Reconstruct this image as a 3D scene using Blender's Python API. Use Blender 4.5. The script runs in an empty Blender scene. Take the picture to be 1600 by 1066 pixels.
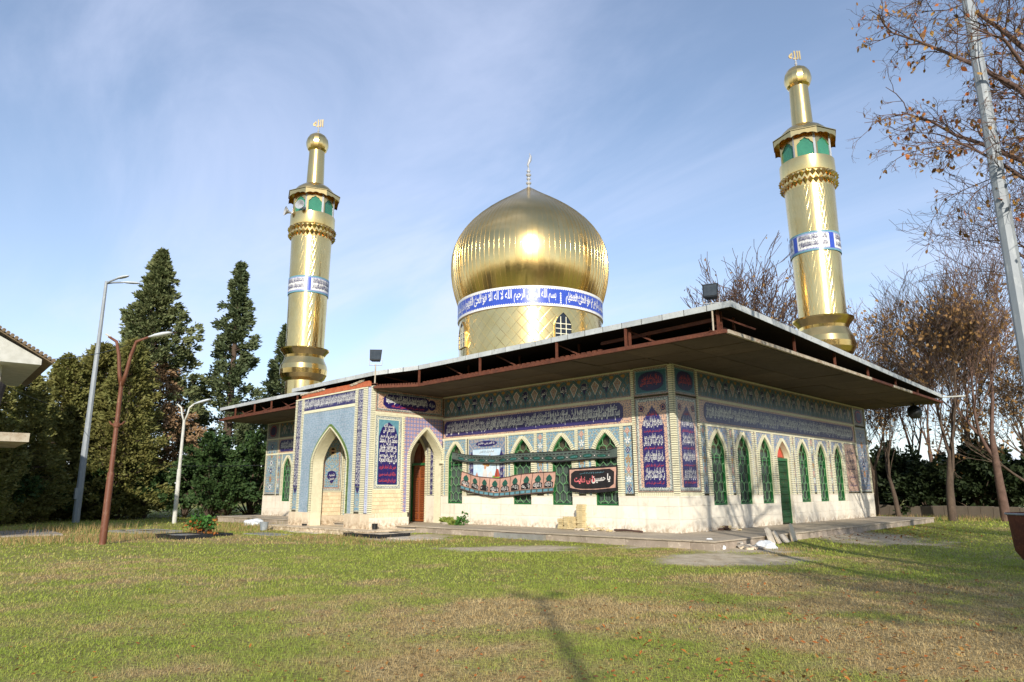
import bpy, bmesh, math, random, unicodedata
import numpy as np
from mathutils import Vector, Matrix, noise
R = math.radians
random.seed(7); rng = np.random.default_rng(7)
scn = bpy.context.scene
col = scn.collection

# ------------------------------------------------------------------ camera
IW, IH, FPX = 1600.0, 1066.0, 1069.8
CAM = Vector((10.385, -17.126, 1.15))          # z = 0 is the top of the terrace
YAW, PITCH, ROLL = R(-44.482), R(12.385), R(-0.265)
fw = Vector((math.sin(YAW)*math.cos(PITCH), math.cos(YAW)*math.cos(PITCH), math.sin(PITCH)))
r0 = Vector((math.cos(YAW), -math.sin(YAW), 0)); u0 = r0.cross(fw)
rt = r0*math.cos(ROLL) + u0*math.sin(ROLL); upv = -r0*math.sin(ROLL) + u0*math.cos(ROLL)
cd = bpy.data.cameras.new('camera'); co = bpy.data.objects.new('camera', cd); col.objects.link(co)
cd.sensor_width = 36; cd.lens = 36*FPX/IW; cd.clip_end = 6000; cd.clip_start = .05
co.matrix_world = Matrix((( rt.x, upv.x, -fw.x, CAM.x), (rt.y, upv.y, -fw.y, CAM.y), (rt.z, upv.z, -fw.z, CAM.z), (0,0,0,1)))
scn.camera = co
def ray(px, py): return fw + rt*((px-IW/2)/FPX) - upv*((py-IH/2)/FPX)
def onz(px, py, z): d = ray(px, py); return CAM + d*((z-CAM.z)/d.z)
def ony(px, py, y): d = ray(px, py); return CAM + d*((y-CAM.y)/d.y)
def ond(px, py, t): d = ray(px, py); return CAM + d*(t/math.hypot(d.x, d.y))
GZ = -0.28

# ------------------------------------------------------------------ light
SUN_EL = R(21.5)
tr = Vector((-0.73, 0.683, 0)).normalized()      # the way sunlight travels over the ground
sd = bpy.data.lights.new('sun', 'SUN'); so = bpy.data.objects.new('sun', sd); col.objects.link(so)
sd.energy = 3.9; sd.angle = R(0.53); sd.color = (1.0, 0.94, 0.85)
trav = Vector((tr.x*math.cos(SUN_EL), tr.y*math.cos(SUN_EL), -math.sin(SUN_EL)))
so.rotation_euler = trav.to_track_quat('-Z', 'Y').to_euler()
so.location = (20, -30, 30)
w = bpy.data.worlds.new('World'); scn.world = w; w.use_nodes = True
nt = w.node_tree; nt.nodes.clear()
def N(t, ty, **kw):
    n = t.nodes.new(ty)
    for k, v in kw.items():
        if k.startswith('i_'):
            key = k[2:]; key = int(key) if key.isdigit() else key.replace('_', ' ')
            n.inputs[key].default_value = v
        else: setattr(n, k, v)
    return n
def L(t, a, b): t.links.new(a, b)
sky = N(nt, 'ShaderNodeTexSky', sky_type='NISHITA', sun_disc=False)
sky.sun_elevation = SUN_EL
sky.sun_rotation = math.atan2(-tr.x, -tr.y)
sky.air_density = 1.0; sky.dust_density = 0.3; sky.ozone_density = 1.8; sky.altitude = 50
tc = N(nt, 'ShaderNodeTexCoord'); sep = N(nt, 'ShaderNodeSeparateXYZ'); L(nt, tc.outputs['Generated'], sep.inputs[0])
zc = N(nt, 'ShaderNodeMath', operation='MAXIMUM', i_1=0.0); L(nt, sep.outputs[2], zc.inputs[0])
za = N(nt, 'ShaderNodeMath', operation='ADD', i_1=0.22); L(nt, zc.outputs[0], za.inputs[0])
dx = N(nt, 'ShaderNodeMath', operation='DIVIDE'); L(nt, sep.outputs[0], dx.inputs[0]); L(nt, za.outputs[0], dx.inputs[1])
dy = N(nt, 'ShaderNodeMath', operation='DIVIDE'); L(nt, sep.outputs[1], dy.inputs[0]); L(nt, za.outputs[0], dy.inputs[1])
cb = N(nt, 'ShaderNodeCombineXYZ'); L(nt, dx.outputs[0], cb.inputs[0]); L(nt, dy.outputs[0], cb.inputs[1])
mp = N(nt, 'ShaderNodeMapping'); L(nt, cb.outputs[0], mp.inputs[0]); mp.inputs['Rotation'].default_value = (0,0,R(28)); mp.inputs['Scale'].default_value = (0.75, 1.7, 1)
n1 = N(nt, 'ShaderNodeTexNoise', i_Scale=1.15, i_Detail=9, i_Roughness=0.58, i_Distortion=0.5); L(nt, mp.outputs[0], n1.inputs['Vector'])
rp = N(nt, 'ShaderNodeMapRange', i_1=0.36, i_2=0.80, i_3=0.02, i_4=0.74); rp.interpolation_type = 'SMOOTHSTEP'; L(nt, n1.outputs[0], rp.inputs[0])
mp2 = N(nt, 'ShaderNodeMapping'); L(nt, cb.outputs[0], mp2.inputs[0]); mp2.inputs['Rotation'].default_value = (0,0,R(20)); mp2.inputs['Scale'].default_value = (0.5, 0.8, 1)
n2 = N(nt, 'ShaderNodeTexNoise', i_Scale=0.8, i_Detail=4, i_Roughness=0.5); L(nt, mp2.outputs[0], n2.inputs['Vector'])
rp2 = N(nt, 'ShaderNodeMapRange', i_1=0.3, i_2=0.72, i_3=0.25, i_4=1.0); L(nt, n2.outputs[0], rp2.inputs[0])
mu = N(nt, 'ShaderNodeMath', operation='MULTIPLY'); L(nt, rp.outputs[0], mu.inputs[0]); L(nt, rp2.outputs[0], mu.inputs[1])
hz = N(nt, 'ShaderNodeMapRange', i_1=0.0, i_2=0.5, i_3=0.42, i_4=0.10); L(nt, zc.outputs[0], hz.inputs[0])
mx0 = N(nt, 'ShaderNodeMath', operation='ADD', use_clamp=True); L(nt, mu.outputs[0], mx0.inputs[0]); L(nt, hz.outputs[0], mx0.inputs[1])
cl = N(nt, 'ShaderNodeMix', data_type='RGBA'); L(nt, mx0.outputs[0], cl.inputs[0]); L(nt, sky.outputs[0], cl.inputs[6]); cl.inputs[7].default_value = (4.6, 5.05, 6.6, 1)
bg = N(nt, 'ShaderNodeBackground'); bg.inputs[1].default_value = 0.14; L(nt, cl.outputs[2], bg.inputs[0])
wo = N(nt, 'ShaderNodeOutputWorld'); L(nt, bg.outputs[0], wo.inputs[0])
vs = scn.view_settings; vs.view_transform = 'Standard'; vs.look = 'None'; vs.gamma = 1; vs.use_curve_mapping = False
vs.exposure = 0.42
scn.render.engine = 'CYCLES'
scn.cycles.max_bounces = 6; scn.cycles.transparent_max_bounces = 12

# ------------------------------------------------------------------ materials
def srgb(c):
    f = lambda v: v/12.92 if v <= 0.04045 else ((v+0.055)/1.055)**2.4
    return tuple(f(v/255) for v in c) + (1,)
MATS = {}
def base_mat(name, rough=0.6, metal=0.0, spec=0.5):
    m = bpy.data.materials.new(name); m.use_nodes = True; t = m.node_tree
    b = t.nodes['Principled BSDF']; b.inputs['Roughness'].default_value = rough; b.inputs['Metallic'].default_value = metal
    b.inputs['Specular IOR Level'].default_value = spec
    MATS[name] = m
    return m, t, b
def mixc(t, fac, a, b):
    n = N(t, 'ShaderNodeMix', data_type='RGBA')
    if isinstance(fac, (int, float)): n.inputs[0].default_value = fac
    else: L(t, fac, n.inputs[0])
    for k, v in ((6, a), (7, b)):
        if isinstance(v, tuple): n.inputs[k].default_value = v
        else: L(t, v, n.inputs[k])
    return n.outputs[2]
def rng_node(t, src, a, b, c=0.0, d=1.0):
    n = N(t, 'ShaderNodeMapRange', i_1=a, i_2=b, i_3=c, i_4=d); L(t, src, n.inputs[0]); return n.outputs[0]
def stone(name, c1, c2, c3=None, scale=2.0, rough=0.6, bump=0.15, detail=6, bscale=30, spec=0.4, stretch=None, obj_rand=0.0):
    m, t, b = base_mat(name, rough, spec=spec)
    tc = N(t, 'ShaderNodeTexCoord'); v = tc.outputs['Object']
    if stretch:
        mp = N(t, 'ShaderNodeMapping'); mp.inputs['Scale'].default_value = stretch; L(t, v, mp.inputs[0]); v = mp.outputs[0]
    if obj_rand:
        oi = N(t, 'ShaderNodeObjectInfo'); ad = N(t, 'ShaderNodeVectorMath', operation='ADD'); mul = N(t, 'ShaderNodeMath', operation='MULTIPLY', i_1=37.0)
        L(t, oi.outputs['Random'], mul.inputs[0]); L(t, v, ad.inputs[0]); L(t, mul.outputs[0], ad.inputs[1]); v = ad.outputs[0]
    n = N(t, 'ShaderNodeTexNoise', i_Scale=scale, i_Detail=detail, i_Roughness=0.6); L(t, v, n.inputs['Vector'])
    f = rng_node(t, n.outputs[0], 0.32, 0.68)
    c = mixc(t, f, srgb(c1), srgb(c2))
    if c3:
        n2 = N(t, 'ShaderNodeTexNoise', i_Scale=scale*4.3, i_Detail=5, i_Roughness=0.7); L(t, v, n2.inputs['Vector'])
        c = mixc(t, rng_node(t, n2.outputs[0], 0.55, 0.72), c, srgb(c3))
    if obj_rand:
        hs = N(t, 'ShaderNodeHueSaturation'); L(t, c, hs.inputs['Color']); L(t, rng_node(t, oi.outputs['Random'], 0, 1, 1-obj_rand, 1+obj_rand), hs.inputs['Value']); c = hs.outputs[0]
    L(t, c, b.inputs['Base Color'])
    if bump:
        n3 = N(t, 'ShaderNodeTexNoise', i_Scale=bscale, i_Detail=4); L(t, v, n3.inputs['Vector'])
        bp = N(t, 'ShaderNodeBump', i_Strength=bump, i_Distance=0.02); L(t, n3.outputs[0], bp.inputs['Height']); L(t, bp.outputs[0], b.inputs['Normal'])
    return m
stone('marble', (240,231,212), (230,219,198), (219,206,183), scale=1.3, rough=0.38, bump=0.03, obj_rand=0.07)
stone('marble_base', (226,208,180), (206,186,156), (236,222,196), scale=2.2, rough=0.45, bump=0.05, obj_rand=0.08)
stone('stone_tile', (236,214,176), (224,198,158), (242,226,194), scale=3, rough=0.5, bump=0.05, obj_rand=0.10)
stone('brick', (232,226,194), (218,211,178), (240,235,210), scale=6, rough=0.35, bump=0.03)
stone('green_trim', (92,120,62), (120,140,76), (66,92,44), scale=9, rough=0.35, bump=0.03)
stone('mortar', (96,88,66), (80,74,54), scale=8, rough=0.9)
stone('paving', (186,172,150), (160,146,126), (140,126,108), scale=1.6, rough=0.7, bump=0.08, obj_rand=0.06)
stone('riser', (178,162,144), (142,128,112), (204,190,170), scale=1.8, rough=0.6, bump=0.1, obj_rand=0.14, stretch=(1,1,.35))
stone('concrete', (170,162,150), (140,132,120), (116,108,98), scale=1.5, rough=0.9, bump=0.35, bscale=18)
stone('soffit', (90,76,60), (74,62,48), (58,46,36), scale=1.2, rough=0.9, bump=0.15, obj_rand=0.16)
stone('rust', (106,58,38), (80,44,30), (134,86,60), scale=5, rough=0.8, bump=0.25)
stone('rust_pole', (98,58,38), (112,66,44), (146,108,82), scale=3.5, rough=0.6, bump=0.15, stretch=(1,1,.4))
stone('terracotta', (196,112,74), (172,88,58), (218,146,110), scale=4, rough=0.85, bump=0.3)
stone('plaster', (214,202,184), (190,176,154), (170,156,136), scale=3, rough=0.95, bump=0.5)
stone('fascia', (196,198,194), (172,175,174), (150,148,136), scale=2.2, rough=0.5, bump=0.05, obj_rand=0.10, spec=0.4)
stone('white_edge', (196,186,166), (150,132,108), (120,84,60), scale=2.4, rough=0.8, bump=0.2)
stone('roof_sheet', (126,124,120), (100,96,90), scale=2, rough=0.6)
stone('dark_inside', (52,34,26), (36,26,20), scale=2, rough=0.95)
stone('steel', (150,156,158), (128,134,138), (170,174,172), scale=3, rough=0.5, bump=0.05, stretch=(1,1,.3), spec=0.4)
stone('white_paint', (206,204,194), (182,180,168), scale=4, rough=0.5)
stone('lamp_head', (206,210,212), (190,194,198), scale=4, rough=0.35)
stone('black_plastic', (34,36,36), (24,26,26), scale=8, rough=0.45)
stone('lamp_glass', (66,72,76), (50,56,60), scale=8, rough=0.12)
stone('door_wood', (156,86,42), (126,62,28), (184,112,60), scale=3, rough=0.4, stretch=(6,6,.7), bump=0.08)
stone('door_wood_dark', (118,58,26), (92,42,18), scale=4, rough=0.45, stretch=(5,5,.8))
stone('green_paint', (36,104,52), (26,84,42), (56,126,70), scale=4, rough=0.35)
stone('green_dark', (30,74,42), (22,56,34), (92,62,40), scale=3, rough=0.5, bump=0.1)
stone('grille_paint', (52,92,62), (40,74,50), (112,76,50), scale=3, rough=0.5)
stone('curtain', (84,98,88), (60,74,66), (112,122,108), scale=4, rough=0.9, stretch=(3,.6,1))
stone('navy', (38,30,98), (30,24,82), (50,40,116), scale=10, rough=0.28, spec=0.5)
stone('navy_dark', (40,34,84), (30,26,70), scale=10, rough=0.3)
stone('royal', (58,84,180), (48,72,166), (76,104,196), scale=8, rough=0.3)
stone('white_glaze', (232,230,222), (216,214,206), scale=8, rough=0.3)
stone('orange_glaze', (216,84,62), (196,66,48), scale=8, rough=0.35)
stone('teal_glaze', (56,104,116), (44,88,104), (84,132,138), scale=14, rough=0.35)
stone('turq_glaze', (104,150,162), (84,132,148), (136,176,182), scale=12, rough=0.3)
stone('ochre_glaze', (186,140,74), (162,116,58), scale=12, rough=0.35)
stone('rose_glaze', (196,140,118), (176,116,98), scale=12, rough=0.35)
stone('black_cloth', (26,24,26), (38,34,36), scale=10, rough=0.9)
stone('grey_cloth', (88,100,92), (70,82,76), (108,116,104), scale=14, rough=0.9)
stone('green_cloth', (38,92,76), (28,74,62), scale=14, rough=0.9)
stone('pink_cloth', (204,162,142), (184,140,122), (170,118,102), scale=16, rough=0.9)
stone('rose_print', (220,120,122), (206,96,100), scale=10, rough=0.9)
stone('white_print', (226,220,212), (206,200,192), scale=10, rough=0.9)
stone('brown_cloth', (96,72,60), (74,56,48), scale=14, rough=0.9)
stone('beige_panel', (196,180,140), (176,158,118), scale=3, rough=0.5)
stone('grey_wall', (150,148,142), (134,132,126), scale=2, rough=0.8)
stone('sky_print', (178,210,232), (216,228,232), (240,236,226), scale=2.2, rough=0.4)
stone('grass_print', (140,176,78), (108,150,62), (190,190,96), scale=6, rough=0.4)
stone('skin_print', (206,160,126), (190,142,108), scale=6, rough=0.4)
stone('red_print', (190,84,60), (170,70,50), scale=6, rough=0.4)
stone('black_stone', (40,42,46), (30,32,36), (64,66,70), scale=5, rough=0.18, bump=0.03)
stone('grave_stone', (152,150,142), (128,126,118), (104,100,92), scale=3, rough=0.5, bump=0.1)
stone('pot_clay', (176,112,82), (150,90,64), scale=5, rough=0.85)
stone('pot_pale', (186,176,160), (164,154,138), scale=5, rough=0.85)
stone('bark', (96,80,66), (70,58,48), (118,100,84), scale=6, rough=0.95, bump=0.5, stretch=(1,1,.3), bscale=14)
stone('bark_red', (112,88,76), (86,66,56), scale=6, rough=0.95, bump=0.3)
stone('roof_tile_red', (134,116,92), (108,92,72), scale=4, rough=0.85, bump=0.2)
stone('rubble', (214,196,150), (190,170,124), (160,140,104), scale=4, rough=0.9, bump=0.3)
stone('plastic_white', (226,228,226), (206,210,212), scale=5, rough=0.4)
stone('hedge_wall', (112,100,86), (92,82,70), scale=1.4, rough=0.95, bump=0.3)
stone('minaret_glass', (64,132,104), (52,112,90), scale=2, rough=0.15)
stone('silver', (176,178,180), (150,152,156), scale=6, rough=0.3)
stone('dark_pane', (34,38,44), (22,24,28), scale=4, rough=0.08, spec=0.6)
stone('leaf_orange', (176,104,40), (140,74,30), (200,150,64), scale=3, rough=0.7)
def foliage(name, a, b_, c, attr=False):
    m, t, b = base_mat(name, 0.65, spec=0.25)
    tc = N(t, 'ShaderNodeTexCoord'); n = N(t, 'ShaderNodeTexNoise', i_Scale=0.9, i_Detail=3); L(t, tc.outputs['Object'], n.inputs['Vector'])
    n2 = N(t, 'ShaderNodeTexNoise', i_Scale=9.0, i_Detail=2); L(t, tc.outputs['Object'], n2.inputs['Vector'])
    cc = mixc(t, rng_node(t, n.outputs[0], 0.35, 0.65), srgb(a), srgb(b_))
    cc = mixc(t, rng_node(t, n2.outputs[0], 0.5, 0.75), cc, srgb(c))
    L(t, cc, b.inputs['Base Color'])
    b.inputs['Transmission Weight'].default_value = 0.0
    tl = N(t, 'ShaderNodeBsdfTranslucent'); L(t, cc, tl.inputs[0]); ms = N(t, 'ShaderNodeMixShader', i_0=0.18)
    L(t, b.outputs[0], ms.inputs[1]); L(t, tl.outputs[0], ms.inputs[2]); L(t, ms.outputs[0], t.nodes['Material Output'].inputs[0])
foliage('cypress', (94,106,66), (112,118,76), (140,136,94))
foliage('cypress_dark', (80,94,62), (98,108,72), (118,122,84))
foliage('thuja', (104,108,56), (122,118,64), (138,128,74))
foliage('dead_needles', (158,128,94), (134,106,76), (178,150,112))
foliage('citrus', (50,74,38), (64,86,46), (92,110,60))
foliage('hedge_leaf', (40,54,30), (52,64,36), (66,74,44))
foliage('autumn', (168,126,62), (142,100,50), (190,156,88))
foliage('autumn_brown', (140,102,62), (116,82,50), (164,132,84))
foliage('leaf_dull', (152,116,68), (128,94,56), (172,140,88))
foliage('potleaf', (120,136,60), (150,152,74), (90,120,50))
foliage('greenleaf', (60,104,44), (76,120,52), (96,136,60))

def gold(name, rough=0.17, bump=0.02, sc=3.0):
    m, t, b = base_mat(name, rough, 1.0)
    tc = N(t, 'ShaderNodeTexCoord')
    n = N(t, 'ShaderNodeTexNoise', i_Scale=1.4, i_Detail=5); L(t, tc.outputs['Object'], n.inputs['Vector'])
    c = mixc(t, rng_node(t, n.outputs[0], 0.3, 0.7), (0.87,0.63,0.27,1), (0.79,0.55,0.21,1))
    L(t, c, b.inputs['Base Color'])
    n2 = N(t, 'ShaderNodeTexNoise', i_Scale=sc, i_Detail=3); L(t, tc.outputs['Object'], n2.inputs['Vector'])
    bp = N(t, 'ShaderNodeBump', i_Strength=bump*6, i_Distance=0.03); L(t, n2.outputs[0], bp.inputs['Height']); L(t, bp.outputs[0], b.inputs['Normal'])
    L(t, rng_node(t, n.outputs[0], 0.2, 0.8, rough*0.8, rough*1.3), b.inputs['Roughness'])
    return t, b, bp, tc
gold('gold', 0.175, 0.012, 2.0)
gold('gold_smooth', 0.20, 0.01, 3.0)
def gold_sheet(name):       # sheets laid in a slanting lattice: each diamond catches the light a little differently
    t, b, bp, tc = gold(name, 0.17, 0.01, 3)
    sep = N(t, 'ShaderNodeSeparateXYZ'); L(t, tc.outputs['Object'], sep.inputs[0])
    at = N(t, 'ShaderNodeMath', operation='ARCTAN2'); L(t, sep.outputs[1], at.inputs[0]); L(t, sep.outputs[0], at.inputs[1])
    a = N(t, 'ShaderNodeMath', operation='MULTIPLY', i_1=7.0); L(t, at.outputs[0], a.inputs[0])
    cells = []
    for sgn in (1, -1):
        z = N(t, 'ShaderNodeMath', operation='MULTIPLY', i_1=1.7*sgn); L(t, sep.outputs[2], z.inputs[0])
        s = N(t, 'ShaderNodeMath', operation='ADD'); L(t, a.outputs[0], s.inputs[0]); L(t, z.outputs[0], s.inputs[1])
        fl = N(t, 'ShaderNodeMath', operation='FLOOR'); L(t, s.outputs[0], fl.inputs[0])
        fr = N(t, 'ShaderNodeMath', operation='FRACT'); L(t, s.outputs[0], fr.inputs[0])
        cells.append((fl.outputs[0], fr.outputs[0]))
    cbn = N(t, 'ShaderNodeCombineXYZ'); L(t, cells[0][0], cbn.inputs[0]); L(t, cells[1][0], cbn.inputs[1])
    wn = N(t, 'ShaderNodeTexWhiteNoise', noise_dimensions='3D'); L(t, cbn.outputs[0], wn.inputs['Vector'])
    sub = N(t, 'ShaderNodeVectorMath', operation='SUBTRACT'); sub.inputs[1].default_value = (.5,.5,.5); L(t, wn.outputs['Color'], sub.inputs[0])
    sc = N(t, 'ShaderNodeVectorMath', operation='SCALE'); sc.inputs['Scale'].default_value = 0.016; L(t, sub.outputs[0], sc.inputs[0])
    ad = N(t, 'ShaderNodeVectorMath', operation='ADD'); L(t, sc.outputs[0], ad.inputs[0]); L(t, bp.outputs[0], ad.inputs[1])
    nm = N(t, 'ShaderNodeVectorMath', operation='NORMALIZE'); L(t, ad.outputs[0], nm.inputs[0]); 
    mn = N(t, 'ShaderNodeMath', operation='MINIMUM'); L(t, cells[0][1], mn.inputs[0]); L(t, cells[1][1], mn.inputs[1])
    b2 = N(t, 'ShaderNodeBump', i_Strength=0.28, i_Distance=0.02); L(t, rng_node(t, mn.outputs[0], 0.0, 0.06), b2.inputs['Height']); L(t, nm.outputs[0], b2.inputs['Normal'])
    L(t, b2.outputs[0], b.inputs['Normal'])
gold_sheet('gold_sheet')

def floral(name, ground, c1, c2, vine, scale=9.0, rough=0.32, grid=False, mirror=True):
    """glazed tile print: mirrored flowers and tendrils about the middle of the panel"""
    m, t, b = base_mat(name, rough)
    tc = N(t, 'ShaderNodeTexCoord'); v = tc.outputs['Object']
    if mirror and not grid:
        ab = N(t, 'ShaderNodeVectorMath', operation='ABSOLUTE'); sep = N(t, 'ShaderNodeSeparateXYZ'); L(t, v, ab.inputs[0]); L(t, ab.outputs[0], sep.inputs[0])
        s2 = N(t, 'ShaderNodeSeparateXYZ'); L(t, v, s2.inputs[0])
        cb = N(t, 'ShaderNodeCombineXYZ'); L(t, sep.outputs[0], cb.inputs[0]); L(t, s2.outputs[1], cb.inputs[1]); v = cb.outputs[0]
    vo = N(t, 'ShaderNodeTexVoronoi', i_Scale=scale, voronoi_dimensions='2D'); vo.inputs['Randomness'].default_value = 0.0 if grid else 0.75; L(t, v, vo.inputs['Vector'])
    ve = N(t, 'ShaderNodeTexVoronoi', i_Scale=scale*(1.0 if grid else 1.15), voronoi_dimensions='2D', feature='DISTANCE_TO_EDGE'); ve.inputs['Randomness'].default_value = 0.0 if grid else 0.8; L(t, v, ve.inputs['Vector'])
    c = mixc(t, rng_node(t, ve.outputs['Distance'], 0.05, 0.09, 1, 0), srgb(ground), srgb(vine))
    c = mixc(t, rng_node(t, vo.outputs['Distance'], 0.27, 0.32, 1, 0), c, srgb(c1))
    c = mixc(t, rng_node(t, vo.outputs['Distance'], 0.12, 0.17, 1, 0), c, srgb(c2))
    n = N(t, 'ShaderNodeTexNoise', i_Scale=1.7, i_Detail=5); L(t, tc.outputs['Object'], n.inputs['Vector'])
    hs = N(t, 'ShaderNodeHueSaturation'); L(t, c, hs.inputs['Color']); L(t, rng_node(t, n.outputs[0], 0.3, 0.7, 0.85, 1.1), hs.inputs['Value'])
    L(t, hs.outputs[0], b.inputs['Base Color'])
floral('floral_blue', (106,142,164), (196,186,140), (70,66,130), (164,188,194), 9)
floral('floral_bluegrey', (120,142,164), (196,184,168), (150,92,92), (96,110,150), 10)
floral('floral_pink', (216,180,150), (150,120,120), (84,110,140), (196,150,126), 14)
floral('floral_multi', (120,152,168), (190,140,90), (70,60,130), (160,170,120), 10)
floral('frieze_ground', (78,98,102), (120,112,90), (120,86,76), (96,118,118), 11)
floral('border_band', (206,206,196), (110,130,120), (60,60,80), (150,160,150), 18)
floral('border_dark', (86,110,110), (190,186,170), (60,52,90), (140,104,84), 18)
floral('border_red', (176,120,96), (206,196,176), (110,60,50), (120,128,120), 16)
floral('turquoise_tile', (130,152,168), (186,196,200), (108,118,164), (162,180,188), 11)
floral('girih_tile', (150,146,176), (206,170,158), (180,110,100), (120,116,160), 7.0, grid=True)
floral('white_blue_tile', (206,208,214), (150,160,200), (96,90,160), (180,186,206), 10, grid=True)
floral('navy_script', (42,36,88), (50,42,104), (64,54,112), (54,46,100), 16)

def add_joints(name, size, colr, amt=0.45, wid=0.022):
    """thin joints between the square glazed tiles of a panel"""
    t = MATS[name].node_tree; b = t.nodes['Principled BSDF']; src = b.inputs['Base Color'].links[0].from_socket
    tc = N(t, 'ShaderNodeTexCoord'); sep = N(t, 'ShaderNodeSeparateXYZ'); L(t, tc.outputs['Object'], sep.inputs[0]); o = []
    for k in (0, 1):
        d = N(t, 'ShaderNodeMath', operation='DIVIDE', i_1=size); L(t, sep.outputs[k], d.inputs[0]); f = N(t, 'ShaderNodeMath', operation='FRACT'); L(t, d.outputs[0], f.inputs[0])
        g = N(t, 'ShaderNodeMath', operation='LESS_THAN', i_1=wid); L(t, f.outputs[0], g.inputs[0]); o.append(g)
    m = N(t, 'ShaderNodeMath', operation='MAXIMUM'); L(t, o[0].outputs[0], m.inputs[0]); L(t, o[1].outputs[0], m.inputs[1]); a = N(t, 'ShaderNodeMath', operation='MULTIPLY', i_1=amt); L(t, m.outputs[0], a.inputs[0])
    L(t, mixc(t, a.outputs[0], src, srgb(colr)), b.inputs['Base Color'])
for nm in ('floral_blue', 'floral_pink', 'floral_multi', 'floral_bluegrey', 'frieze_ground', 'turquoise_tile', 'girih_tile'): add_joints(nm, .20, (196,188,170))
add_joints('navy', .20, (120,112,150), .5); add_joints('navy_script', .25, (110,104,140), .35)
def add_splash(name, h, colr):
    """dust and mud splashed on the foot of the dado: blotches that thin out upwards"""
    t = MATS[name].node_tree; b = t.nodes['Principled BSDF']; src = b.inputs['Base Color'].links[0].from_socket
    tc = N(t, 'ShaderNodeTexCoord'); sep = N(t, 'ShaderNodeSeparateXYZ'); L(t, tc.outputs['Object'], sep.inputs[0])
    n = N(t, 'ShaderNodeTexNoise', i_Scale=7.0, i_Detail=7, i_Roughness=.7); g = N(t, 'ShaderNodeNewGeometry'); L(t, g.outputs['Position'], n.inputs['Vector'])
    f = N(t, 'ShaderNodeMath', operation='MULTIPLY'); L(t, rng_node(t, sep.outputs[1], 0.0, h, 1, 0), f.inputs[0]); L(t, rng_node(t, n.outputs[0], .42, .62), f.inputs[1])
    n2 = N(t, 'ShaderNodeTexNoise', i_Scale=1.0, i_Detail=5); mp_ = N(t, 'ShaderNodeMapping'); mp_.inputs['Scale'].default_value = (9, 9, .7); L(t, g.outputs['Position'], mp_.inputs[0]); L(t, mp_.outputs[0], n2.inputs['Vector'])
    c = mixc(t, rng_node(t, n2.outputs[0], .56, .74, 0, .35), src, srgb((190,172,140)))
    L(t, mixc(t, f.outputs[0], c, srgb(colr)), b.inputs['Base Color'])
add_splash('marble', .30, (164,142,112)); add_splash('marble_base', .22, (150,128,100))
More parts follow.
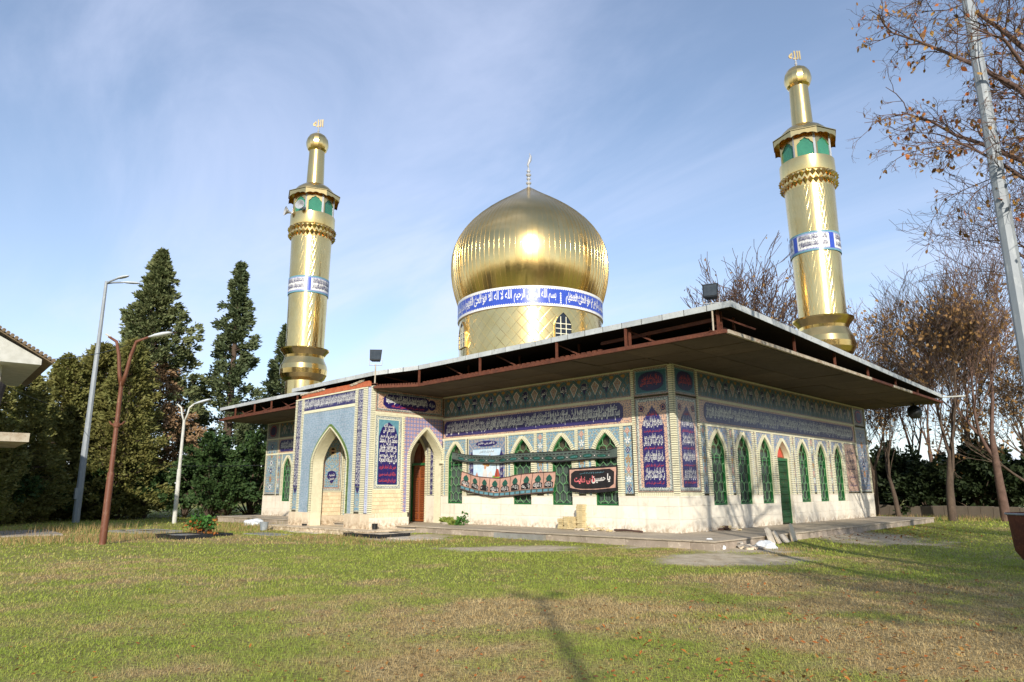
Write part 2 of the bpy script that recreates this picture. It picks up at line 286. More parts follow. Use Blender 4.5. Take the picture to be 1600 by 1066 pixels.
# ------------------------------------------------------------------ mesh builder
WORLD = {}
class MB:
    def __init__(s): s.v = []; s.f = []; s.m = []; s.mats = []
    def mi(s, mat):
        if mat not in s.mats: s.mats.append(mat)
        return s.mats.index(mat)
    def add(s, vs, fs, mat):
        o = len(s.v); s.v.extend(vs); k = s.mi(mat)
        for f in fs: s.f.append(tuple(i+o for i in f)); s.m.append(k)
    def quad(s, a, b, c, d, mat): s.add([a,b,c,d], [(0,1,2,3)], mat)
    def poly(s, pts, mat): s.add(list(pts), [tuple(range(len(pts)))], mat)
    def box(s, x0, x1, y0, y1, z0, z1, mat):
        s.add([(x0,y0,z0),(x1,y0,z0),(x1,y1,z0),(x0,y1,z0),(x0,y0,z1),(x1,y0,z1),(x1,y1,z1),(x0,y1,z1)],
              [(0,3,2,1),(4,5,6,7),(0,1,5,4),(1,2,6,5),(2,3,7,6),(3,0,4,7)], mat)
    def bevbox(s, x0, x1, y0, y1, z0, z1, mat, b=0.012):   # the +z face has chamfered edges
        s.add([(x0,y0,z0),(x1,y0,z0),(x1,y1,z0),(x0,y1,z0),(x0,y0,z1-b),(x1,y0,z1-b),(x1,y1,z1-b),(x0,y1,z1-b),
               (x0+b,y0+b,z1),(x1-b,y0+b,z1),(x1-b,y1-b,z1),(x0+b,y1-b,z1)],
              [(0,3,2,1),(8,9,10,11),(0,1,5,4),(1,2,6,5),(2,3,7,6),(3,0,4,7),(4,5,9,8),(5,6,10,9),(6,7,11,10),(7,4,8,11)], mat)
    def prism(s, pts, z0, z1, mat):     # outline in xy, counter-clockwise
        n = len(pts)
        s.add([(x,y,z0) for x,y in pts] + [(x,y,z1) for x,y in pts],
              [tuple(range(n-1,-1,-1)), tuple(range(n,2*n))] + [(i,(i+1)%n,(i+1)%n+n,i+n) for i in range(n)], mat)
    def ribbon(s, pts, wd, z, mat, closed=False):   # flat strip in the xy plane
        n = len(pts); L_, R_ = [], []
        for i in range(n):
            a = pts[(i-1) % n] if (closed or i > 0) else pts[i]; b = pts[(i+1) % n] if (closed or i < n-1) else pts[i]
            dx, dy = b[0]-a[0], b[1]-a[1]; l = math.hypot(dx, dy) or 1
            nx, ny = -dy/l*wd/2, dx/l*wd/2
            L_.append((pts[i][0]+nx, pts[i][1]+ny, z)); R_.append((pts[i][0]-nx, pts[i][1]-ny, z))
        fs = [(i, n+i, n+(i+1)%n, (i+1)%n) for i in range(n if closed else n-1)]
        s.add(L_+R_, fs, mat)
    def tube(s, pts, rad, n, mat, cap=True):
        P = [Vector(p) for p in pts]; k = len(P); vs = []
        ref = None
        for i in range(k):
            d = (P[min(i+1,k-1)] - P[max(i-1,0)]).normalized()
            if ref is None: ref = d.orthogonal().normalized()
            ref = (ref - d*ref.dot(d)); ref = ref.normalized() if ref.length > 1e-6 else d.orthogonal().normalized()
            q = d.cross(ref); r = rad[i] if hasattr(rad, '__len__') else rad
            for j in range(n):
                a = 2*math.pi*j/n; vs.append(tuple(P[i] + ref*(r*math.cos(a)) + q*(r*math.sin(a))))
        fs = [(i*n+j, i*n+(j+1)%n, (i+1)*n+(j+1)%n, (i+1)*n+j) for i in range(k-1) for j in range(n)]
        if cap: fs += [tuple(range(n-1,-1,-1)), tuple(range((k-1)*n, k*n))]
        s.add(vs, fs, mat)
    def lathe(s, prof, n, mat, a0=0.0, cx=0, cy=0):
        vs = []
        for r, z in prof:
            for j in range(n):
                a = a0 + 2*math.pi*j/n; vs.append((cx+r*math.cos(a), cy+r*math.sin(a), z))
        k = len(prof)
        fs = [(i*n+j, i*n+(j+1)%n, (i+1)*n+(j+1)%n, (i+1)*n+j) for i in range(k-1) for j in range(n)]
        s.add(vs, fs, mat)
    def mesh(s, name, smooth=False, sharp=None):
        me = bpy.data.meshes.new(name); me.from_pydata([tuple(v) for v in s.v], [], s.f)
        for m in s.mats: me.materials.append(MATS[m])
        if len(s.mats) > 1: me.polygons.foreach_set('material_index', s.m)
        if smooth:
            me.polygons.foreach_set('use_smooth', [True]*len(me.polygons))
            if sharp: me.set_sharp_from_angle(angle=R(sharp))
        me.update(); return me
    def build(s, name, parent=None, M=None, smooth=False, sharp=None, **tags):
        return place(s.mesh(name, smooth, sharp), name, parent, M, **tags)
def place(me, name, parent=None, M=None, **tags):
    o = bpy.data.objects.new(name, me); col.objects.link(o)
    M = M or Matrix.Identity(4)
    if parent is not None:
        o.parent = parent; o.matrix_basis = WORLD[parent.name].inverted() @ M
    else: o.matrix_basis = M
    WORLD[o.name] = M
    for k, v in tags.items():
        if v: o[{'cat': 'category'}.get(k, k)] = v
    return o
def T(x, y, z): return Matrix.Translation((x, y, z))
def thing(name, loc, label, cat, group=None, rz=0.0):
    return place(None, name, None, T(*loc) @ Matrix.Rotation(rz, 4, 'Z'), label=label, cat=cat, group=group)
def copy_tree(o, parent=None, M=None):
    c = o.copy(); col.objects.link(c)
    if parent is not None: c.parent = parent
    if M is not None: c.matrix_basis = M
    WORLD[c.name] = M or Matrix.Identity(4)
    for ch in list(o.children): copy_tree(ch, c)
    return c
def frame(O, U, Nn):
    U, Nn, O = Vector(U), Vector(Nn), Vector(O)
    def F(u, z, o=0.0):
        p = O + U*u + Vector((0,0,1))*z + Nn*o
        return Matrix(((U.x,0,Nn.x,p.x),(U.y,0,Nn.y,p.y),(U.z,1,Nn.z,p.z),(0,0,0,1)))
    return F
FL = frame((0,0,0), (1,0,0), (0,-1,0))
FR = frame((0,0,0), (0,1,0), (1,0,0))
PF = frame((0,-3.25,0), (1,0,0), (0,-1,0))
PS = frame((-10.2,0,0), (0,1,0), (1,0,0))
PI = frame((-14.2,0,0), (0,1,0), (1,0,0))
FLeft = frame((-24.8,0,0), (0,-1,0), (-1,0,0))
FBack = frame((0,16.2,0), (-1,0,0), (0,1,0))

# ------------------------------------------------------------------ Arabic lettering
FORMS = {}
for cp in list(range(0xFB50, 0xFC00)) + list(range(0xFE70, 0xFEFF)):
    d = unicodedata.decomposition(chr(cp)).split()
    if d and d[0] in ('<isolated>', '<initial>', '<medial>', '<final>'):
        key = ''.join(chr(int(x, 16)) for x in d[1:])
        FORMS.setdefault(key, {}).setdefault(d[0][1:4], chr(cp))
def shape(s):
    s = s.replace('\u064a', '\u06cc'); units = []; i = 0
    while i < len(s):
        if i+1 < len(s) and s[i:i+2] in FORMS and s[i] == '\u0644' and s[i+1] in '\u0627\u0623\u0625\u0622': units.append(s[i:i+2]); i += 2
        else: units.append(s[i]); i += 1
    out = []
    can_next = lambda k: 'ini' in FORMS.get(k, {})
    for i, k in enumerate(units):
        f = FORMS.get(k)
        if not f: out.append(k); continue
        pj = i > 0 and can_next(units[i-1]) and ('fin' in f)
        nj = can_next(k) and i+1 < len(units) and 'fin' in FORMS.get(units[i+1], {})
        form = 'med' if pj and nj else 'fin' if pj else 'ini' if nj else 'iso'
        out.append(f.get(form) or f.get('iso') or k)
    return ''.join(reversed(out))
tcv = bpy.data.curves.new('lettering_source', 'FONT'); tob = bpy.data.objects.new('lettering_source', tcv); col.objects.link(tob)
tcv.resolution_u = 2; tcv.fill_mode = 'FRONT'
TXT = {}
def text2d(s, bold=0.012):
    if (s, bold) in TXT: return TXT[(s, bold)]
    tcv.offset = bold; tcv.body = shape(s)
    bpy.context.view_layer.update()
    ev = tob.evaluated_get(bpy.context.evaluated_depsgraph_get()); me = ev.to_mesh()
    n = len(me.vertices); a = np.zeros(n*3); me.vertices.foreach_get('co', a); a = a.reshape(-1,3)[:, :2]
    fs = [tuple(p.vertices) for p in me.polygons]; ev.to_mesh_clear()
    mn, mxx = a.min(0), a.max(0); a = (a-mn)/(mxx-mn)
    TXT[(s, bold)] = (a, fs, (mxx-mn)); return TXT[(s, bold)]
def put_text(mb, s, x0, x1, y0, y1, z, mat, bold=0.012, warp=None):
    a, fs, dim = text2d(s, bold)
    vs = [(x0+(x1-x0)*p[0], y0+(y1-y0)*p[1], z) for p in a]
    if warp: vs = [warp(*v) for v in vs]
    mb.add(vs, fs, mat)
VERSES = ["بسم الله الرحمن الرحيم انما يريد الله ليذهب", "عنكم الرجس اهل البيت و يطهركم تطهيرا قل لا", "اسئلكم عليه اجرا الا المودة فى القربى و من", "يقترف حسنة نزد له فيها حسنا ان الله غفور شكور"]
KURSI = ["العلى العظيم", "بسم الله الرحمن الرحيم", "الله لا اله الا هو الحى القيوم", "لا تاخذه سنة و لا نوم له ما فى السموات", "و ما فى الارض من ذا الذى يشفع عنده", "الا باذنه يعلم ما بين ايديهم و ما خلفهم"]
NUR = ["الله نور السموات و الارض مثل نوره كمشكوة", "فيها مصباح المصباح فى زجاجة الزجاجة كانها", "كوكب درى يوقد من شجرة مباركة زيتونة لا شرقية", "و لا غربية يكاد زيتها يضىء و لو لم تمسسه نار", "نور على نور يهدى الله لنوره من يشاء"]
def script_band(mb, texts, x0, x1, y0, y1, z, mat, warp=None, seed=1):
    """one long line of tall thuluth-like writing, reading from right to left, with a second finer line woven above it"""
    rnd = random.Random(seed); dims = [text2d(t)[2][0] for t in texts]; tot = sum(dims); x = x1; h = y1-y0
    for t, d in zip(texts, dims):
        wd = (x1-x0)*d/tot
        put_text(mb, t, x-wd, x-0.004*wd, y0, y0+h*0.86, z, mat, 0.028, warp)
        t2 = texts[(texts.index(t)+1) % len(texts)]
        put_text(mb, t2, x-wd*0.97, x-0.05*wd, y0+h*0.46, y1, z+0.0012, mat, 0.014, warp)
        t3_ = texts[(texts.index(t)+2) % len(texts)]; put_text(mb, t3_, x-wd*0.90, x-0.12*wd, y0+h*0.10, y0+h*.62, z+0.0018, mat, 0.002, warp)
        x -= wd

# ------------------------------------------------------------------ helpers for arches and bricks
def arch_pts(cu, hw, zs, za, n=14, p=1.75):
    """pointed arch from the left spring over the apex to the right spring"""
    l = []
    for i in range(n+1):
        s = i/n; l.append((cu - hw*(1-s**p), zs+(za-zs)*s))
    return l + [(2*cu-x, z) for x, z in reversed(l[:-1])]
def opening_outline(cu, hw, z0, zs, za, n=14, p=1.75):   # counter-clockwise seen from outside
    a = arch_pts(cu, hw, zs, za, n, p)
    return [(cu-hw, z0), (cu+hw, z0)] + list(reversed(a))
def arch_panel(mb, u0, u1, z0, z1, cu, hw, zs, za, zf, depth, mat, reveal, n=14, p=1.75, left=True, right=True):
    """a rectangle with an arched opening cut through it down to z0, and the reveal behind"""
    a = arch_pts(cu, hw, zs, za, n, p); half = a[:n+1]; rh = list(reversed(a[n:]))
    if left and u0 < cu-hw-1e-6:
        mb.quad((u0,z0,zf), (cu-hw,z0,zf), (cu-hw,zs,zf), (u0,zs,zf), mat)
    if right and u1 > cu+hw+1e-6:
        mb.quad((cu+hw,z0,zf), (u1,z0,zf), (u1,zs,zf), (cu+hw,zs,zf), mat)
    for i in range(n):
        (xa, za_), (xb, zb) = half[i], half[i+1]
        mb.quad((u0,za_,zf), (xa,za_,zf), (xb,zb,zf), (u0,zb,zf), mat)
        (xa, za_), (xb, zb) = rh[i], rh[i+1]
        mb.quad((xa,za_,zf), (u1,za_,zf), (u1,zb,zf), (xb,zb,zf), mat)
    if z1 > za: mb.quad((u0,za,zf), (u1,za,zf), (u1,z1,zf), (u0,z1,zf), mat)
    path = [(cu-hw, z0)] + a + [(cu+hw, z0)]
    if depth:
        for (xa, ya), (xb, yb) in zip(path, path[1:]): mb.quad((xa,ya,zf), (xa,ya,zf-depth), (xb,yb,zf-depth), (xb,yb,zf), reveal)
def bricks_v(mb, u0, u1, z0, z1, o, c=0.064, mat='brick', t=0.022):
    """a column of header bricks, one above the other, proud of a dark joint"""
    mb.box(u0, u1, z0, z1, o-0.03, o-0.003, 'mortar'); n = max(1, round((z1-z0)/c)); h = (z1-z0)/n
    for i in range(n): mb.box(u0, u1, z0+i*h+0.009, z0+(i+1)*h-0.009, o-0.01, o+t, mat)
def bricks_h(mb, u0, u1, z0, z1, o, c=0.064, mat='brick', t=0.022):
    mb.box(u0, u1, z0, z1, o-0.03, o-0.003, 'mortar'); n = max(1, round((u1-u0)/c)); h = (u1-u0)/n
    for i in range(n): mb.box(u0+i*h+0.009, u0+(i+1)*h-0.009, z0, z1, o-0.01, o+t, mat)
def bricks_arch(mb, cu, hw, z0, zs, za, wd, o, t=0.03, mat='brick', p=1.75, left=True, right=True, lz0=None, rz0=None, c=0.064):
    """voussoirs round an arched opening, their inner edge on the opening"""
    a = arch_pts(cu, hw, zs, za, 60, p)
    lz0 = z0 if lz0 is None else lz0; rz0 = z0 if rz0 is None else rz0
    path = ([(cu-hw, lz0)] if left else []) + a + ([(cu+hw, rz0)] if right else [])
    seg = [0]
    for q, r in zip(path, path[1:]): seg.append(seg[-1]+math.hypot(r[0]-q[0], r[1]-q[1]))
    def at(s):
        for i in range(len(seg)-1):
            if s <= seg[i+1] or i == len(seg)-2:
                f = (s-seg[i])/max(1e-9, seg[i+1]-seg[i]); q, r = path[i], path[i+1]
                dx, dy = r[0]-q[0], r[1]-q[1]; l = math.hypot(dx, dy) or 1
                return (q[0]+dx*f, q[1]+dy*f), (-dy/l, dx/l)
    n = round(seg[-1]/c); st = seg[-1]/n; prev = None
    for i in range(n):
        (A, na), (B, nb) = at(i*st+0.009), at((i+1)*st-0.009)
        vs = []
        for z in (o-0.01, o+t):
            vs += [(A[0],A[1],z), (B[0],B[1],z), (B[0]+nb[0]*wd,B[1]+nb[1]*wd,z), (A[0]+na[0]*wd,A[1]+na[1]*wd,z)]
        mb.add(vs, [(0,1,2,3),(7,6,5,4),(0,4,5,1),(1,5,6,2),(2,6,7,3),(3,7,4,0)], mat)
    # the joint bed behind
    A = [at(seg[-1]*i/80) for i in range(81)]
    for (P1, n1_), (P2, n2_) in zip(A, A[1:]):
        mb.quad((P1[0]+n1_[0]*wd,P1[1]+n1_[1]*wd,o-0.003),(P1[0],P1[1],o-0.003),(P2[0],P2[1],o-0.003),(P2[0]+n2_[0]*wd,P2[1]+n2_[1]*wd,o-0.003),'mortar')
def panel(F, u0, u1, z0, z1, mat, parent, o=0.0, name='tile_panel', frames=((0.03,'border_dark'),), **tags):
    """a flat tiled panel with narrow raised borders, its own origin in its middle"""
    mb = MB(); hw, hh = (u1-u0)/2, (z1-z0)/2
    mb.box(-hw, hw, -hh, hh, -0.03, 0.0, mat); x = 0
    for k, (wd, m) in enumerate(frames):
        z = 0.006 - 0.0015*k
        for a in ((-hw+x, hw-x, -hh+x, -hh+x+wd), (-hw+x, hw-x, hh-x-wd, hh-x), (-hw+x, -hw+x+wd, -hh+x+wd, hh-x-wd), (hw-x-wd, hw-x, -hh+x+wd, hh-x-wd)):
            mb.box(a[0], a[1], a[2], a[3], -0.02, z, m)
        x += wd
    return mb.build(name, parent, F((u0+u1)/2, (z0+z1)/2, o), **tags)
def arabesque(parent, F, cu, cz, hw, hh, o=.004, name='tile_motifs'):
    """stem with rosettes and paired spiral tendrils, as painted on the large floral panels"""
    mb = MB(); n_ = max(2, round(2*hh/.42)); st = 2*hh/n_
    mb.ribbon([(.02*math.sin(k*.9), -hh+2*hh*k/40) for k in range(41)], .018, .0, 'ochre_glaze')
    for k in range(n_):
        y = -hh+(k+.5)*st; r = min(hw*.42, .16); c1_, c2_ = (('white_glaze','navy'), ('ochre_glaze','rose_glaze'), ('navy','white_glaze'))[k % 3]
        for a in range(6):
            q_ = a*math.pi/3; mb.poly([(0,y,.002),(r*.8*math.cos(q_-.35),y+r*.8*math.sin(q_-.35),.002),(r*math.cos(q_),y+r*math.sin(q_),.002),(r*.8*math.cos(q_+.35),y+r*.8*math.sin(q_+.35),.002)], c1_)
        mb.prism([(r*.35*math.cos(a*.785), y+r*.35*math.sin(a*.785)) for a in range(8)], .0025, .004, c2_)
        for sx in (-1, 1):
            sp = [(sx*(.08+ (hw-.14)*.5 + (hw-.14)*.48*(1-t_/22)*math.cos(t_*.42)), y+st*.25+st*.42*(1-t_/22)*math.sin(t_*.42)) for t_ in range(20)]
            mb.ribbon(sp, .014, .001, 'turq_glaze' if k % 2 else 'white_glaze'); e = sp[-1]; mb.prism([(e[0]+.035*math.cos(a*1.05), e[1]+.035*math.sin(a*1.05)) for a in range(6)], .001, .003, 'rose_glaze' if k % 2 else 'navy')
    mb.build(name, parent, F(cu, cz, o))
def scallop(pts, amp, n=1):    # outline made of small lobes
    out = []
    for i in range(len(pts)):
        a, b = pts[i], pts[(i+1) % len(pts)]; l = math.hypot(b[0]-a[0], b[1]-a[1]); k = max(1, round(l/(amp*3.2)))
        nx, ny = (b[1]-a[1])/l, -(b[0]-a[0])/l
        for j in range(k*4):
            f = j/(k*4); s = abs(math.sin(math.pi*f*k))*amp
            out.append((a[0]+(b[0]-a[0])*f+nx*s, a[1]+(b[1]-a[1])*f+ny*s))
    return out
def oval(hw, hh, n=32, p=2.6):
    return [(hw*math.copysign(abs(math.cos(a))**(2/p), math.cos(a)), hh*math.copysign(abs(math.sin(a))**(2/p), math.sin(a))) for a in [2*math.pi*i/n for i in range(n)]]

# ================================================================== the setting: ground, terrace
DRY = [  # straw patches: pixel centre -> ground, radii in metres
    (150,895,2.6,1.3,0.9),(60,950,1.6,.6,.35),(560,960,2.0,.9,.75),(760,960,1.6,1.2,.85),(900,945,1.2,.8,.6),(480,1040,1.2,.7,.8),(700,1030,1.0,.6,.8),
    (1000,960,1.0,.8,.5),(1500,980,1.5,1.2,1.0),(1400,920,1.7,1.2,.85),(1230,915,1.4,.8,.7),(1560,1040,.9,.9,1.0),(1180,1010,.7,.7,.45),(400,845,3.5,1.2,.8),(250,840,4,1.3,.8),
    (600,850,2.5,.7,.6),(980,865,2.0,.8,.7),(1330,880,2.2,1.0,.8),(1150,905,1.0,.6,.7),(60,835,4,1.4,.8),(1330,1000,1.1,.6,.65),(1080,850,1.4,.5,.8)]
DRYW = [(onz(a, b, GZ), c, d, e) for a, b, c, d, e in DRY]
cs, sn = math.cos(-YAW), math.sin(-YAW)
def nz(x, y, s, seed=0.0): return noise.noise((x*s+seed, y*s-seed, seed*1.7))
def dryness(x, y):
    v = 0.15 + 0.26*nz(x, y, 0.23, 3.1) + 0.38*nz(x, y, 0.8, 9.4) + 0.50*nz(x, y, 2.2, 1.4) + 0.20*nz(x, y, 5.5, 4.4)
    for p, a, b, s in DRYW:
        dx, dy = x-p.x, y-p.y; lx = dx*math.cos(YAW)-dy*math.sin(YAW); ly = dx*math.sin(YAW)+dy*math.cos(YAW)
        q = (lx/(a*1.25))**2 + (ly/(b*1.7))**2
        if q < 1.6: v += s*0.38*max(0, 1-q/1.6)**0.8
    return v
PATCH = [(1150,876,1.75,1.0),(1330,840,2.0,3.0),(1040,857,1.3,.7),(640,842,1.4,1.2),(810,858,2.0,.8),(1170,862,1.5,.8)]
PATCHW = [(onz(a, b, GZ), c, d) for a, b, c, d in PATCH]
def bare(x, y):        # trodden ground, cement and dust where no grass grows
    v = 0.0
    for p, a, b in PATCHW:
        dx, dy = x-p.x, y-p.y; lx = dx*math.cos(YAW)-dy*math.sin(YAW); ly = dx*math.sin(YAW)+dy*math.cos(YAW)
        q = math.sqrt((lx/a)**2 + (ly/b)**2) + 0.45*nz(x, y, 1.3, 5.5) + 0.35*nz(x, y, 4.0, 2.5)
        v = max(v, min(1, max(0, (1.12-q)*3.0)))
    return v
def ground_z(x, y):
    d = math.hypot(x-CAM.x, y-CAM.y)
    if d >= 90: return GZ
    e = math.hypot(max(0, -8.5-x, x-2.15), max(0, -2.1-y, y-16.6)); rise = .075*max(0, 1-e/2.2)**1.5
    return GZ + rise + 0.03*nz(x, y, 0.12, 6.0)*min(1, e/2) + 0.012*nz(x, y, 0.9, 2.2)
def grid_axis(lo, hi, c, fine, grow):
    out = [c]; s = fine; x = c
    while x < hi: x += s; s = min(s*grow, 900); out.append(min(x, hi))
    s = fine; x = c
    while x > lo: x -= s; s = min(s*grow, 900); out.append(max(x, lo))
    return sorted(set(out))
gx = grid_axis(-3000, 3000, 3, 0.26, 1.018); gy = grid_axis(-3000, 3000, -8, 0.26, 1.018)
nxg, nyg = len(gx), len(gy)
gv = []; ga = []; gb = []
for y in gy:
    for x in gx:
        near = abs(x) < 70 and abs(y) < 70
        gv.append((x, y, ground_z(x, y))); ga.append(dryness(x, y) if near else 0.4); gb.append(bare(x, y) if near else 0.0)
me = bpy.data.meshes.new('lawn'); me.from_pydata(gv, [], [(j*nxg+i, j*nxg+i+1, (j+1)*nxg+i+1, (j+1)*nxg+i) for j in range(nyg-1) for i in range(nxg-1)])
a = me.attributes.new('dry', 'FLOAT', 'POINT'); a.data.foreach_set('value', ga)
a = me.attributes.new('bare', 'FLOAT', 'POINT'); a.data.foreach_set('value', gb)
me.polygons.foreach_set('use_smooth', [True]*len(me.polygons))
def grass_mat(name, blade):
    m, t, b = base_mat(name, 0.8, spec=0.2)
    at = N(t, 'ShaderNodeAttribute', attribute_name='dry'); tc = N(t, 'ShaderNodeTexCoord')
    n = N(t, 'ShaderNodeTexNoise', i_Scale=22 if not blade else 5, i_Detail=6, i_Roughness=0.7); L(t, tc.outputs['Object'], n.inputs['Vector'])
    n2 = N(t, 'ShaderNodeTexNoise', i_Scale=3.5, i_Detail=4); L(t, tc.outputs['Object'], n2.inputs['Vector'])
    ad = N(t, 'ShaderNodeMath', operation='MULTIPLY_ADD', i_1=0.55, i_2=-0.27); L(t, n.outputs[0], ad.inputs[0])
    sm = N(t, 'ShaderNodeMath', operation='ADD'); L(t, at.outputs['Fac'], sm.inputs[0]); L(t, ad.outputs[0], sm.inputs[1])
    g = mixc(t, rng_node(t, n2.outputs[0], 0.3, 0.7), srgb((146,164,62)) , srgb((182,188,88)))
    d = mixc(t, rng_node(t, n2.outputs[0], 0.3, 0.7), srgb((214,190,136)), srgb((188,160,108)))
    c = mixc(t, rng_node(t, sm.outputs[0], 0.22, 0.72), g, d)
    if not blade:
        soil = mixc(t, rng_node(t, n.outputs[0], 0.35, 0.62), c, srgb((108,92,56)))
        ba = N(t, 'ShaderNodeAttribute', attribute_name='bare')
        dirt = mixc(t, rng_node(t, n2.outputs[0], 0.3, 0.7), srgb((212,198,170)), srgb((178,160,132)))
        dirt = mixc(t, rng_node(t, n.outputs[0], 0.55, 0.75), dirt, srgb((112,98,78)))
        c = mixc(t, ba.outputs['Fac'], soil, dirt)
        bp = N(t, 'ShaderNodeBump', i_Strength=0.7, i_Distance=0.04); L(t, n.outputs[0], bp.inputs['Height']); L(t, bp.outputs[0], b.inputs['Normal'])
        L(t, c, b.inputs['Base Color'])
    else:
        L(t, c, b.inputs['Base Color'])
        tl = N(t, 'ShaderNodeBsdfTranslucent'); L(t, c, tl.inputs[0]); ms = N(t, 'ShaderNodeMixShader', i_0=0.3)
        L(t, b.outputs[0], ms.inputs[1]); L(t, tl.outputs[0], ms.inputs[2]); L(t, ms.outputs[0], t.nodes['Material Output'].inputs[0])
grass_mat('lawn_ground', False); grass_mat('grass_blade', True)
me.materials.append(MATS['lawn_ground'])
place(me, 'lawn', kind='structure')

# terrace round the building: a core, paving slabs on top, facing slabs on the risers
TX0, TX1, TY0, TY1 = ony(341, 800, -2.1).x, 2.15, -2.1, 16.6
mb = MB(); mb.box(TX0+.03, TX1-.03, TY0+.03, TY1-.03, -1.0, -0.03, 'concrete')
mb.box(-16.55, -9.05, -3.97, TY0+.2, -1.0, -0.13, 'concrete')
terr = mb.build('terrace', kind='structure')
def slab_run(F, u_start, u_end, z0, z1, o0, o1, wd, mat, name, parent, jit=0.0, gap=0.004, cuts=None):
    n = max(1, round((u_end-u_start)/wd)); st = (u_end-u_start)/n
    for i in range(n):
        a, b = u_start+i*st, u_start+(i+1)*st
        m = MB(); hw = (b-a)/2; m.bevbox(-hw+gap, hw-gap, z0+gap, z1-gap, o0, o1+random.uniform(-jit, jit), mat, 0.005)
        m.build(name, parent, F((a+b)/2, 0, 0))
FTf = frame((0,TY0,0), (1,0,0), (0,-1,0)); FTr = frame((TX1,0,0), (0,1,0), (1,0,0))
slab_run(FTf, TX0, -16.55, -0.8, -0.035, -0.03, 0.0, 0.62, 'riser', 'riser_slab', terr, 0.004)
slab_run(FTf, -9.05, TX1, -0.8, -0.035, -0.03, 0.0, 0.62, 'riser', 'riser_slab', terr, 0.004)
slab_run(FTr, TY0, TY1, -0.8, -0.035, -0.03, 0.0, 0.62, 'riser', 'riser_slab', terr, 0.004)
FTs = frame((0,-4.0,0), (1,0,0), (0,-1,0))
slab_run(FTs, -16.55, -9.05, -0.8, -0.135, -0.03, 0.0, 0.8, 'marble_base', 'riser_slab', terr, 0.003)
def paving(x0, x1, y0, y1, z, wx, wy, mat='paving'):
    nx, ny = max(1, round((x1-x0)/wx)), max(1, round((y1-y0)/wy)); sx, sy = (x1-x0)/nx, (y1-y0)/ny
    cache = None
    for i in range(nx):
        for j in range(ny):
            if cache is None:
                m = MB(); m.bevbox(-sx/2+.003, sx/2-.003, -sy/2+.003, sy/2-.003, -0.035, 0.0, mat, 0.004); cache = m.mesh('paving_slab')
            place(cache, 'paving_slab', terr, T(x0+(i+.5)*sx, y0+(j+.5)*sy, z+random.uniform(-.002,.002)))
paving(TX0-.03, -15.75, TY0-.04, 0.1, 0, 0.9, 0.74); paving(-10.2, TX1+.04, TY0-.04, 0.1, 0, 0.9, 0.74); paving(0.0, TX1+.04, 0.1, TY1, 0, 0.74, 0.9)
paving(-15.75, -10.2, TY0-.04, 0.1, 0, 0.9, 0.74); paving(-16.58, -9.02, -4.03, TY0-.04, -0.10, 0.9, 0.95, 'marble_base')

# ================================================================== the mosque
mosque = thing('mosque', (-12.4, 8.0, 0), 'tiled mosque with golden dome, wide flat eaves and arched portico on a low terrace', 'mosque')
WX0, WY1, WT = -24.8, 16.2, 4.80
mb = MB(); mb.box(WX0, -0.2, 0.2, WY1, -0.02, WT, 'mortar'); mb.build('wall', mosque)
bk = MB()      # backing of the tiled fronts
BR = {'L': MB(), 'R': MB()}     # glazed brick trim, one part for each front
ZM, ZW1, ZI0, ZI1, ZF0, ZF1, ZT = 1.0, 3.06, 3.14, 3.84, 3.92, 4.70, 4.80
EPS = 0.005
# marble dado with notches for windows
def dado(F, u_a, u_b, openings, wd=1.15):
    rows = [(0.0,0.36),(0.36,0.72),(0.72,ZM-0.03)]
    for r, (z0, z1) in enumerate(rows):
        spans = []; x = u_a
        for a, b, zb in sorted(openings):
            if zb < z1-0.01:
                if a > x: spans.append((x, a))
                x = b
        if x < u_b: spans.append((x, u_b))
        for a, b in spans:
            n = max(1, round((b-a)/wd)); st = (b-a)/n
            cut = [a] + [a+st*(i+(0.35 if r % 2 else 0)) for i in range(1, n)] + [b]
            for p, q in zip(cut, cut[1:]):
                m = MB(); hw = (q-p)/2; m.bevbox(-hw+.0015, hw-.0015, z0+.0015, z1-.0015, -0.19, 0.03+random.uniform(-.001,.001), 'marble', 0.003)
                m.build('marble_slab', mosque, F((p+q)/2, 0, 0))
    # cap moulding
    x = u_a; spans = []
    for a, b, zb in sorted(openings):
        if a > x: spans.append((x, a))
        x = b
    if x < u_b: spans.append((x, u_b))
    for a, b in spans:
        m = MB(); m.box(-(b-a)/2, (b-a)/2, ZM-0.03, ZM, -0.19, 0.042, 'marble'); m.build('dado_cap', mosque, F((a+b)/2, 0, 0))

def lattice(hw, z0, zs, za):
    """welded grille of hexagons and squares, clipped to the arched opening"""
    mb = MB()
    def inside(x, z):
        if z < z0 or abs(x) > hw: return False
        if z <= zs: return True
        s = (z-zs)/(za-zs); return s < 1 and abs(x) < hw*(1-s**1.75)
    segs = []; W2 = hw*2/3; Hh = 0.16
    z = z0-0.1; k = 0
    while z < za+.2:
        for c in range(-2, 3):
            cx = c*W2 + (W2/2 if k % 2 else 0)
            a, b = (cx, z), (cx, z+Hh)
            segs += [(a, b), (b, (cx-W2/2, z+Hh*1.75)), (b, (cx+W2/2, z+Hh*1.75))]
            if (k+c) % 3 == 0: segs.append(((cx-W2/2, z-Hh*.4), (cx+W2/2, z-Hh*.4)))
        z += Hh*1.75; k += 1
    for (x0, y0), (x1, y1) in segs:
        ins = [inside(x0+(x1-x0)*i/8, y0+(y1-y0)*i/8) for i in range(9)]
        i0 = next((i for i in range(9) if ins[i]), None)
        if i0 is None: continue
        i1 = max(i for i in range(9) if ins[i])
        if i1 > i0:
            A = (x0+(x1-x0)*i0/8, y0+(y1-y0)*i0/8, -0.045); B = (x0+(x1-x0)*i1/8, y0+(y1-y0)*i1/8, -0.045)
            mb.tube([A, B], 0.009, 4, 'lattice_green')
    return mb
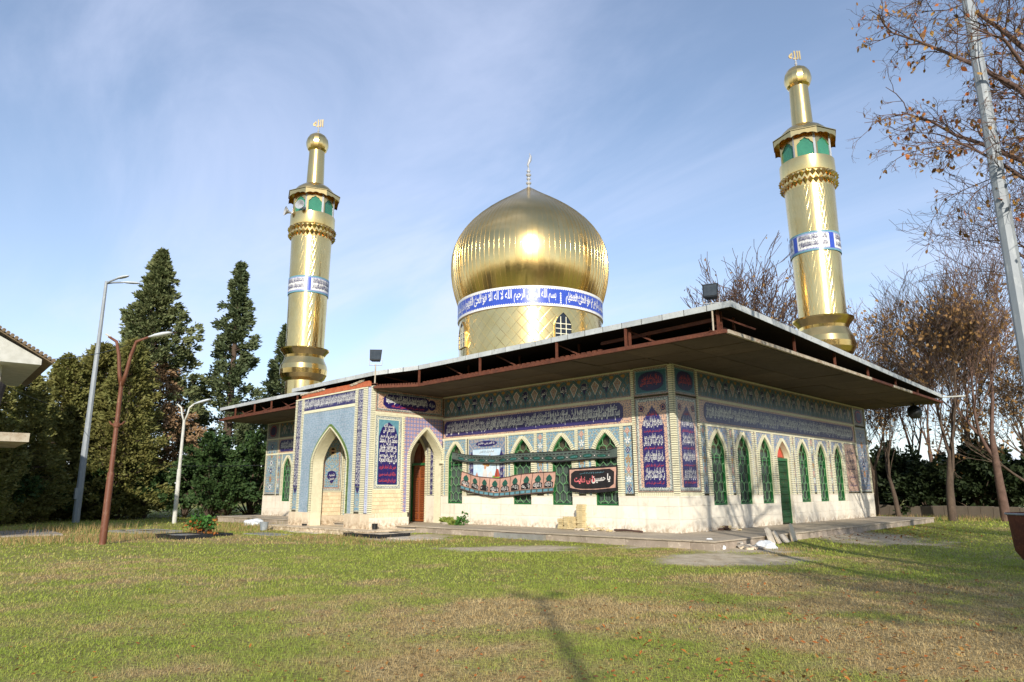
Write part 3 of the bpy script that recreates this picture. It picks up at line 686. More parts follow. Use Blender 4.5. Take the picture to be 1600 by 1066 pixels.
stone('lattice_green', (118,166,112), (96,148,94), (146,186,140), scale=4, rough=0.4)
m, t, b = base_mat('window_glass', 0.05); b.inputs['Base Color'].default_value = srgb((60,70,66)); b.inputs['Alpha'].default_value = 0.16
WIN = {}
def window_parts(hw, key):
    z0, zs, za = 0.72, 2.32, 2.92
    o1 = opening_outline(0, hw, z0, zs, za); o2 = opening_outline(0, hw-0.05, z0+0.05, zs, za-0.08)
    fr = MB(); n = len(o1)
    for i in range(n):
        j = (i+1) % n
        a, b, c, d = o1[i], o1[j], o2[j], o2[i]
        fr.quad((a[0],a[1],-0.03),(b[0],b[1],-0.03),(c[0],c[1],-0.03),(d[0],d[1],-0.03),'green_paint')
        fr.quad((d[0],d[1],-0.03),(c[0],c[1],-0.03),(c[0],c[1],-0.11),(d[0],d[1],-0.11),'green_paint')
    fr.box(-hw+.05, hw-.05, zs-.2, zs-.17, -0.085, -0.055, 'green_paint')
    pane = MB(); pane.poly([(x,y,-0.10) for x, y in o2], 'window_glass')
    cur = MB(); k = 28
    for i in range(k):
        x0, x1 = -hw+.02+(2*hw-.04)*i/k, -hw+.02+(2*hw-.04)*(i+1)/k
        za_, zb_ = -0.155+0.022*math.sin(i*1.7), -0.155+0.022*math.sin((i+1)*1.7)
        cur.quad((x0,z0+.02,za_),(x1,z0+.02,zb_),(x1,zs+.1,zb_),(x0,zs+.1,za_),'curtain')
    return fr.mesh('window'), lattice(hw, z0, zs, za).mesh('lattice'), pane.mesh('pane'), cur.mesh('curtain')
def add_window(F, cu, hw, label=None):
    if hw not in WIN: WIN[hw] = window_parts(hw, hw)
    fr, la, pa, cu_ = WIN[hw]; M = F(cu, 0, 0)
    wn = place(fr, 'window', mosque, M); place(la, 'lattice', wn, M); place(pa, 'pane', wn, M); place(cu_, 'curtain', wn, M)
def bay(F, side, u0, u1, cu, hw, spandrel='floral_blue', zlow=ZM, door=False):
    """one window bay: blue spandrel panel with an arched opening, voussoirs round it, bricks at its sides and top"""
    mb = MB(); z0, zs, za = zlow, 2.32, 2.92
    arch_panel(mb, u0-cu, u1-cu, z0, ZW1, 0, hw, zs, za, 0.0, 0.19, spandrel, 'brick')
    mb.build('spandrel', mosque, F(cu, 0, 0))
    b = BR[side]; loc = lambda m: m
    sub = MB(); bricks_arch(sub, cu, hw, ZM, zs, za, 0.125, 0.004)
    for x in ((u0, u0+0.07), (u1-0.07, u1)): bricks_v(sub, x[0], x[1], ZM, ZW1, 0.002)
    b.v_add(sub)
def v_add(s, o):
    off = len(s.v); s.v.extend(o.v)
    mp = [s.mi(m) for m in o.mats]
    for f, k in zip(o.f, o.m): s.f.append(tuple(i+off for i in f)); s.m.append(mp[k])
MB.v_add = v_add

def strip(F, u0, u1, z0=ZM+.06, z1=ZW1, mat='floral_blue'):
    p = panel(F, u0, u1, z0, z1, mat, mosque, 0.0, 'tile_strip', ((0.02,'border_dark'),)); hw = (u1-u0)/2-.03; n_ = max(1, round((z1-z0)/.27)); st = (z1-z0)/n_; mb = MB()
    if hw > .6: return
    hw = min(hw, .11)
    for k in range(n_):
        y = -(z1-z0)/2+(k+.5)*st; kind = k % 4
        if kind in (0, 2):
            c_ = 'navy' if kind == 0 else 'rose_glaze'; mb.prism([(-hw*.8,y),(-hw*.45,y-.05),(0,y-.11),(hw*.45,y-.05),(hw*.8,y),(hw*.45,y+.05),(0,y+.11),(-hw*.45,y+.05)], 0, .004, c_); mb.ribbon([(-hw*.4,y),(0,y-.06),(hw*.4,y),(0,y+.06)], .016, .006, 'white_glaze', True)
        else:
            for a in range(5): q_ = a*1.2566+.3; mb.poly([(0,y,.004),(hw*.8*math.cos(q_-.4),y+.09*math.sin(q_-.4),.004),(hw*.95*math.cos(q_),y+.105*math.sin(q_),.004),(hw*.8*math.cos(q_+.4),y+.09*math.sin(q_+.4),.004)], 'white_glaze' if kind == 1 else 'ochre_glaze')
        mb.ribbon([(0,y+.11),(hw*.5,y+.135),(0,y+st-.11)], .012, .003, 'ochre_glaze')
    mb.build('tile_motifs', p, F((u0+u1)/2, (z0+z1)/2, .002))

# ---------------------------------------------------------------- long front (towards the portico)
HWL, HWR = 0.43, 0.46
winL = [-9.44, -5.97, -4.2, -2.43]
baysL = [(-10.16,-8.80), (-6.70,-5.34), (-4.93,-3.57), (-3.17,-1.82)]
for (a, b), c in zip(baysL, winL): bay(FL, 'L', a, b, c, HWL); add_window(FL, c, HWL)
dado(FL, -10.2, 0.03, [(c-HWL, c+HWL, 0.72) for c in winL])
for a, b in ((-5.34,-4.93), (-3.57,-3.17)):
    strip(FL, a+.05, b-.05); bricks_v(BR['L'], a, a+.05, ZM, ZW1, 0.002); bricks_v(BR['L'], b-.05, b, ZM, ZW1, 0.002)
strip(FL, -1.77, -1.46); bricks_v(BR['L'], -1.82, -1.77, ZM, ZW1, 0.002)
# the rest of that front, left of the portico
bay(FL, 'L', -23.05, -21.3, -22.4, HWL); add_window(FL, -22.4, HWL)
bay(FL, 'L', -19.9, -18.2, -19.1, HWL); add_window(FL, -19.1, HWL)
dado(FL, WX0-.03, -15.75, [(c-HWL, c+HWL, 0.72) for c in (-22.4, -19.1)])
strip(FL, -23.5, -23.12); strip(FL, -21.25, -19.95, mat='floral_blue'); strip(FL, -18.15, -15.8, mat='floral_blue')
p = panel(FL, -24.74, -23.56, ZM+.06, 3.84, 'floral_blue', mosque, 0, frames=((.03,'border_dark'),(.04,'border_band'),(.02,'border_red'))); arabesque(p, FL, -24.15, 2.45, .48, 1.25)
panel(FL, -24.74, -23.56, ZF0, ZF1, 'border_dark', mosque, 0, frames=((.03,'border_dark'),(.03,'border_red')))
mb = MB(); mb.prism(oval(.36,.30), 0, .006, 'navy_dark'); mb.ribbon(oval(.30,.25), .03, .008, 'orange_glaze', True); mb.build('tile_medallion', mosque, FL(-24.15, 4.31, .002))
# horizontal brick courses
for a, b in ((-24.8,-15.75), (-10.2,-1.41)):
    bricks_h(BR['L'], a, b, ZM, ZM+.06, 0.002) if False else None
    bricks_h(BR['L'], a, b, ZW1, ZI0, 0.004); bricks_h(BR['L'], a, b, ZI1, ZF0, 0.004); bricks_h(BR['L'], a, b, ZF1, ZT, 0.004)
for x in (-24.8, -23.5): bricks_v(BR['L'], x-.0, x+.05, ZM, ZT, 0.006)
bricks_v(BR['L'], -0.11, 0.02, ZM, ZT, 0.006); bricks_v(BR['L'], -1.41, -1.31, ZM, ZT, 0.006); bricks_h(BR['L'], -1.31, -0.11, ZF1+.02, ZT, 0.003); bricks_h(BR['L'], -1.31, -0.11, ZM, ZM+.10, 0.003)
for F, x0, x1 in ((FL, WX0, -15.75), (FL, -10.2, 0.0)):
    pass
bk.box(WX0, -1.40, 0.03, 0.22, ZW1, WT, 'mortar')
for a, b in ((-1.82,0.0), (-5.34,-4.93), (-3.57,-3.17), (-8.80,-6.70), (-24.8,-23.05), (-21.3,-19.9), (-18.2,-15.7), (-10.25,-10.16)): bk.box(a, b, 0.03, 0.22, ZM-.02, WT if a == -1.82 else ZW1, 'mortar')

# picture panel between two windows
pp = panel(FL, -8.74, -6.76, ZM+.06, ZW1, 'floral_bluegrey', mosque, 0, 'picture_panel', ((.03,'brick'),(.02,'border_dark')), label='tiled picture panel with blue border')
mb = MB(); zc_ = (ZM+.06+ZW1)/2; hh = .70
mb.box(-.72, .72, -hh-.15, hh-.12, -.01, .006, 'sky_print'); mb.poly([(-.72,-hh-.15,.008),(.72,-hh-.15,.008),(.72,-.42,.008),(.4,-.36,.008),(0,-.44,.008),(-.4,-.38,.008),(-.72,-.42,.008)], 'grass_print')
mb.poly([(-.2,.02,.01),(.22,.40,.01),(.16,-.02,.01),(.1,-.05,.01)], 'ochre_glaze')                       # flag
mb.poly([(-.16,-.75,.011),(.02,-.75,.011),(.06,-.3,.011),(0,-.12,.011),(-.1,-.12,.011),(-.18,-.32,.011)], 'white_print')
mb.poly([(-.08,-.74,.013),(.0,-.74,.013),(.02,-.5,.013),(-.06,-.5,.013)], 'black_cloth')
mb.poly([(.06,-.76,.012),(.24,-.76,.012),(.34,-.35,.012),(.26,-.18,.012),(.12,-.3,.012)], 'white_print')
mb.poly([(-.26,-.62,.0115),(-.18,-.62,.0115),(-.15,-.4,.0115),(-.25,-.4,.0115)], 'red_print')
mb.poly([(.42,-.42,.010),(.7,-.40,.010),(.64,-.16,.010),(.52,-.12,.010)], 'red_print'); mb.poly([(-.6,-.42,.010),(-.4,-.40,.010),(-.48,-.22,.010)], 'rose_glaze')
mb.prism([(-.05+.06*math.cos(a*.7), -.06+.075*math.sin(a*.7)) for a in range(9)], .008, .0125, 'skin_print')
for k in range(7):
    a = R(20+k*24); mb.ribbon([(.52,.16),(.52+.13*math.cos(a),.18+.12*math.sin(a)),(.52+.24*math.cos(a),.14+.16*math.sin(a))], .03, .012, 'greenleaf')
mb.ribbon([(.54,-.4),(.53,-.1),(.52,.16)], .03, .011, 'brown_cloth')
put_text(mb, 'السلام عليك يا ابا الفضل', -.35, .4, .42, .54, .010, 'brown_cloth', 0.004)
mb.build('picture', pp, FL(-7.75, zc_, .004))
mb = MB(); mb.prism(oval(.55,.10,24,2.2), 0, .008, 'navy'); put_text(mb, 'يا قمر بنى هاشم', -.42, .42, -.06, .07, .010, 'white_glaze')
mb.build('cartouche', pp, FL(-7.75, 2.84, .004))
for x in (-8.52, -6.98):
    mb = MB(); mb.prism(scallop([(-.08,-.55),(.08,-.55),(.08,.5),(0,.66),(-.08,.5)], .012), 0, .008, 'navy')
    for k in range(4): put_text(mb, VERSES[k][:9], -.06, .06, -.5+k*.25, -.28+k*.25, .010, 'white_glaze')
    mb.build('cartouche', pp, FL(x, 1.9, .004))

# ---------------------------------------------------------------- short front (with the green door)
winR = [2.42, 4.10, 5.70, 8.86, 10.64, 12.38]; dR = 7.10
edges = [1.78, 3.22, 3.52, 4.82, 5.02, 6.36, 6.36, 7.86, 8.1, 9.62, 9.92, 11.4, 11.62, 13.14]
baysR = [(1.78,3.16), (3.46,4.84), (5.02,6.32), (8.14,9.58), (9.94,11.38), (11.66,13.10)]
for (a, b), c in zip(baysR, winR): bay(FR, 'R', a, b, c, HWR, 'floral_bluegrey'); add_window(FR, c, HWR)
dado(FR, -0.03, WY1, [(c-HWR, c+HWR, 0.72) for c in winR] + [(dR-.52, dR+.52, -1)])
for a, b in ((3.16,3.46), (9.58,9.94), (4.84,5.02), (11.38,11.66), (7.92,8.14)):
    strip(FR, a+.04, b-.04, mat='floral_multi'); bricks_v(BR['R'], a, a+.04, ZM, ZW1, 0.002); bricks_v(BR['R'], b-.04, b, ZM, ZW1, 0.002)
strip(FR, 1.46, 1.73); bricks_v(BR['R'], 1.73, 1.78, ZM, ZW1, 0.002)
panel(FR, 13.2, 14.55, ZM+.06, ZW1, 'floral_pink', mosque, 0, frames=((.03,'border_dark'),(.04,'floral_pink'),(.02,'border_red')))
mb = MB()
for k in range(5): put_text(mb, VERSES[k % 4][:12], -.4, .4, -.85+k*.34, -.6+k*.34, 0, 'navy', .004)
mb.build('lettering', mosque, FR(13.87, 2.05, .006))
p = panel(FR, 14.75, 16.08, ZM+.06, ZI1, 'floral_bluegrey', mosque, 0, frames=((.03,'border_dark'),(.05,'border_band'),(.02,'border_red'))); arabesque(p, FR, 15.41, 2.45, .54, 1.25)
panel(FR, 14.75, 16.08, ZF0, ZF1, 'border_dark', mosque, 0, frames=((.03,'border_dark'),(.03,'border_red')))
mb = MB(); mb.prism(oval(.42,.30), 0, .006, 'navy_dark'); mb.ribbon(oval(.32,.22), .03, .008, 'orange_glaze', True); mb.build('tile_medallion', mosque, FR(15.4, 4.31, .002))
for a, b in ((1.41, 14.65),):
    bricks_h(BR['R'], a, b, ZW1, ZI0, 0.004); bricks_h(BR['R'], a, b, ZI1, ZF0, 0.004); bricks_h(BR['R'], a, b, ZF1, ZT, 0.004)
bricks_v(BR['R'], 0.0, 0.11, ZM, ZT, 0.006); bricks_v(BR['R'], 1.31, 1.41, ZM, ZT, 0.006); bricks_h(BR['R'], .11, 1.31, ZF1+.02, ZT, 0.003); bricks_h(BR['R'], .11, 1.31, ZM, ZM+.10, 0.003)
bricks_v(BR['R'], 14.65, 14.73, ZM, ZT, 0.006); bricks_v(BR['R'], 16.1, 16.2, ZM, ZT, 0.006); bricks_h(BR['R'], 14.73, 16.1, ZF1, ZT, 0.003); bricks_v(BR['R'], 13.1, 13.17, ZM, ZW1, 0.003); bricks_v(BR['R'], 14.58, 14.65, ZM, ZW1, 0.003)
bkR = MB(); bkR.box(-0.22, -0.03, 1.40, WY1, ZW1, WT, 'mortar')
for a, b in ((0.0,1.78), (3.16,3.46), (9.58,9.94), (4.84,5.02), (11.38,11.66), (7.86,8.14), (13.10,WY1)): bkR.box(-.22, -.03, a, b, ZM-.02, WT if a == 0.0 else ZW1, 'mortar')
bk.v_add(bkR)
# door bay of the short front
mb = MB(); arch_panel(mb, 6.36-dR, 7.86-dR, ZM, ZW1, 0, .52, 2.25, 2.86, 0, .30, 'floral_bluegrey', 'brick'); mb.box(-.72,-.70,0,1,-.2,-.19,'marble')
mb.build('spandrel', mosque, FR(dR, 0, 0))
bricks_arch(BR['R'], dR, .52, ZM, 2.25, 2.86, .125, .004)
for x in ((6.34,6.40), (7.82,7.90)): bricks_v(BR['R'], x[0], x[1], ZM, ZW1, .002)
door = MB(); door.box(-.52, .52, 0.01, 2.18, -.19, -.16, 'green_dark'); door.box(-.52,.52,2.16,2.26,-.18,-.06,'green_paint'); door.box(-.52,-.48,0.01,2.16,-.16,-.07,'green_paint'); door.box(.48,.52,.01,2.16,-.16,-.07,'green_paint')
door = door.build('grille_door', mosque, FR(dR, 0, 0), label='green metal door behind folding grille')
mb = MB()
for i in range(13):
    x = -.46+.92*i/12; mb.box(x-.011, x+.011, .04, 2.14, -.125, -.10, 'grille_paint')
for i in range(12):
    x0, x1 = -.46+.92*i/12, -.46+.92*(i+1)/12
    for k in range(8):
        z = .08+k*.255; mb.tube([(x0,z,-.095),(x1,z+.12,-.095)], .009, 4, 'grille_paint'); mb.tube([(x1,z+.12,-.095),(x0,z+.24,-.095)], .009, 4, 'grille_paint')
mb.build('folding_grille', door, FR(dR, 0, 0))
mb = MB(); mb.poly([(x, z, -.17) for x, z in [(-.5,2.27),(.5,2.27)] + list(reversed(arch_pts(0, .5, 2.27, 2.84)))], 'door_wood'); mb.poly([(x, z, -.15) for x, z in [(-.32,2.30),(.32,2.30)] + list(reversed(arch_pts(0, .32, 2.30, 2.68)))], 'orange_glaze')
mb.build('tympanum', door, FR(dR, 0, 0))

# ---------------------------------------------------------------- friezes, inscription bands, corner panels
NAMES = ['يا الله', 'يا محمد', 'يا على', 'يا فاطمه', 'يا حسن', 'يا حسين', 'يا رضا', 'يا مهدى']
def frieze(F, u0, u1, n):
    p = panel(F, u0, u1, ZF0, ZF1, 'frieze_ground', mosque, 0, 'frieze', ((.03,'border_red'),(.02,'border_dark')))
    mb = MB(); L_ = u1-u0-.1; st = L_/n; h = ZF1-ZF0-.1; y0 = -h/2; x0 = -L_/2
    for i in range(n):
        c = x0+(i+.5)*st
        for k, (cc, w_, top, m) in enumerate(((c, st*.98, h*.97, 'teal_glaze'), (c+st/2, st*.98, h*.97, 'teal_glaze'), (c, st*.5, h*.50, 'turq_glaze'), (c+st/2, st*.5, h*.50, 'turq_glaze'))):
            a = arch_pts(cc, w_/2, y0, y0+top, 10, 1.9)
            a = [(max(x0, min(x0+L_, x)), y) for x, y in a]
            mb.ribbon(a, .032 if k < 2 else .016, .004+.0008*k, m)
        kt = [(c-st*.17, y0+h*.62), (c, y0+h*.20), (c+st*.17, y0+h*.62), (c, y0+h*.84)]
        mb.poly([(x, y, .0075) for x, y in kt], 'border_red'); mb.ribbon(kt, .022, .009, 'white_glaze', True)
        s = .45; mid = (c, y0+h*.56); kk = [(mid[0]+(x-mid[0])*s, mid[1]+(y-mid[1])*s) for x, y in kt]; mb.ribbon(kk, .016, .0095, 'turq_glaze', True)
        if i < n-1:
            c2 = c+st/2
            med = [(c2+st*.17*math.cos(a), y0+h*.60+h*.2*math.sin(a)) for a in [k*math.pi/6 for k in range(12)]]
            mb.poly([(x, y, .0075) for x, y in med] , 'navy_dark'); mb.poly([(c2-.05,y0+h*.42,.0072),(c2,y0+h*.2,.0072),(c2+.05,y0+h*.42,.0072)], 'navy_dark')
            put_text(mb, NAMES[i % 8], c2-st*.15, c2+st*.15, y0+h*.42, y0+h*.78, .0092, 'white_glaze', .01)
        for sx in (-.25, .25):
            cx, cy = c+sx*st, y0+h*.28; r = .06
            mb.ribbon([(cx-r*.8,cy),(cx,cy-r*1.2),(cx+r*.8,cy),(cx,cy+r*1.2)], .016, .008, 'white_glaze', True); mb.poly([(cx+.022*math.cos(a),cy+.03*math.sin(a),.0082) for a in [k*math.pi/3 for k in range(6)]], 'rose_glaze')
            cx, cy = c+sx*st, y0+h*.90
            mb.poly([(cx+.075*math.cos(a),cy+.05*math.sin(a),.0076) for a in [k*math.pi/5 for k in range(10)]], 'ochre_glaze')
    mb.build('frieze_pattern', p, F((u0+u1)/2, (ZF0+ZF1)/2, .003))
frieze(FL, -10.16, -1.42, 10); frieze(FL, -23.44, -15.8, 8); frieze(FR, 1.42, 14.63, 15)
def insc(F, u0, u1, texts, seed, e0=.08, e1=.4):
    p = panel(F, u0, u1, ZI0, ZI1, 'floral_pink', mosque, 0, 'inscription_band', ((.02,'border_red'),))
    a, b = u0+e0-(u0+u1)/2, u1-e1-(u0+u1)/2; hh = (ZI1-ZI0)/2-.07
    pl = scallop([(a+.12,-hh),(b-.12,-hh),(b,-hh*.5),(b,hh*.5),(b-.12,hh),(a+.12,hh),(a,hh*.5),(a,-hh*.5)], .018)
    mb = MB(); mb.prism(pl, -.002, .005, 'navy_script'); script_band(mb, texts, a+.1, b-.1, -hh*.86, hh*.9, .0075, 'white_glaze', None, seed)
    mb.build('lettering', p, F((u0+u1)/2, (ZI0+ZI1)/2, .002))
insc(FL, -10.16, -1.42, VERSES, 1, .05, .32); insc(FL, -23.44, -15.8, KURSI, 2, .1, .3); insc(FR, 1.42, 14.63, NUR + VERSES[1:3], 3, .32, .2)
ROWS = ['لقد كان لكم فى رسول الله', 'كل من عليها فان و يبقى', 'من يحيى العظام و هى رميم', 'فى خلق السموات و الارض']
SUBS = ['اصل بيت من علم است', 'عثمان استوار نام', 'سر اين راه داد امان', 'كى گفت حق از ما در']
def corner_panel(F, u0, u1, seed):
    c = (u0+u1)/2; hw = (u1-u0)/2
    p = panel(F, u0, u1, ZF0-.02, ZF1+.01, 'teal_glaze', mosque, 0, frames=((.025,'border_red'),(.05,'border_dark'),(.02,'turq_glaze')))
    mb = MB(); mb.prism(scallop(oval(hw*.72, .27, 14), .02), 0, .005, 'navy_dark')
    put_text(mb, 'ادخلوها بسلام امنين', -hw*.6, hw*.6, -.17, .08, .0075, 'orange_glaze', .004); put_text(mb, 'و قال ربكم ادعونى', -hw*.5, hw*.5, -.02, .2, .0085, 'orange_glaze', .004)
    mb.build('lettering', p, F(c, (ZF0+ZF1)/2, .002))
    p = panel(F, u0, u1, ZM+.12, 3.84, 'floral_pink', mosque, 0, frames=((.02,'border_red'),(.04,'border_dark'),(.06,'border_band')))
    h0, h1 = 1.25-2.48, 3.55-2.48; w_ = hw*.60
    pl = scallop([(-w_,h0),(w_,h0),(w_,h1-.55),(w_*.75,h1-.32),(w_*.3,h1-.14),(0,h1),(-w_*.3,h1-.14),(-w_*.75,h1-.32),(-w_,h1-.55)], .02)
    mb = MB(); mb.prism(pl, 0, .005, 'navy'); x = w_*.92
    y = h1-.64
    put_text(mb, 'يا لطيف', -w_*.45, w_*.45, h1-.28, h1-.12, .0075, 'orange_glaze', .006)
    for k in range(4):
        put_text(mb, ROWS[(k+seed) % 4], -x, x, y, y+.26, .0075, 'white_glaze', .016); put_text(mb, ROWS[(k+seed+1) % 4], -x*.9, x*.9, y+.14, y+.36, .0085, 'white_glaze', .006)
        put_text(mb, SUBS[(k+seed) % 4], -x*.92, x*.92, y-.12, y-.02, .0075, 'orange_glaze', .004)
        y -= .49
    mb.build('lettering', p, F(c, 2.48, .002))
    for sx in (-1, 1):
        mb = MB(); mb.prism(oval(.09,.10,16,2), 0, .005, 'navy_dark'); mb.ribbon(oval(.055,.06,12,2), .025, .007, 'rose_glaze', True); mb.build('tile_medallion', p, F(c+sx*hw*.62, 3.52, .002))
corner_panel(FL, -1.31, -0.11, 0); corner_panel(FR, .11, 1.31, 2)
bk.build('wall_backing', mosque)

# ---------------------------------------------------------------- portico
PX0, PX1, PY = -15.75, -10.2, -3.25
PC, PHW, PZS, PZA = -12.96, 1.235, 2.25, 3.56
pt = MB()
M_ = lambda F: F(0, 0, 0)
def w_(F, mb_local, target):     # local mesh of a front -> world coordinates of the target builder
    M = F(0, 0, 0); mb_local.v = [tuple(M @ Vector(v)) for v in mb_local.v]; target.v_add(mb_local)
sub = MB(); arch_panel(sub, PX0, PX1, -0.1, 4.88, PC, PHW, PZS, PZA, -0.03, 0.45, 'mortar', 'brick'); w_(PF, sub, pt)
SC, SHW, SZS, SZA = -0.80, 0.76, 2.38, 3.45
sub = MB(); arch_panel(sub, PY+.03, 0.0, -0.1, 4.88, SC, SHW, SZS, SZA, -0.03, 0.40, 'mortar', 'brick'); w_(PS, sub, pt)
PSL = frame((PX0,0,0), (0,-1,0), (-1,0,0))
sub = MB(); arch_panel(sub, 0.0, 3.22, -0.1, 4.88, 0.80, SHW, SZS, SZA, 0.0, 0.40, 'marble', 'brick'); w_(PSL, sub, pt)
pt.box(PX0+.4, -14.35, -2.79, -1.60, -0.1, 4.0, 'grey_wall'); pt.box(-11.6, PX1-.43, -2.79, -1.60, -0.1, 4.0, 'grey_wall')
pt.box(PX0+.05, PX1-.05, PY+.05, -0.01, 4.02, 4.10, 'plaster')                     # ceiling
pt.box(PX0+.02, PX1-.02, PY+.05, 0.2, 4.86, 4.90, 'concrete')
port = pt.build('portico', mosque)
# reveal bricks of the two arches
rb = MB()
sub = MB(); bricks_arch(sub, PC, PHW, 0.4, PZS, PZA, -0.016, -0.47, t=0.455); w_(PF, sub, rb)
sub = MB(); bricks_arch(sub, SC, SHW, 0.4, SZS, SZA, -0.016, -0.42, t=0.405, right=False); w_(PS, sub, rb)
# front: brick strips
f = MB()
for a, b in ((PX0,-15.62), (-15.24,-15.08), (-11.33,-11.16), (-10.80,-10.54), (-10.30,PX1+.02)): bricks_v(f, a, b, 0.40, 4.88, 0.004)
bricks_h(f, -15.08, -11.33, 4.24, 4.35, 0.003); bricks_h(f, -15.62, -10.80, 4.83, 4.88, 0.003)
bricks_arch(f, PC, PHW, 0.40, PZS, PZA, 0.05, 0.004, t=.05); bricks_arch(f, PC, PHW+.05, 0.40, PZS, PZA+.075, 0.075, 0.004, t=.035, mat='green_trim', c=.045)
w_(PF, f, rb)
f = MB(); bricks_v(f, PY, -3.15, 0.40, 4.88, 0.004); bricks_v(f, -1.92, -1.84, 0.43, 3.87, 0.004); bricks_h(f, -3.15, 0, 3.87, 3.97, 0.003); bricks_h(f, -3.15, -1.62, .27, .43, .003, mat='brick')
bricks_arch(f, SC, SHW, 0.43, SZS, SZA, 0.12, 0.004, rz0=2.30, right=True); f.box(-.16, .0, 2.2, 2.31, -.02, .07, 'brick')
w_(PS, f, rb)
o = rb.build('brick_trim', port); o['kind'] = 'stuff'
# turquoise front panel
mb = MB(); arch_panel(mb, -15.08-PC, -11.33-PC, 0.40, 4.24, 0, PHW+.10, PZS, PZA+.12, 0, 0, 'turquoise_tile', 'brick'); mb.build('turquoise_panel', port, PF(PC, 0, .0))
# script bands of the front
def vband(u0, u1):
    c = (u0+u1)/2; hw = (u1-u0)/2
    panel(PF, u0, u1, .46, 1.35, 'floral_blue', port, 0, 'tile_strip', ((.015,'border_dark'),))
    mb = MB(); mb.box(-hw, hw, 1.30, 4.83, -.02, 0, 'navy_script'); mb.prism([(-hw*.8,1.30),(0,1.08),(hw*.8,1.30)], -.02, .004, 'navy_script')
    mb.build('script_band', port, PF(c, 0, 0)); mb = MB(); y = 1.36; k = 0
    while y < 4.6:
        t_ = (VERSES+NUR)[k % 9].split(' '); put_text(mb, ' '.join(t_[k % 3:k % 3+2]), -hw*.88, hw*.88, y, y+.2, 0, 'white_glaze', .016); put_text(mb, ' '.join(t_[(k+1) % 3:(k+1) % 3+2]), -hw*.9, hw*.8, y+.12, y+.26, .001, 'white_glaze', .004)
        y += .215; k += 1
    mb.build('lettering', port, PF(c, 0, .005))
vband(-15.60, -15.25); vband(-11.14, -10.81)
mb = MB(); mb.box(-15.25-PC, -11.14-PC, 4.36, 4.82, -.02, 0, 'navy_script'); mb.build('script_band', port, PF(PC, 0, 0))
mb = MB(); script_band(mb, KURSI, -15.2-PC, -11.18-PC, 4.38, 4.81, 0, 'white_glaze'); mb.build('lettering', port, PF(PC, 0, .005))
panel(PF, -10.53, -10.31, .42, 4.86, 'white_blue_tile', port, 0, 'tile_strip', ((.012,'border_dark'),))
# bases of the piers
for F, a, b, z1 in ((PF, PX0-.03, PC-PHW, .40), (PF, PC+PHW, PX1+.035, .40), (PS, PY, -1.56, .27)):
    n = max(2, round((b-a)/.55)); st = (b-a)/n
    for i in range(n):
        m = MB(); m.bevbox(-st/2+.002, st/2-.002, -.12, z1, -.2, .035, 'marble_base' if F is PF else 'marble', .004); m.build('base_slab', port, F(a+(i+.5)*st, 0, 0))
# tiled foot of the side front and of the inner wall
def tile_field(F, u0, u1, z0, z1, nx, nz_, parent):
    sx, sz = (u1-u0)/nx, (z1-z0)/nz_; m = MB(); m.bevbox(-sx/2+.004, sx/2-.004, -sz/2+.004, sz/2-.004, -.03, .012, 'stone_tile', .004); me = m.mesh('wall_tile')
    h = MB(); h.bevbox(-sx/2+.004, sx/2-.004, -sz/2+.004, sz/2-.004, -.03, .012, 'stone_tile', .004)
    for j in range(nz_):
        for i in range(nx):
            a = u0+(i+.5)*sx + (sx/2 if j % 2 else 0)
            if j % 2 and i == nx-1: continue
            place(me, 'wall_tile', parent, F(a, z0+(j+.5)*sz, random.uniform(0,.004)))
    b = MB(); b.box(u0, u1, z0, z1, -.06, -.012, 'marble'); b.build('tile_bed', parent, F(0, 0, 0))
    for j in range(1, nz_, 2):
        for u in (u0+sx/4, u1-sx/4):
            m = MB(); m.bevbox(-sx/4+.004, sx/4-.004, -sz/2+.004, sz/2-.004, -.03, .012, 'stone_tile', .004); m.build('wall_tile', parent, F(u, z0+(j+.5)*sz, 0))
tile_field(PS, -3.15, -1.92, .43, 1.22, 8, 6, port)
# calligraphy panel of the side front
p = panel(PS, -3.15, -1.92, 1.22, 3.87, 'turq_glaze', port, 0, 'tile_panel', ((.045,'brick'),(.02,'border_dark'),(.08,'border_band'),(.03,'brick')))
w2 = .40; h0, h1 = 1.42-2.545, 3.60-2.545
mb = MB(); mb.prism(scallop([(-w2,h0),(w2,h0),(w2,h1-.5),(w2*.7,h1-.2),(0,h1),(-w2*.7,h1-.2),(-w2,h1-.5)], .02), 0, .006, 'navy')
for k, y in enumerate((.62, .26, -.10, -.42)):
    ww = .24 if k == 0 else .38
    put_text(mb, ['اللهم صل على', 'محمد و ال محمد', 'على الصلاة و السلام', 'من شيعة الحجة'][k], -ww, ww, y, y+.30, .0085, 'white_glaze', .02); put_text(mb, ['بسم الله', 'الرحمن الرحيم', 'صلواتك عليه', 'و عجل فرجهم'][k], -ww*.9, ww*.9, y+.18, y+.40, .0095, 'white_glaze', .008)
for k, y in enumerate((-.62, -.86, -1.08)): put_text(mb, ['خبر داد احاد فريد', 'جايگاه قرب است حسين', 'درى از درهاى بهشت است'][k], -.36, .36, y, y+.17, .0085, 'orange_glaze', .01)
mb.build('lettering', port, PS(-2.535, 2.545, .002))
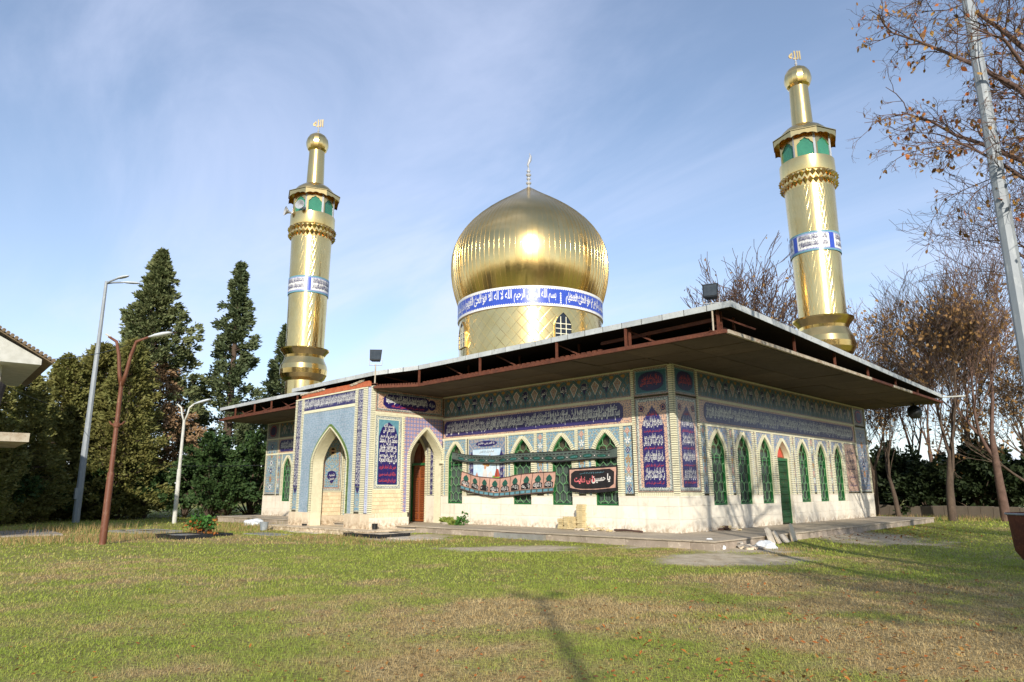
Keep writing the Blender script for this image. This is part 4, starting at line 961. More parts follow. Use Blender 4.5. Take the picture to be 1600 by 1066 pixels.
# top panel of the side front
panel(PS, -3.14, -0.02, 3.98, 4.74, 'floral_pink', port, 0, 'tile_panel', ((.04,'border_red'),(.05,'border_dark'),(.02,'border_band')))
mb = MB(); mb.prism(scallop([(-1.2,-.12),(-1.0,-.24),(.72,-.24),(.85,-.16),(.85,.2),(.72,.26),(-1.0,.26),(-1.2,.12)], .02), 0, .006, 'navy'); mb.prism(scallop(oval(.2,.2,12,2), .016), 0, .0055, 'navy_dark') if False else None
mb.prism([(1.02+.2*math.cos(a*math.pi/8), .02+.2*math.sin(a*math.pi/8)) for a in range(16)], 0, .0055, 'navy')
script_band(mb, ['يا ايها الذين امنوا', 'صلوا عليه و سلموا تسليما'], -1.1, .8, -.10, .24, .0085, 'white_glaze'); put_text(mb, 'صدق الله', .88, 1.16, -.08, .12, .0085, 'white_glaze'); put_text(mb, 'حسين منى و انا من حسين احب الله', -.85, .65, -.22, -.1, .0085, 'orange_glaze', .006)
mb.build('lettering', port, PS(-1.6, 4.36, .002))
mb = MB(); arch_panel(mb, -1.84-SC, 0.0-SC, .43, 3.87, 0, SHW, SZS, SZA, 0, 0, 'girih_tile', 'brick', right=False); mb.build('girih_panel', port, PS(SC, 0, 0))
# inner wall seen through the front arch
FI = frame((-14.32,0,0), (0,1,0), (1,0,0))
tile_field(FI, -2.78, -1.82, .25, 1.15, 7, 6, port)
p = panel(FI, -2.78, -1.82, 1.17, 3.4, 'floral_blue', port, 0, 'tile_panel', ((.04,'brick'),(.02,'border_dark'),(.06,'border_band'),(.05,'border_red')))
mb = MB(); mb.prism([(.17*math.cos(a*math.pi/10)*(1+.12*math.cos(a*math.pi)), .17*math.sin(a*math.pi/10)*(1+.12*math.cos(a*math.pi))) for a in range(20)], 0, .004, 'beige_panel'); mb.prism([(.075*math.cos(a*.63), .01+.10*math.sin(a*.63)) for a in range(10)], .004, .008, 'skin_print'); mb.prism([(-.075,.06),(.075,.06),(.06,.115),(0,.135),(-.06,.115)], .008, .010, 'black_cloth'); mb.prism([(-.06,-.09),(.06,-.09),(.07,-.02),(-.07,-.02)], .008, .0105, 'black_cloth')
mb.build('portrait_roundel', port, FI(-2.3, 2.75, .003))
mb = MB(); mb.prism(scallop([(0,-.26),(.2,0),(.16,.18),(0,.24),(-.16,.18),(-.2,0)], .02), 0, .005, 'navy'); put_text(mb, 'شهيد', -.13, .13, 0, .14, .007, 'white_glaze'); put_text(mb, 'حسين', -.12, .12, -.15, -.01, .007, 'white_glaze'); mb.build('cartouche', port, FI(-2.3, 1.75, .003))
f = MB(); bricks_v(f, -1.80, -1.72, .25, 4.0, .003); bricks_v(f, -1.66, -1.60, .25, 4.0, .003); sub = MB(); w_(FI, f, sub); o = sub.build('brick_trim', port); o['kind'] = 'stuff'
panel(FI, -1.72, -1.66, .25, 4.0, 'floral_blue', port, 0, 'tile_strip', ())
m = MB(); m.box(-2.79, -1.6, -.1, .25, -.05, .02, 'marble_base'); m.build('base_slab', port, FI(0, 0, 0))
# wall behind the portico with the carved door
DC, DHW = -11.70, .475
m = MB(); arch_panel(m, PX0, PX1+.0, 0, 4.05, DC, DHW, 2.45, 3.25, 0.0, .19, 'grey_wall', 'brick'); m.build('porch_wall', port, FL(0, 0, 0))
panel(FL, -15.7, -13.0, 1.2, 3.3, 'beige_panel', port, .035, 'tile_panel', ((.06,'border_dark'),(.04,'brick')))
mb = MB()
for k, (x, y, r) in enumerate(((-.9,.2,.14),(-.7,-.2,.2),(-.3,.1,.16),(-.85,-.6,.22),(.2,.3,.15))): mb.prism([(x+r*math.cos(a*.52)*(1+.3*math.sin(a*2)), y+r*1.3*math.sin(a*.52)) for a in range(12)], 0, .004, 'black_cloth')
mb.build('tile_figure', port, FL(-14.3, 2.2, .037))
f = MB(); bricks_arch(f, DC, DHW, 0.0, 2.45, 3.25, .10, .004); 
for a, b in ((-11.05,-10.93), (-10.74,-10.62), (-10.42,-10.20)): bricks_v(f, a, b, ZM+.02, 3.9, .004)
sub = MB(); w_(FL, f, sub); o = sub.build('brick_trim', port); o['kind'] = 'stuff'
panel(FL, -10.93, -10.74, ZM+.05, 3.9, 'navy_script', port, 0.006, 'script_band', ((.012,'border_dark'),))
mb = MB()
for k in range(11): put_text(mb, (VERSES+KURSI)[k % 9][:7], -.07, .07, -1.35+k*.24, -1.15+k*.24, 0, 'white_glaze', .012)
mb.build('lettering', port, FL(-10.835, 2.45, .011))
panel(FL, -10.62, -10.42, ZM+.05, 3.9, 'floral_multi', port, 0.006, 'tile_strip', ((.012,'border_dark'),))
m = MB(); m.bevbox(-.5, .5, 0, ZM, -.1, .032, 'marble', .004); m.build('marble_slab', port, FL(-10.7, 0, 0))
dr = MB(); dr.box(-DHW, DHW, 2.18, 2.27, -.17, -.03, 'green_paint'); dr.box(-DHW, -DHW+.05, 0, 2.18, -.17, -.03, 'green_paint'); dr.box(DHW-.05, DHW, 0, 2.18, -.17, -.01, 'green_paint')
dr = dr.build('carved_door', port, FL(DC, 0, 0), label='carved brown wooden door in green frame')
for s in (-1, 1):
    m = MB(); x0, x1 = (-DHW+.05, -.004) if s < 0 else (.004, DHW-.05)
    m.box(x0, x1, .02, 2.18, -.16, -.11, 'door_wood'); xm0, xm1 = x0+.05, x1-.05
    for z0, z1 in ((.10,.32), (.38,1.62), (1.70,2.10)):
        m.bevbox(xm0, xm1, z0, z1, -.12, -.095, 'door_wood_dark', .015)
        kx, kz = 3, max(2, round((z1-z0)/.09))
        for i in range(kx):
            for j in range(kz):
                cx, cz = xm0+.03+(xm1-xm0-.06)*(i+.5)/kx, z0+.03+(z1-z0-.06)*(j+.5)/kz; r = .034
                m.add([(cx-r,cz,-.094),(cx,cz-r,-.094),(cx+r,cz,-.094),(cx,cz+r,-.094),(cx,cz,-.078)], [(0,1,4),(1,2,4),(2,3,4),(3,0,4)], 'door_wood')
    m.build('door_leaf', mosque, FL(DC, 0, 0))
m = MB(); m.poly([(x, z, -.15) for x, z in [(-DHW,2.27),(DHW,2.27)] + list(reversed(arch_pts(0, DHW, 2.45, 3.22)))], 'door_wood_dark'); m.box(-.02, .02, 2.27, 3.1, -.15, -.12, 'door_wood_dark'); m.build('tympanum', port, FL(DC, 0, 0))
# raw brick and mortar on the top edge of the portico
m = MB()
x = PX0+.35
while x < PX1-.35:
    m.box(x, x+.21, 4.90, 5.10, -.12, -.02+random.uniform(-.01,.01), 'terracotta'); x += .222
m.build('raw_brick_course', port, PF(0, 0, 0))
m = MB()
for x0, x1 in ((-15.4,-13.6), (-11.7,-10.9)):
    n = 26
    for i in range(n):
        x = x0+(x1-x0)*i/n; z = 5.06+(.06*i/n if x0 < -14 else .1*i/n); r = random.uniform(.05,.085)
        m.add([(x-r,z-r*.6,0),(x+r,z-r*.7,0),(x+r*1.1,z+r*.7,-.05),(x-r,z+r*.7,-.05),(x,z,.06)], [(0,1,4),(1,2,4),(2,3,4),(3,0,4)], 'plaster')
o = m.build('mortar_daubs', port, PF(0, 0, 0)); o['kind'] = 'stuff'

for k in ('L', 'R'):
    M = FL(0,0,0) if k == 'L' else FR(0,0,0)
    o = BR[k].build('brick_trim', mosque, M); o['kind'] = 'stuff'

# ---------------------------------------------------------------- roof with open eaves
E_ = [(3.2,-2.5,5.50), (-8.6,-2.5,5.50), (-10.05,-3.40,5.36), (-15.95,-3.40,5.36), (-15.95,-2.5,5.46), (-25.2,-2.5,5.44), (-25.2,16.7,5.2), (3.05,16.7,5.14)]
IN = [(-4,3,6.1), (-8.6,3,6.1), (-10.0,3,6.1), (-15.9,3,6.1), (-16,3,6.1), (-21,3,6.1), (-21,13,6.1), (-4,13,6.1)]
m = MB(); n = len(E_)
for i in range(n):
    j = (i+1) % n; a, b, c, d = E_[i], E_[j], IN[j], IN[i]
    m.quad(b, a, d, c, 'roof_sheet'); dn = lambda p, k=.11: (p[0], p[1], p[2]-k)
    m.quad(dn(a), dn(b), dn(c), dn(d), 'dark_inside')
m.poly([IN[k] for k in (0,1,2,3,4,5,6,7)][::-1], 'roof_sheet')
roof = m.build('roof', mosque)
m = MB(); m.box(-24.6, -0.35, .35, 15.9, 4.80, 5.42, 'dark_inside'); m.build('eave_light_block', mosque)  # added dark block that stops light leaking through the gap above the soffit
def edge_pieces(a, b, wd, fn):
    a, b = Vector(a), Vector(b); l = (b-a).xy.length; k = max(1, round(l/wd)); d = (b-a)/k
    for i in range(k): fn(a+d*i, a+d*(i+1))
def fascia(p, q):
    v = q-p; v2 = Vector((v.x, v.y, 0)).normalized(); nn = Vector((v2.y, -v2.x, 0)); m = MB()
    if nn.dot(((p+q)/2) - Vector((-12, 8, 0))) < 0: nn = -nn
    c = (p+q)/2; g = .013; pts = []
    a, b = p + v2*g - c, q - v2*g - c
    h = .15; tilt = random.uniform(-.006, .006)
    vs = [a+Vector((0,0,-h))+nn*.004, b+Vector((0,0,-h))+nn*.004, b+nn*(.006+tilt), a+nn*(.006-tilt)]
    vs2 = [x - nn*.02 for x in vs]
    m.add([tuple(x) for x in vs+vs2], [(0,1,2,3),(7,6,5,4),(0,4,5,1),(1,5,6,2),(2,6,7,3),(3,7,4,0)], 'fascia')
    m.build('fascia_panel', roof, T(*c))
for i in range(n):
    edge_pieces(E_[i], E_[(i+1) % n], .62 if i != 5 else 3, fascia)
# soffit: slabs between the wall and the edge beam
ZS = 4.74; SY, SX = -2.45, 3.0
def soffit(x0, x1, y0, y1):
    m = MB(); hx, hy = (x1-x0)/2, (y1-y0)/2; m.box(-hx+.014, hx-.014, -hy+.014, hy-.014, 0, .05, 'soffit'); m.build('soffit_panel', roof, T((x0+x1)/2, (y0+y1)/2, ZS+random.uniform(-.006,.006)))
xs = [-25.1+i*(25.1-15.8)/5 for i in range(6)]
for a, b in zip(xs, xs[1:]): soffit(a, b, SY, -1.22); soffit(a, b, -1.22, -.035)
xs = [-8.6+i*8.6/5 for i in range(6)] + [1.5, SX]
for a, b in zip(xs, xs[1:]): soffit(a, b, SY, -1.22); soffit(a, b, -1.22, -.035 if b < .1 else -.0)
ys = [0.0+i*16.6/9 for i in range(10)]
for a, b in zip(ys, ys[1:]): soffit(.035, 1.5, a, b); soffit(1.5, SX, a, b)
m = MB(); m.prism([(-8.6,-.04),(-10.15,-.04),(-10.15,-3.3),(-10.0,-3.3),(-8.6,SY)][::-1], 0, .05, 'soffit'); m.build('soffit_panel', roof, T(0, 0, ZS))
# edge beams and their studs
def beam(p, q, mat, name='edge_beam', h=.085, wd=.07):
    p, q = Vector(p), Vector(q); v = (q-p).normalized(); s = Vector((v.y, -v.x, 0))*wd/2; m = MB(); c = (p+q)/2
    vs = [p-s-c, p+s-c, q+s-c, q-s-c]; m.add([tuple(x) for x in vs]+[tuple(x+Vector((0,0,h))) for x in vs], [(0,1,2,3),(7,6,5,4),(0,4,5,1),(1,5,6,2),(2,6,7,3),(3,7,4,0)], mat)
    return m.build(name, roof, T(*c))
zb = ZS+.01
beam((SX+.04,SY-.03,zb), (-8.6,SY-.03,zb), 'rust'); beam((-8.62,SY-.03,zb), (-10.05,-3.33,zb), 'rust'); beam((-15.85,SY-.03,zb), (-25.15,SY-.03,zb), 'rust')
yy = [SY+.02, 1.2, 5.4, 7.6, 9.9, 12.2, 16.65]
for k, (a, b) in enumerate(zip(yy, yy[1:])): beam((SX+.035,a,zb), (SX+.035,b-.01,zb), 'white_edge' if k in (0,1,2,4) else 'rust')
m = MB()
def studs(p, q, st, wd):
    p, q = Vector(p), Vector(q); l = (q-p).length; v = (q-p)/l; s = Vector((v.y, -v.x, 0))*.035
    for i in range(int(l/st)):
        a = p+v*(i*st); b = a+v*wd; vs = [a-s, a+s, b+s, b-s]
        m.add([tuple(x) for x in vs]+[tuple(x+Vector((0,0,.055))) for x in vs], [(7,6,5,4),(0,4,5,1),(1,5,6,2),(2,6,7,3),(3,7,4,0)], 'rust')
studs((-0.6,SY-.03,zb+.085), (-8.5,SY-.03,zb+.085), .19, .11); studs((-8.62,SY-.03,zb+.085), (-10.0,-3.3,zb+.085), .1, .06); studs((-18,SY-.03,zb+.085), (-24.8,SY-.03,zb+.085), .21, .12)
m.box(3.0,-8.6,SY-.06,SY-.058,zb+.085,zb+.10,'rust')
o = m.build('beam_studs', roof); o['kind'] = 'stuff'
def post(x, y, h=.50, wd=.075):
    m = MB(); m.box(-wd/2, wd/2, -.02, .02, 0, h, 'rust'); m.box(-.02, .02, -wd/2, wd/2, 0, h, 'rust') ; m.box(-wd*.8, wd*.8, -.05, .05, 0, .012, 'rust'); m.build('post', roof, T(x, y, zb+.085))
for px, py in ((978,533),(870,553),(750,577),(655,592)): q = ony(px, py, SY); post(q.x, SY, .55)
for x in (2.75, .2): post(x, SY+.15, .55)
for x in (-17.2, -19.6, -21.3, -23.4): post(x, SY, .5)
for y in (1.6, 4.6, 7.6, 10.6, 13.4): post(SX-.05, y, .55-.02*y)
post(SX-.3, SY+.35, .55, .1)
def brace(a, b, r=.028): m = MB(); c = (Vector(a)+Vector(b))/2; m.tube([Vector(a)-c, Vector(b)-c], r, 4, 'rust'); m.build('brace', roof, T(*c))
for x in (2.6, .1, -2.4, -4.9, -7.4): brace((x,SY+.1,4.85), (x-1.0,-.6,5.45)); brace((x+.9,SY+.5,4.84), (x-.1,SY+.3,5.38)); brace((x,-1.2,4.82), (x,-1.2,5.5), .04)
for x in (-18.0, -20.2, -22.4): brace((x,SY+.1,4.85), (x-1.4,SY+.4,5.3), .03); brace((x-1.2,SY+.15,4.86), (x+.4,SY+.2,5.05), .03)
for y in (2.5, 5.5, 8.5, 11.5): brace((SX-.1,y,4.85), (.9,y+.6,5.4))
for x in (-17, -12, -9.4): brace((x,-.3,4.85), (x-1.3,SY,5.35), .03)
beam((SX-.4,SY+.3,5.16), (-1.0,SY+.5,5.14), 'rust', 'truss_chord', .09, .06); beam((SX-.4,SY+.3,5.0), (SX-.4,5,5.0), 'rust', 'truss_chord', .07, .06)

# ---------------------------------------------------------------- dome
DA = (-13.0, 8.03)
m = MB(); m.lathe([(3.66,4.9),(3.66,9.58)], 96, 'gold_sheet'); m.build('drum', mosque, T(*DA, 0), smooth=True)
prof = [(3.72,10.50),(3.80,10.75),(3.92,11.15),(4.02,11.6),(4.08,12.1),(4.09,12.6),(4.05,13.1),(3.94,13.55),(3.76,13.98),(3.50,14.4),(3.18,14.8),(2.80,15.18),(2.38,15.54),(1.94,15.87),(1.50,16.18),(1.08,16.46),(.70,16.72),(.38,16.95),(.14,17.13),(.04,17.2)]
m = MB(); NS = 96
rnd = random.Random(3)
for k in range(NS):
    a0, a1 = 2*math.pi*k/NS, 2*math.pi*(k+1)/NS; am = (a0+a1)/2; vs = []; j0, j1 = rnd.uniform(-.003,.003), rnd.uniform(-.003,.003); tw = rnd.uniform(-.004,.004)
    for i, (r, z) in enumerate(prof):
        f_ = r/4.09; wv = .0025*math.sin(i*1.3+k*2.1)*f_
        vs += [((r+.004*f_+j0*f_)*math.cos(a0), (r+.004*f_+j0*f_)*math.sin(a0), z), ((r+.002+wv)*math.cos(am+tw), (r+.002+wv)*math.sin(am+tw), z), ((r+j1*f_)*math.cos(a1), (r+j1*f_)*math.sin(a1), z)]
    fs = []
    for i in range(len(prof)-1):
        b = i*3; fs += [(b,b+1,b+4,b+3), (b+1,b+2,b+5,b+4)]
    m.add(vs, fs, 'gold')
for k in range(NS):           # standing seams
    a = 2*math.pi*k/NS; vs = []
    for r, z in prof[:-2]:
        for da, dr in ((-.0012*min(1.6,4/r), .004), (0, .022*min(1, r/2)+.004), (.0012*min(1.6,4/r), .004)): vs.append(((r+dr)*math.cos(a+da), (r+dr)*math.sin(a+da), z))
    m.add(vs, [(i*3+j, i*3+j+1, i*3+j+4, i*3+j+3) for i in range(len(prof)-3) for j in range(2)], 'gold_smooth')
m.build('dome', mosque, T(*DA, 0), smooth=True)
m = MB(); m.lathe([(3.66,9.56),(3.74,9.56),(3.74,9.62)], 96, 'white_glaze'); m.lathe([(3.735,9.60),(3.735,10.46)], 96, 'royal'); m.lathe([(3.74,10.44),(3.745,10.52),(3.70,10.52)], 96, 'white_glaze')
band = m.build('dome_band', mosque, T(*DA, 0), smooth=True, sharp=40)
cam_a = math.atan2(CAM.y-DA[1], CAM.x-DA[0])
def wrap(r, a0): return lambda x, y, z: ((r+z)*math.cos(a0+x/r), (r+z)*math.sin(a0+x/r), y)
m = MB(); wp = wrap(3.737, cam_a)
# reading right to left; the opening of the verse stands right of the middle as seen from the lawn
off = 0.9
script = [(1.9,-.75,'العلى العظيم'), ]
x = off
put_text(m, 'بسم الله الرحمن الرحيم', x-2.05+.4, x+.35, 9.72, 10.36, .003, 'white_glaze', .018, wp)
put_text(m, 'الله لا اله الا هو الحى القيوم', x-4.6, x-1.75, 9.70, 10.36, .003, 'white_glaze', .018, wp); put_text(m, 'لا تاخذه سنة و لا نوم', x-4.4, x-2.9, 10.0, 10.32, .004, 'white_glaze', .008, wp)
put_text(m, 'له ما فى السموات و ما فى الارض', x-6.6, x-4.65, 9.70, 10.32, .003, 'white_glaze', .018, wp)
put_text(m, 'و هو العلى العظيم', x+.85, x+2.6, 9.70, 10.3, .003, 'white_glaze', .018, wp); put_text(m, 'و لا يؤده حفظهما', x+1.0, x+2.9, 10.0, 10.3, .004, 'white_glaze', .008, wp)
put_text(m, 'وسع كرسيه السموات و الارض', x+2.7, x+5.2, 9.70, 10.32, .003, 'white_glaze', .018, wp)
for k in range(5): cx = x+.58; m.add([wp(cx-.05,9.74+k*.11,.003), wp(cx,9.70+k*.11,.003), wp(cx+.05,9.74+k*.11,.003), wp(cx,9.82+k*.11,.003)], [(0,1,2,3)], 'white_glaze')
a = -5.9
while a < 5.9:
    for y0, y1, y2 in ((9.62,9.655,9.70), (10.45,10.41,10.365)):
        m.add([wp(a,y0,.002), wp(a+.10,y0,.002), wp(a+.10,y1,.002), wp(a+.05,y2,.002), wp(a,y1,.002)], [(0,1,2,3,4)], 'white_glaze')
    a += .115
m.build('lettering', band, T(*DA, 0))
# pointed windows of the drum
def drum_window(ang):
    M = T(*DA, 0) @ Matrix.Rotation(ang+math.pi/2, 4, 'Z')
    M = M @ Matrix(((1,0,0,0),(0,0,-1,-3.68),(0,1,0,8.05),(0,0,0,1)))
    m = MB(); hw, zs, za = .42, .62, 1.25; o1 = opening_outline(0, hw+.04, -.04, zs, za+.07); o2 = opening_outline(0, hw, 0, zs, za); k = len(o1)
    for i in range(k):
        j = (i+1) % k; a, b, c, d = o1[i], o1[j], o2[j], o2[i]
        m.quad((a[0],a[1],.045),(b[0],b[1],.045),(c[0],c[1],.045),(d[0],d[1],.045),'gold_smooth'); m.quad((d[0],d[1],.045),(c[0],c[1],.045),(c[0],c[1],-.02),(d[0],d[1],-.02),'gold_smooth'); m.quad((b[0],b[1],.045),(a[0],a[1],.045),(a[0],a[1],-.1),(b[0],b[1],-.1),'gold_smooth')
    wn = m.build('drum_window', mosque, M)
    m = MB(); m.poly([(x, y, .018) for x, y in o2], 'dark_pane'); m.build('pane', wn, M)
    m = MB()
    for x in (-.14, .14): m.box(x-.018, x+.018, 0, zs+.42, .02, .04, 'brick')
    for y in (.22, .46, .70): m.box(-hw+.01 if y < .65 else -hw*.93, hw-.01 if y < .65 else hw*.93, y-.018, y+.018, .02, .038, 'brick')
    m.build('glazing_bars', wn, M)
for k in range(4): drum_window(cam_a + .43 + k*math.pi/2)
m = MB(); pr = [(.12,17.1),(.07,17.25)]
for zc2, r in ((17.42,.15),(17.68,.12),(17.90,.15),(18.12,.11)): pr += [(.05,zc2-.13)] + [(r*math.cos(a), zc2+.10*math.sin(a)) for a in (-1.1,-.5,0,.5,1.1)] + [(.05,zc2+.13)]
pr += [(.04,18.3),(.03,18.5)]; m.lathe(pr, 14, 'silver')
m.v_add((lambda q: (q.tube([(0,0,18.3),(-.03,.0,18.5),(.07,0,18.75),(.12,0,19.0),(.05,0,19.2)], [.03,.06,.10,.06,.01], 6, 'silver'), q)[1])(MB()))
m.build('finial', mosque, T(*DA, 0) @ Matrix.Rotation(YAW*-1, 4, 'Z'), smooth=True)

# ================================================================== minarets
def make_minaret(x, y, label):
    t_ = thing('minaret', (x, y, 0), label, 'minaret', 'golden minarets of the mosque'); M = T(x, y, 0) @ Matrix.Rotation(cam_a, 4, 'Z')
    P = lambda mb, nm, par=t_, **k: mb.build(nm, par, M, **k)
    m = MB(); m.lathe([(.95,4.9),(.95,7.15),(1.05,7.22)], 40, 'gold_smooth'); P(m, 'foot', smooth=True, sharp=40)
    m = MB(); m.lathe([(1.02,7.2),(1.16,7.30),(1.27,7.52),(1.30,7.78),(1.25,8.05),(1.14,8.28),(1.08,8.44),(1.10,8.58),(1.20,8.74),(1.33,8.88),(1.35,8.95),(1.06,8.99)], 36, 'gold'); P(m, 'bulged_base', smooth=True, sharp=12)
    m = MB(); m.lathe([(1.05,8.97),(1.065,10.6),(1.085,12.1)], 48, 'gold_sheet'); m.lathe([(1.10,13.0),(1.12,14.2),(1.14,15.45)], 48, 'gold_sheet'); sh = P(m, 'shaft', smooth=True, sharp=30)
    m = MB(); m.lathe([(1.09,12.08),(1.125,12.08),(1.125,12.16)], 48, 'turq_glaze'); m.lathe([(1.12,12.14),(1.125,13.0)], 48, 'white_glaze'); m.lathe([(1.125,12.96),(1.13,13.04),(1.09,13.04)], 48, 'turq_glaze'); bd = P(m, 'tile_band', smooth=True, sharp=40)
    m = MB(); wp = wrap(1.124, 0.0); L2 = 2*math.pi*1.124
    for k in range(4):
        xa = -L2/2 + L2*k/4 + .35; wp_ = wp; g = 8
        m.add([wp(xa-.13+.26*i/4, yy, .003) for i in range(5) for yy in (12.18, 12.95)], [(2*i, 2*i+2, 2*i+3, 2*i+1) for i in range(4)], 'royal')
        [script_band(m, [tx], xa+.21, xa+L2/4-.21, y_, y_+.34, .004, 'navy', wp) for tx, y_ in ((VERSES[k], 12.26), (NUR[k], 12.58))]
    aa = -L2/2
    while aa < L2/2:
        for y0, y2 in ((12.17,12.25), (12.95,12.87)): m.add([wp(aa,y0,.002), wp(aa+.06,y0,.002), wp(aa+.03,y2,.002)], [(0,1,2)], 'royal')
        aa += .066
    P(m, 'lettering', bd)
    # two rows of faceted pyramids
    m = MB(); NP = 30
    for row in range(2):
        z0, z1 = 15.42+row*.36, 15.80+row*.36; rb, rtp = (1.16, 1.24) if row == 0 else (1.22, 1.27)
        for k in range(NP):
            a0 = 2*math.pi*(k+row*.5)/NP; a1 = a0+2*math.pi/NP; am = (a0+a1)/2; q = lambda r, a, z: (r*math.cos(a), r*math.sin(a), z)
            m.add([q(rb,am,z0), q(rtp,a1,(z0+z1)/2+.02), q(rtp,am,z1), q(rtp,a0,(z0+z1)/2+.02), q(rtp+.12,am,(z0+z1)/2+.04)], [(0,1,4),(1,2,4),(2,3,4),(3,0,4)], 'gold_smooth')
    m.lathe([(1.14,15.40),(1.19,15.8),(1.24,16.17)], 40, 'gold_smooth'); P(m, 'faceted_ring')
    m = MB(); m.lathe([(1.25,16.12),(1.27,16.18),(1.27,16.86),(1.2,16.88)], 48, 'gold_smooth'); P(m, 'parapet', smooth=True, sharp=30)
    # lantern: green panes behind scalloped gold arches between silver strips
    for k in range(8):
        a = 2*math.pi*(k+.5)/8; Mk = M @ Matrix.Rotation(a+math.pi/2, 4, 'Z') @ Matrix(((1,0,0,0),(0,0,-1,-1.14),(0,1,0,16.86),(0,0,0,1)))
        hw = 1.14*math.tan(math.pi/8); m = MB()
        arc = [(-hw+.10,.0),(-hw+.10,.62),(-hw+.16,.70),(-hw*.55,.74),(-hw*.42,.86),(-hw*.2,.90),(0,.98)]; arc = arc + [(-x, y) for x, y in reversed(arc[:-1])]
        top = 1.28
        for (xa, ya), (xb, yb) in zip(arc, arc[1:]):
            if abs(xb-xa) > 1e-6: m.quad((xa,ya,.0),(xb,yb,.0),(xb,top,.0),(xa,top,.0),'gold_smooth'); m.quad((xa,ya,0),(xa,ya,-.06),(xb,yb,-.06),(xb,yb,0),'gold_smooth')
        for s in (-1, 1): m.box(min(s*hw, s*(hw-.10)), max(s*hw, s*(hw-.10)), 0, top, -.06, .002, 'silver' if s > 0 else 'gold_smooth')
        wn = m.build('lantern_window', t_, Mk); m = MB(); m.box(-hw+.08, hw-.08, 0, 1.02, -.08, -.05, 'minaret_glass'); m.build('pane', wn, Mk)
    m = MB(); m.lathe([(1.0,16.8),(1.0,18.1)], 8, 'gold_smooth', math.pi/8); P(m, 'lantern_core')
    # canopy with wavy brim
    m = MB(); NB = 96; lo, hi, inn = [], [], []
    for k in range(NB):
        a = 2*math.pi*k/NB; ph = (a % (math.pi/4))/(math.pi/4); rr = 1.52*math.cos(math.pi/8)/math.cos((a % (math.pi/4)) - math.pi/8); s = .11*abs(math.sin(math.pi*ph))+.05*abs(math.sin(3*math.pi*ph))
        lo.append((rr*math.cos(a), rr*math.sin(a), 17.82+s)); hi.append((rr*math.cos(a), rr*math.sin(a), 18.16)); inn.append((1.0*math.cos(a), 1.0*math.sin(a), 18.1))
    m.add(lo+hi+inn, [(k,(k+1)%NB,(k+1)%NB+NB,k+NB) for k in range(NB)] + [((k+1)%NB+NB,(k+1)%NB+2*NB,k+2*NB,k+NB) for k in range(NB)], 'gold_smooth')
    m.lathe([(1.56,18.16),(1.56,18.19),(1.18,18.30)], 8, 'gold_smooth'); P(m, 'canopy')
    m = MB(); m.lathe([(1.20,18.28),(1.14,18.45),(.98,18.66),(.74,18.84),(.50,18.95)], 16, 'gold_smooth'); P(m, 'small_dome', smooth=True, sharp=18)
    m = MB(); m.lathe([(.50,18.93),(.48,20.0),(.45,21.12)], 28, 'gold_smooth'); P(m, 'neck', smooth=True)
    m = MB(); m.lathe([(.45,21.1),(.55,21.22),(.64,21.45),(.66,21.65),(.62,21.88),(.50,22.1),(.30,22.26),(.08,22.38)], 16, 'gold'); P(m, 'bulb', smooth=True, sharp=16)
    m = MB(); m.lathe([(.06,22.34),(.035,22.45),(.075,22.52),(.035,22.60),(.06,22.66),(.03,22.72),(.02,22.9)], 10, 'silver')
    Mf = Matrix.Rotation(-cam_a, 4, 'Z') @ Matrix.Rotation(-YAW*1, 4, 'Z')
    a_, fs, dim = text2d('الله', .03); vs = []
    for zz in (-.02, .02): vs += [(-.34+.62*p[0], zz, 22.78+.5*p[1]) for p in a_]
    k = len(a_); m2 = MB(); m2.add(vs, fs + [tuple(i+k for i in reversed(f_)) for f_ in fs], 'gold_smooth'); m2.v = [tuple(Mf @ Vector(v)) for v in m2.v]; m.v_add(m2)
    P(m, 'finial')
    return t_
side = Vector((math.cos(YAW), -math.sin(YAW), 0))
def shifted(px, py, t, s): q = ond(px, py, t); return q.x+side.x*s, q.y+side.y*s
lx, ly = -24.3+.7*-.15, 1.75+.71*-.15
rx, ry = -0.96-.16*.9, 15.5-.02
make_minaret(lx, ly, 'golden minaret over the roof near the cypress trees, with horn loudspeakers')
make_minaret(rx, ry, 'golden minaret behind the short front, without loudspeakers')

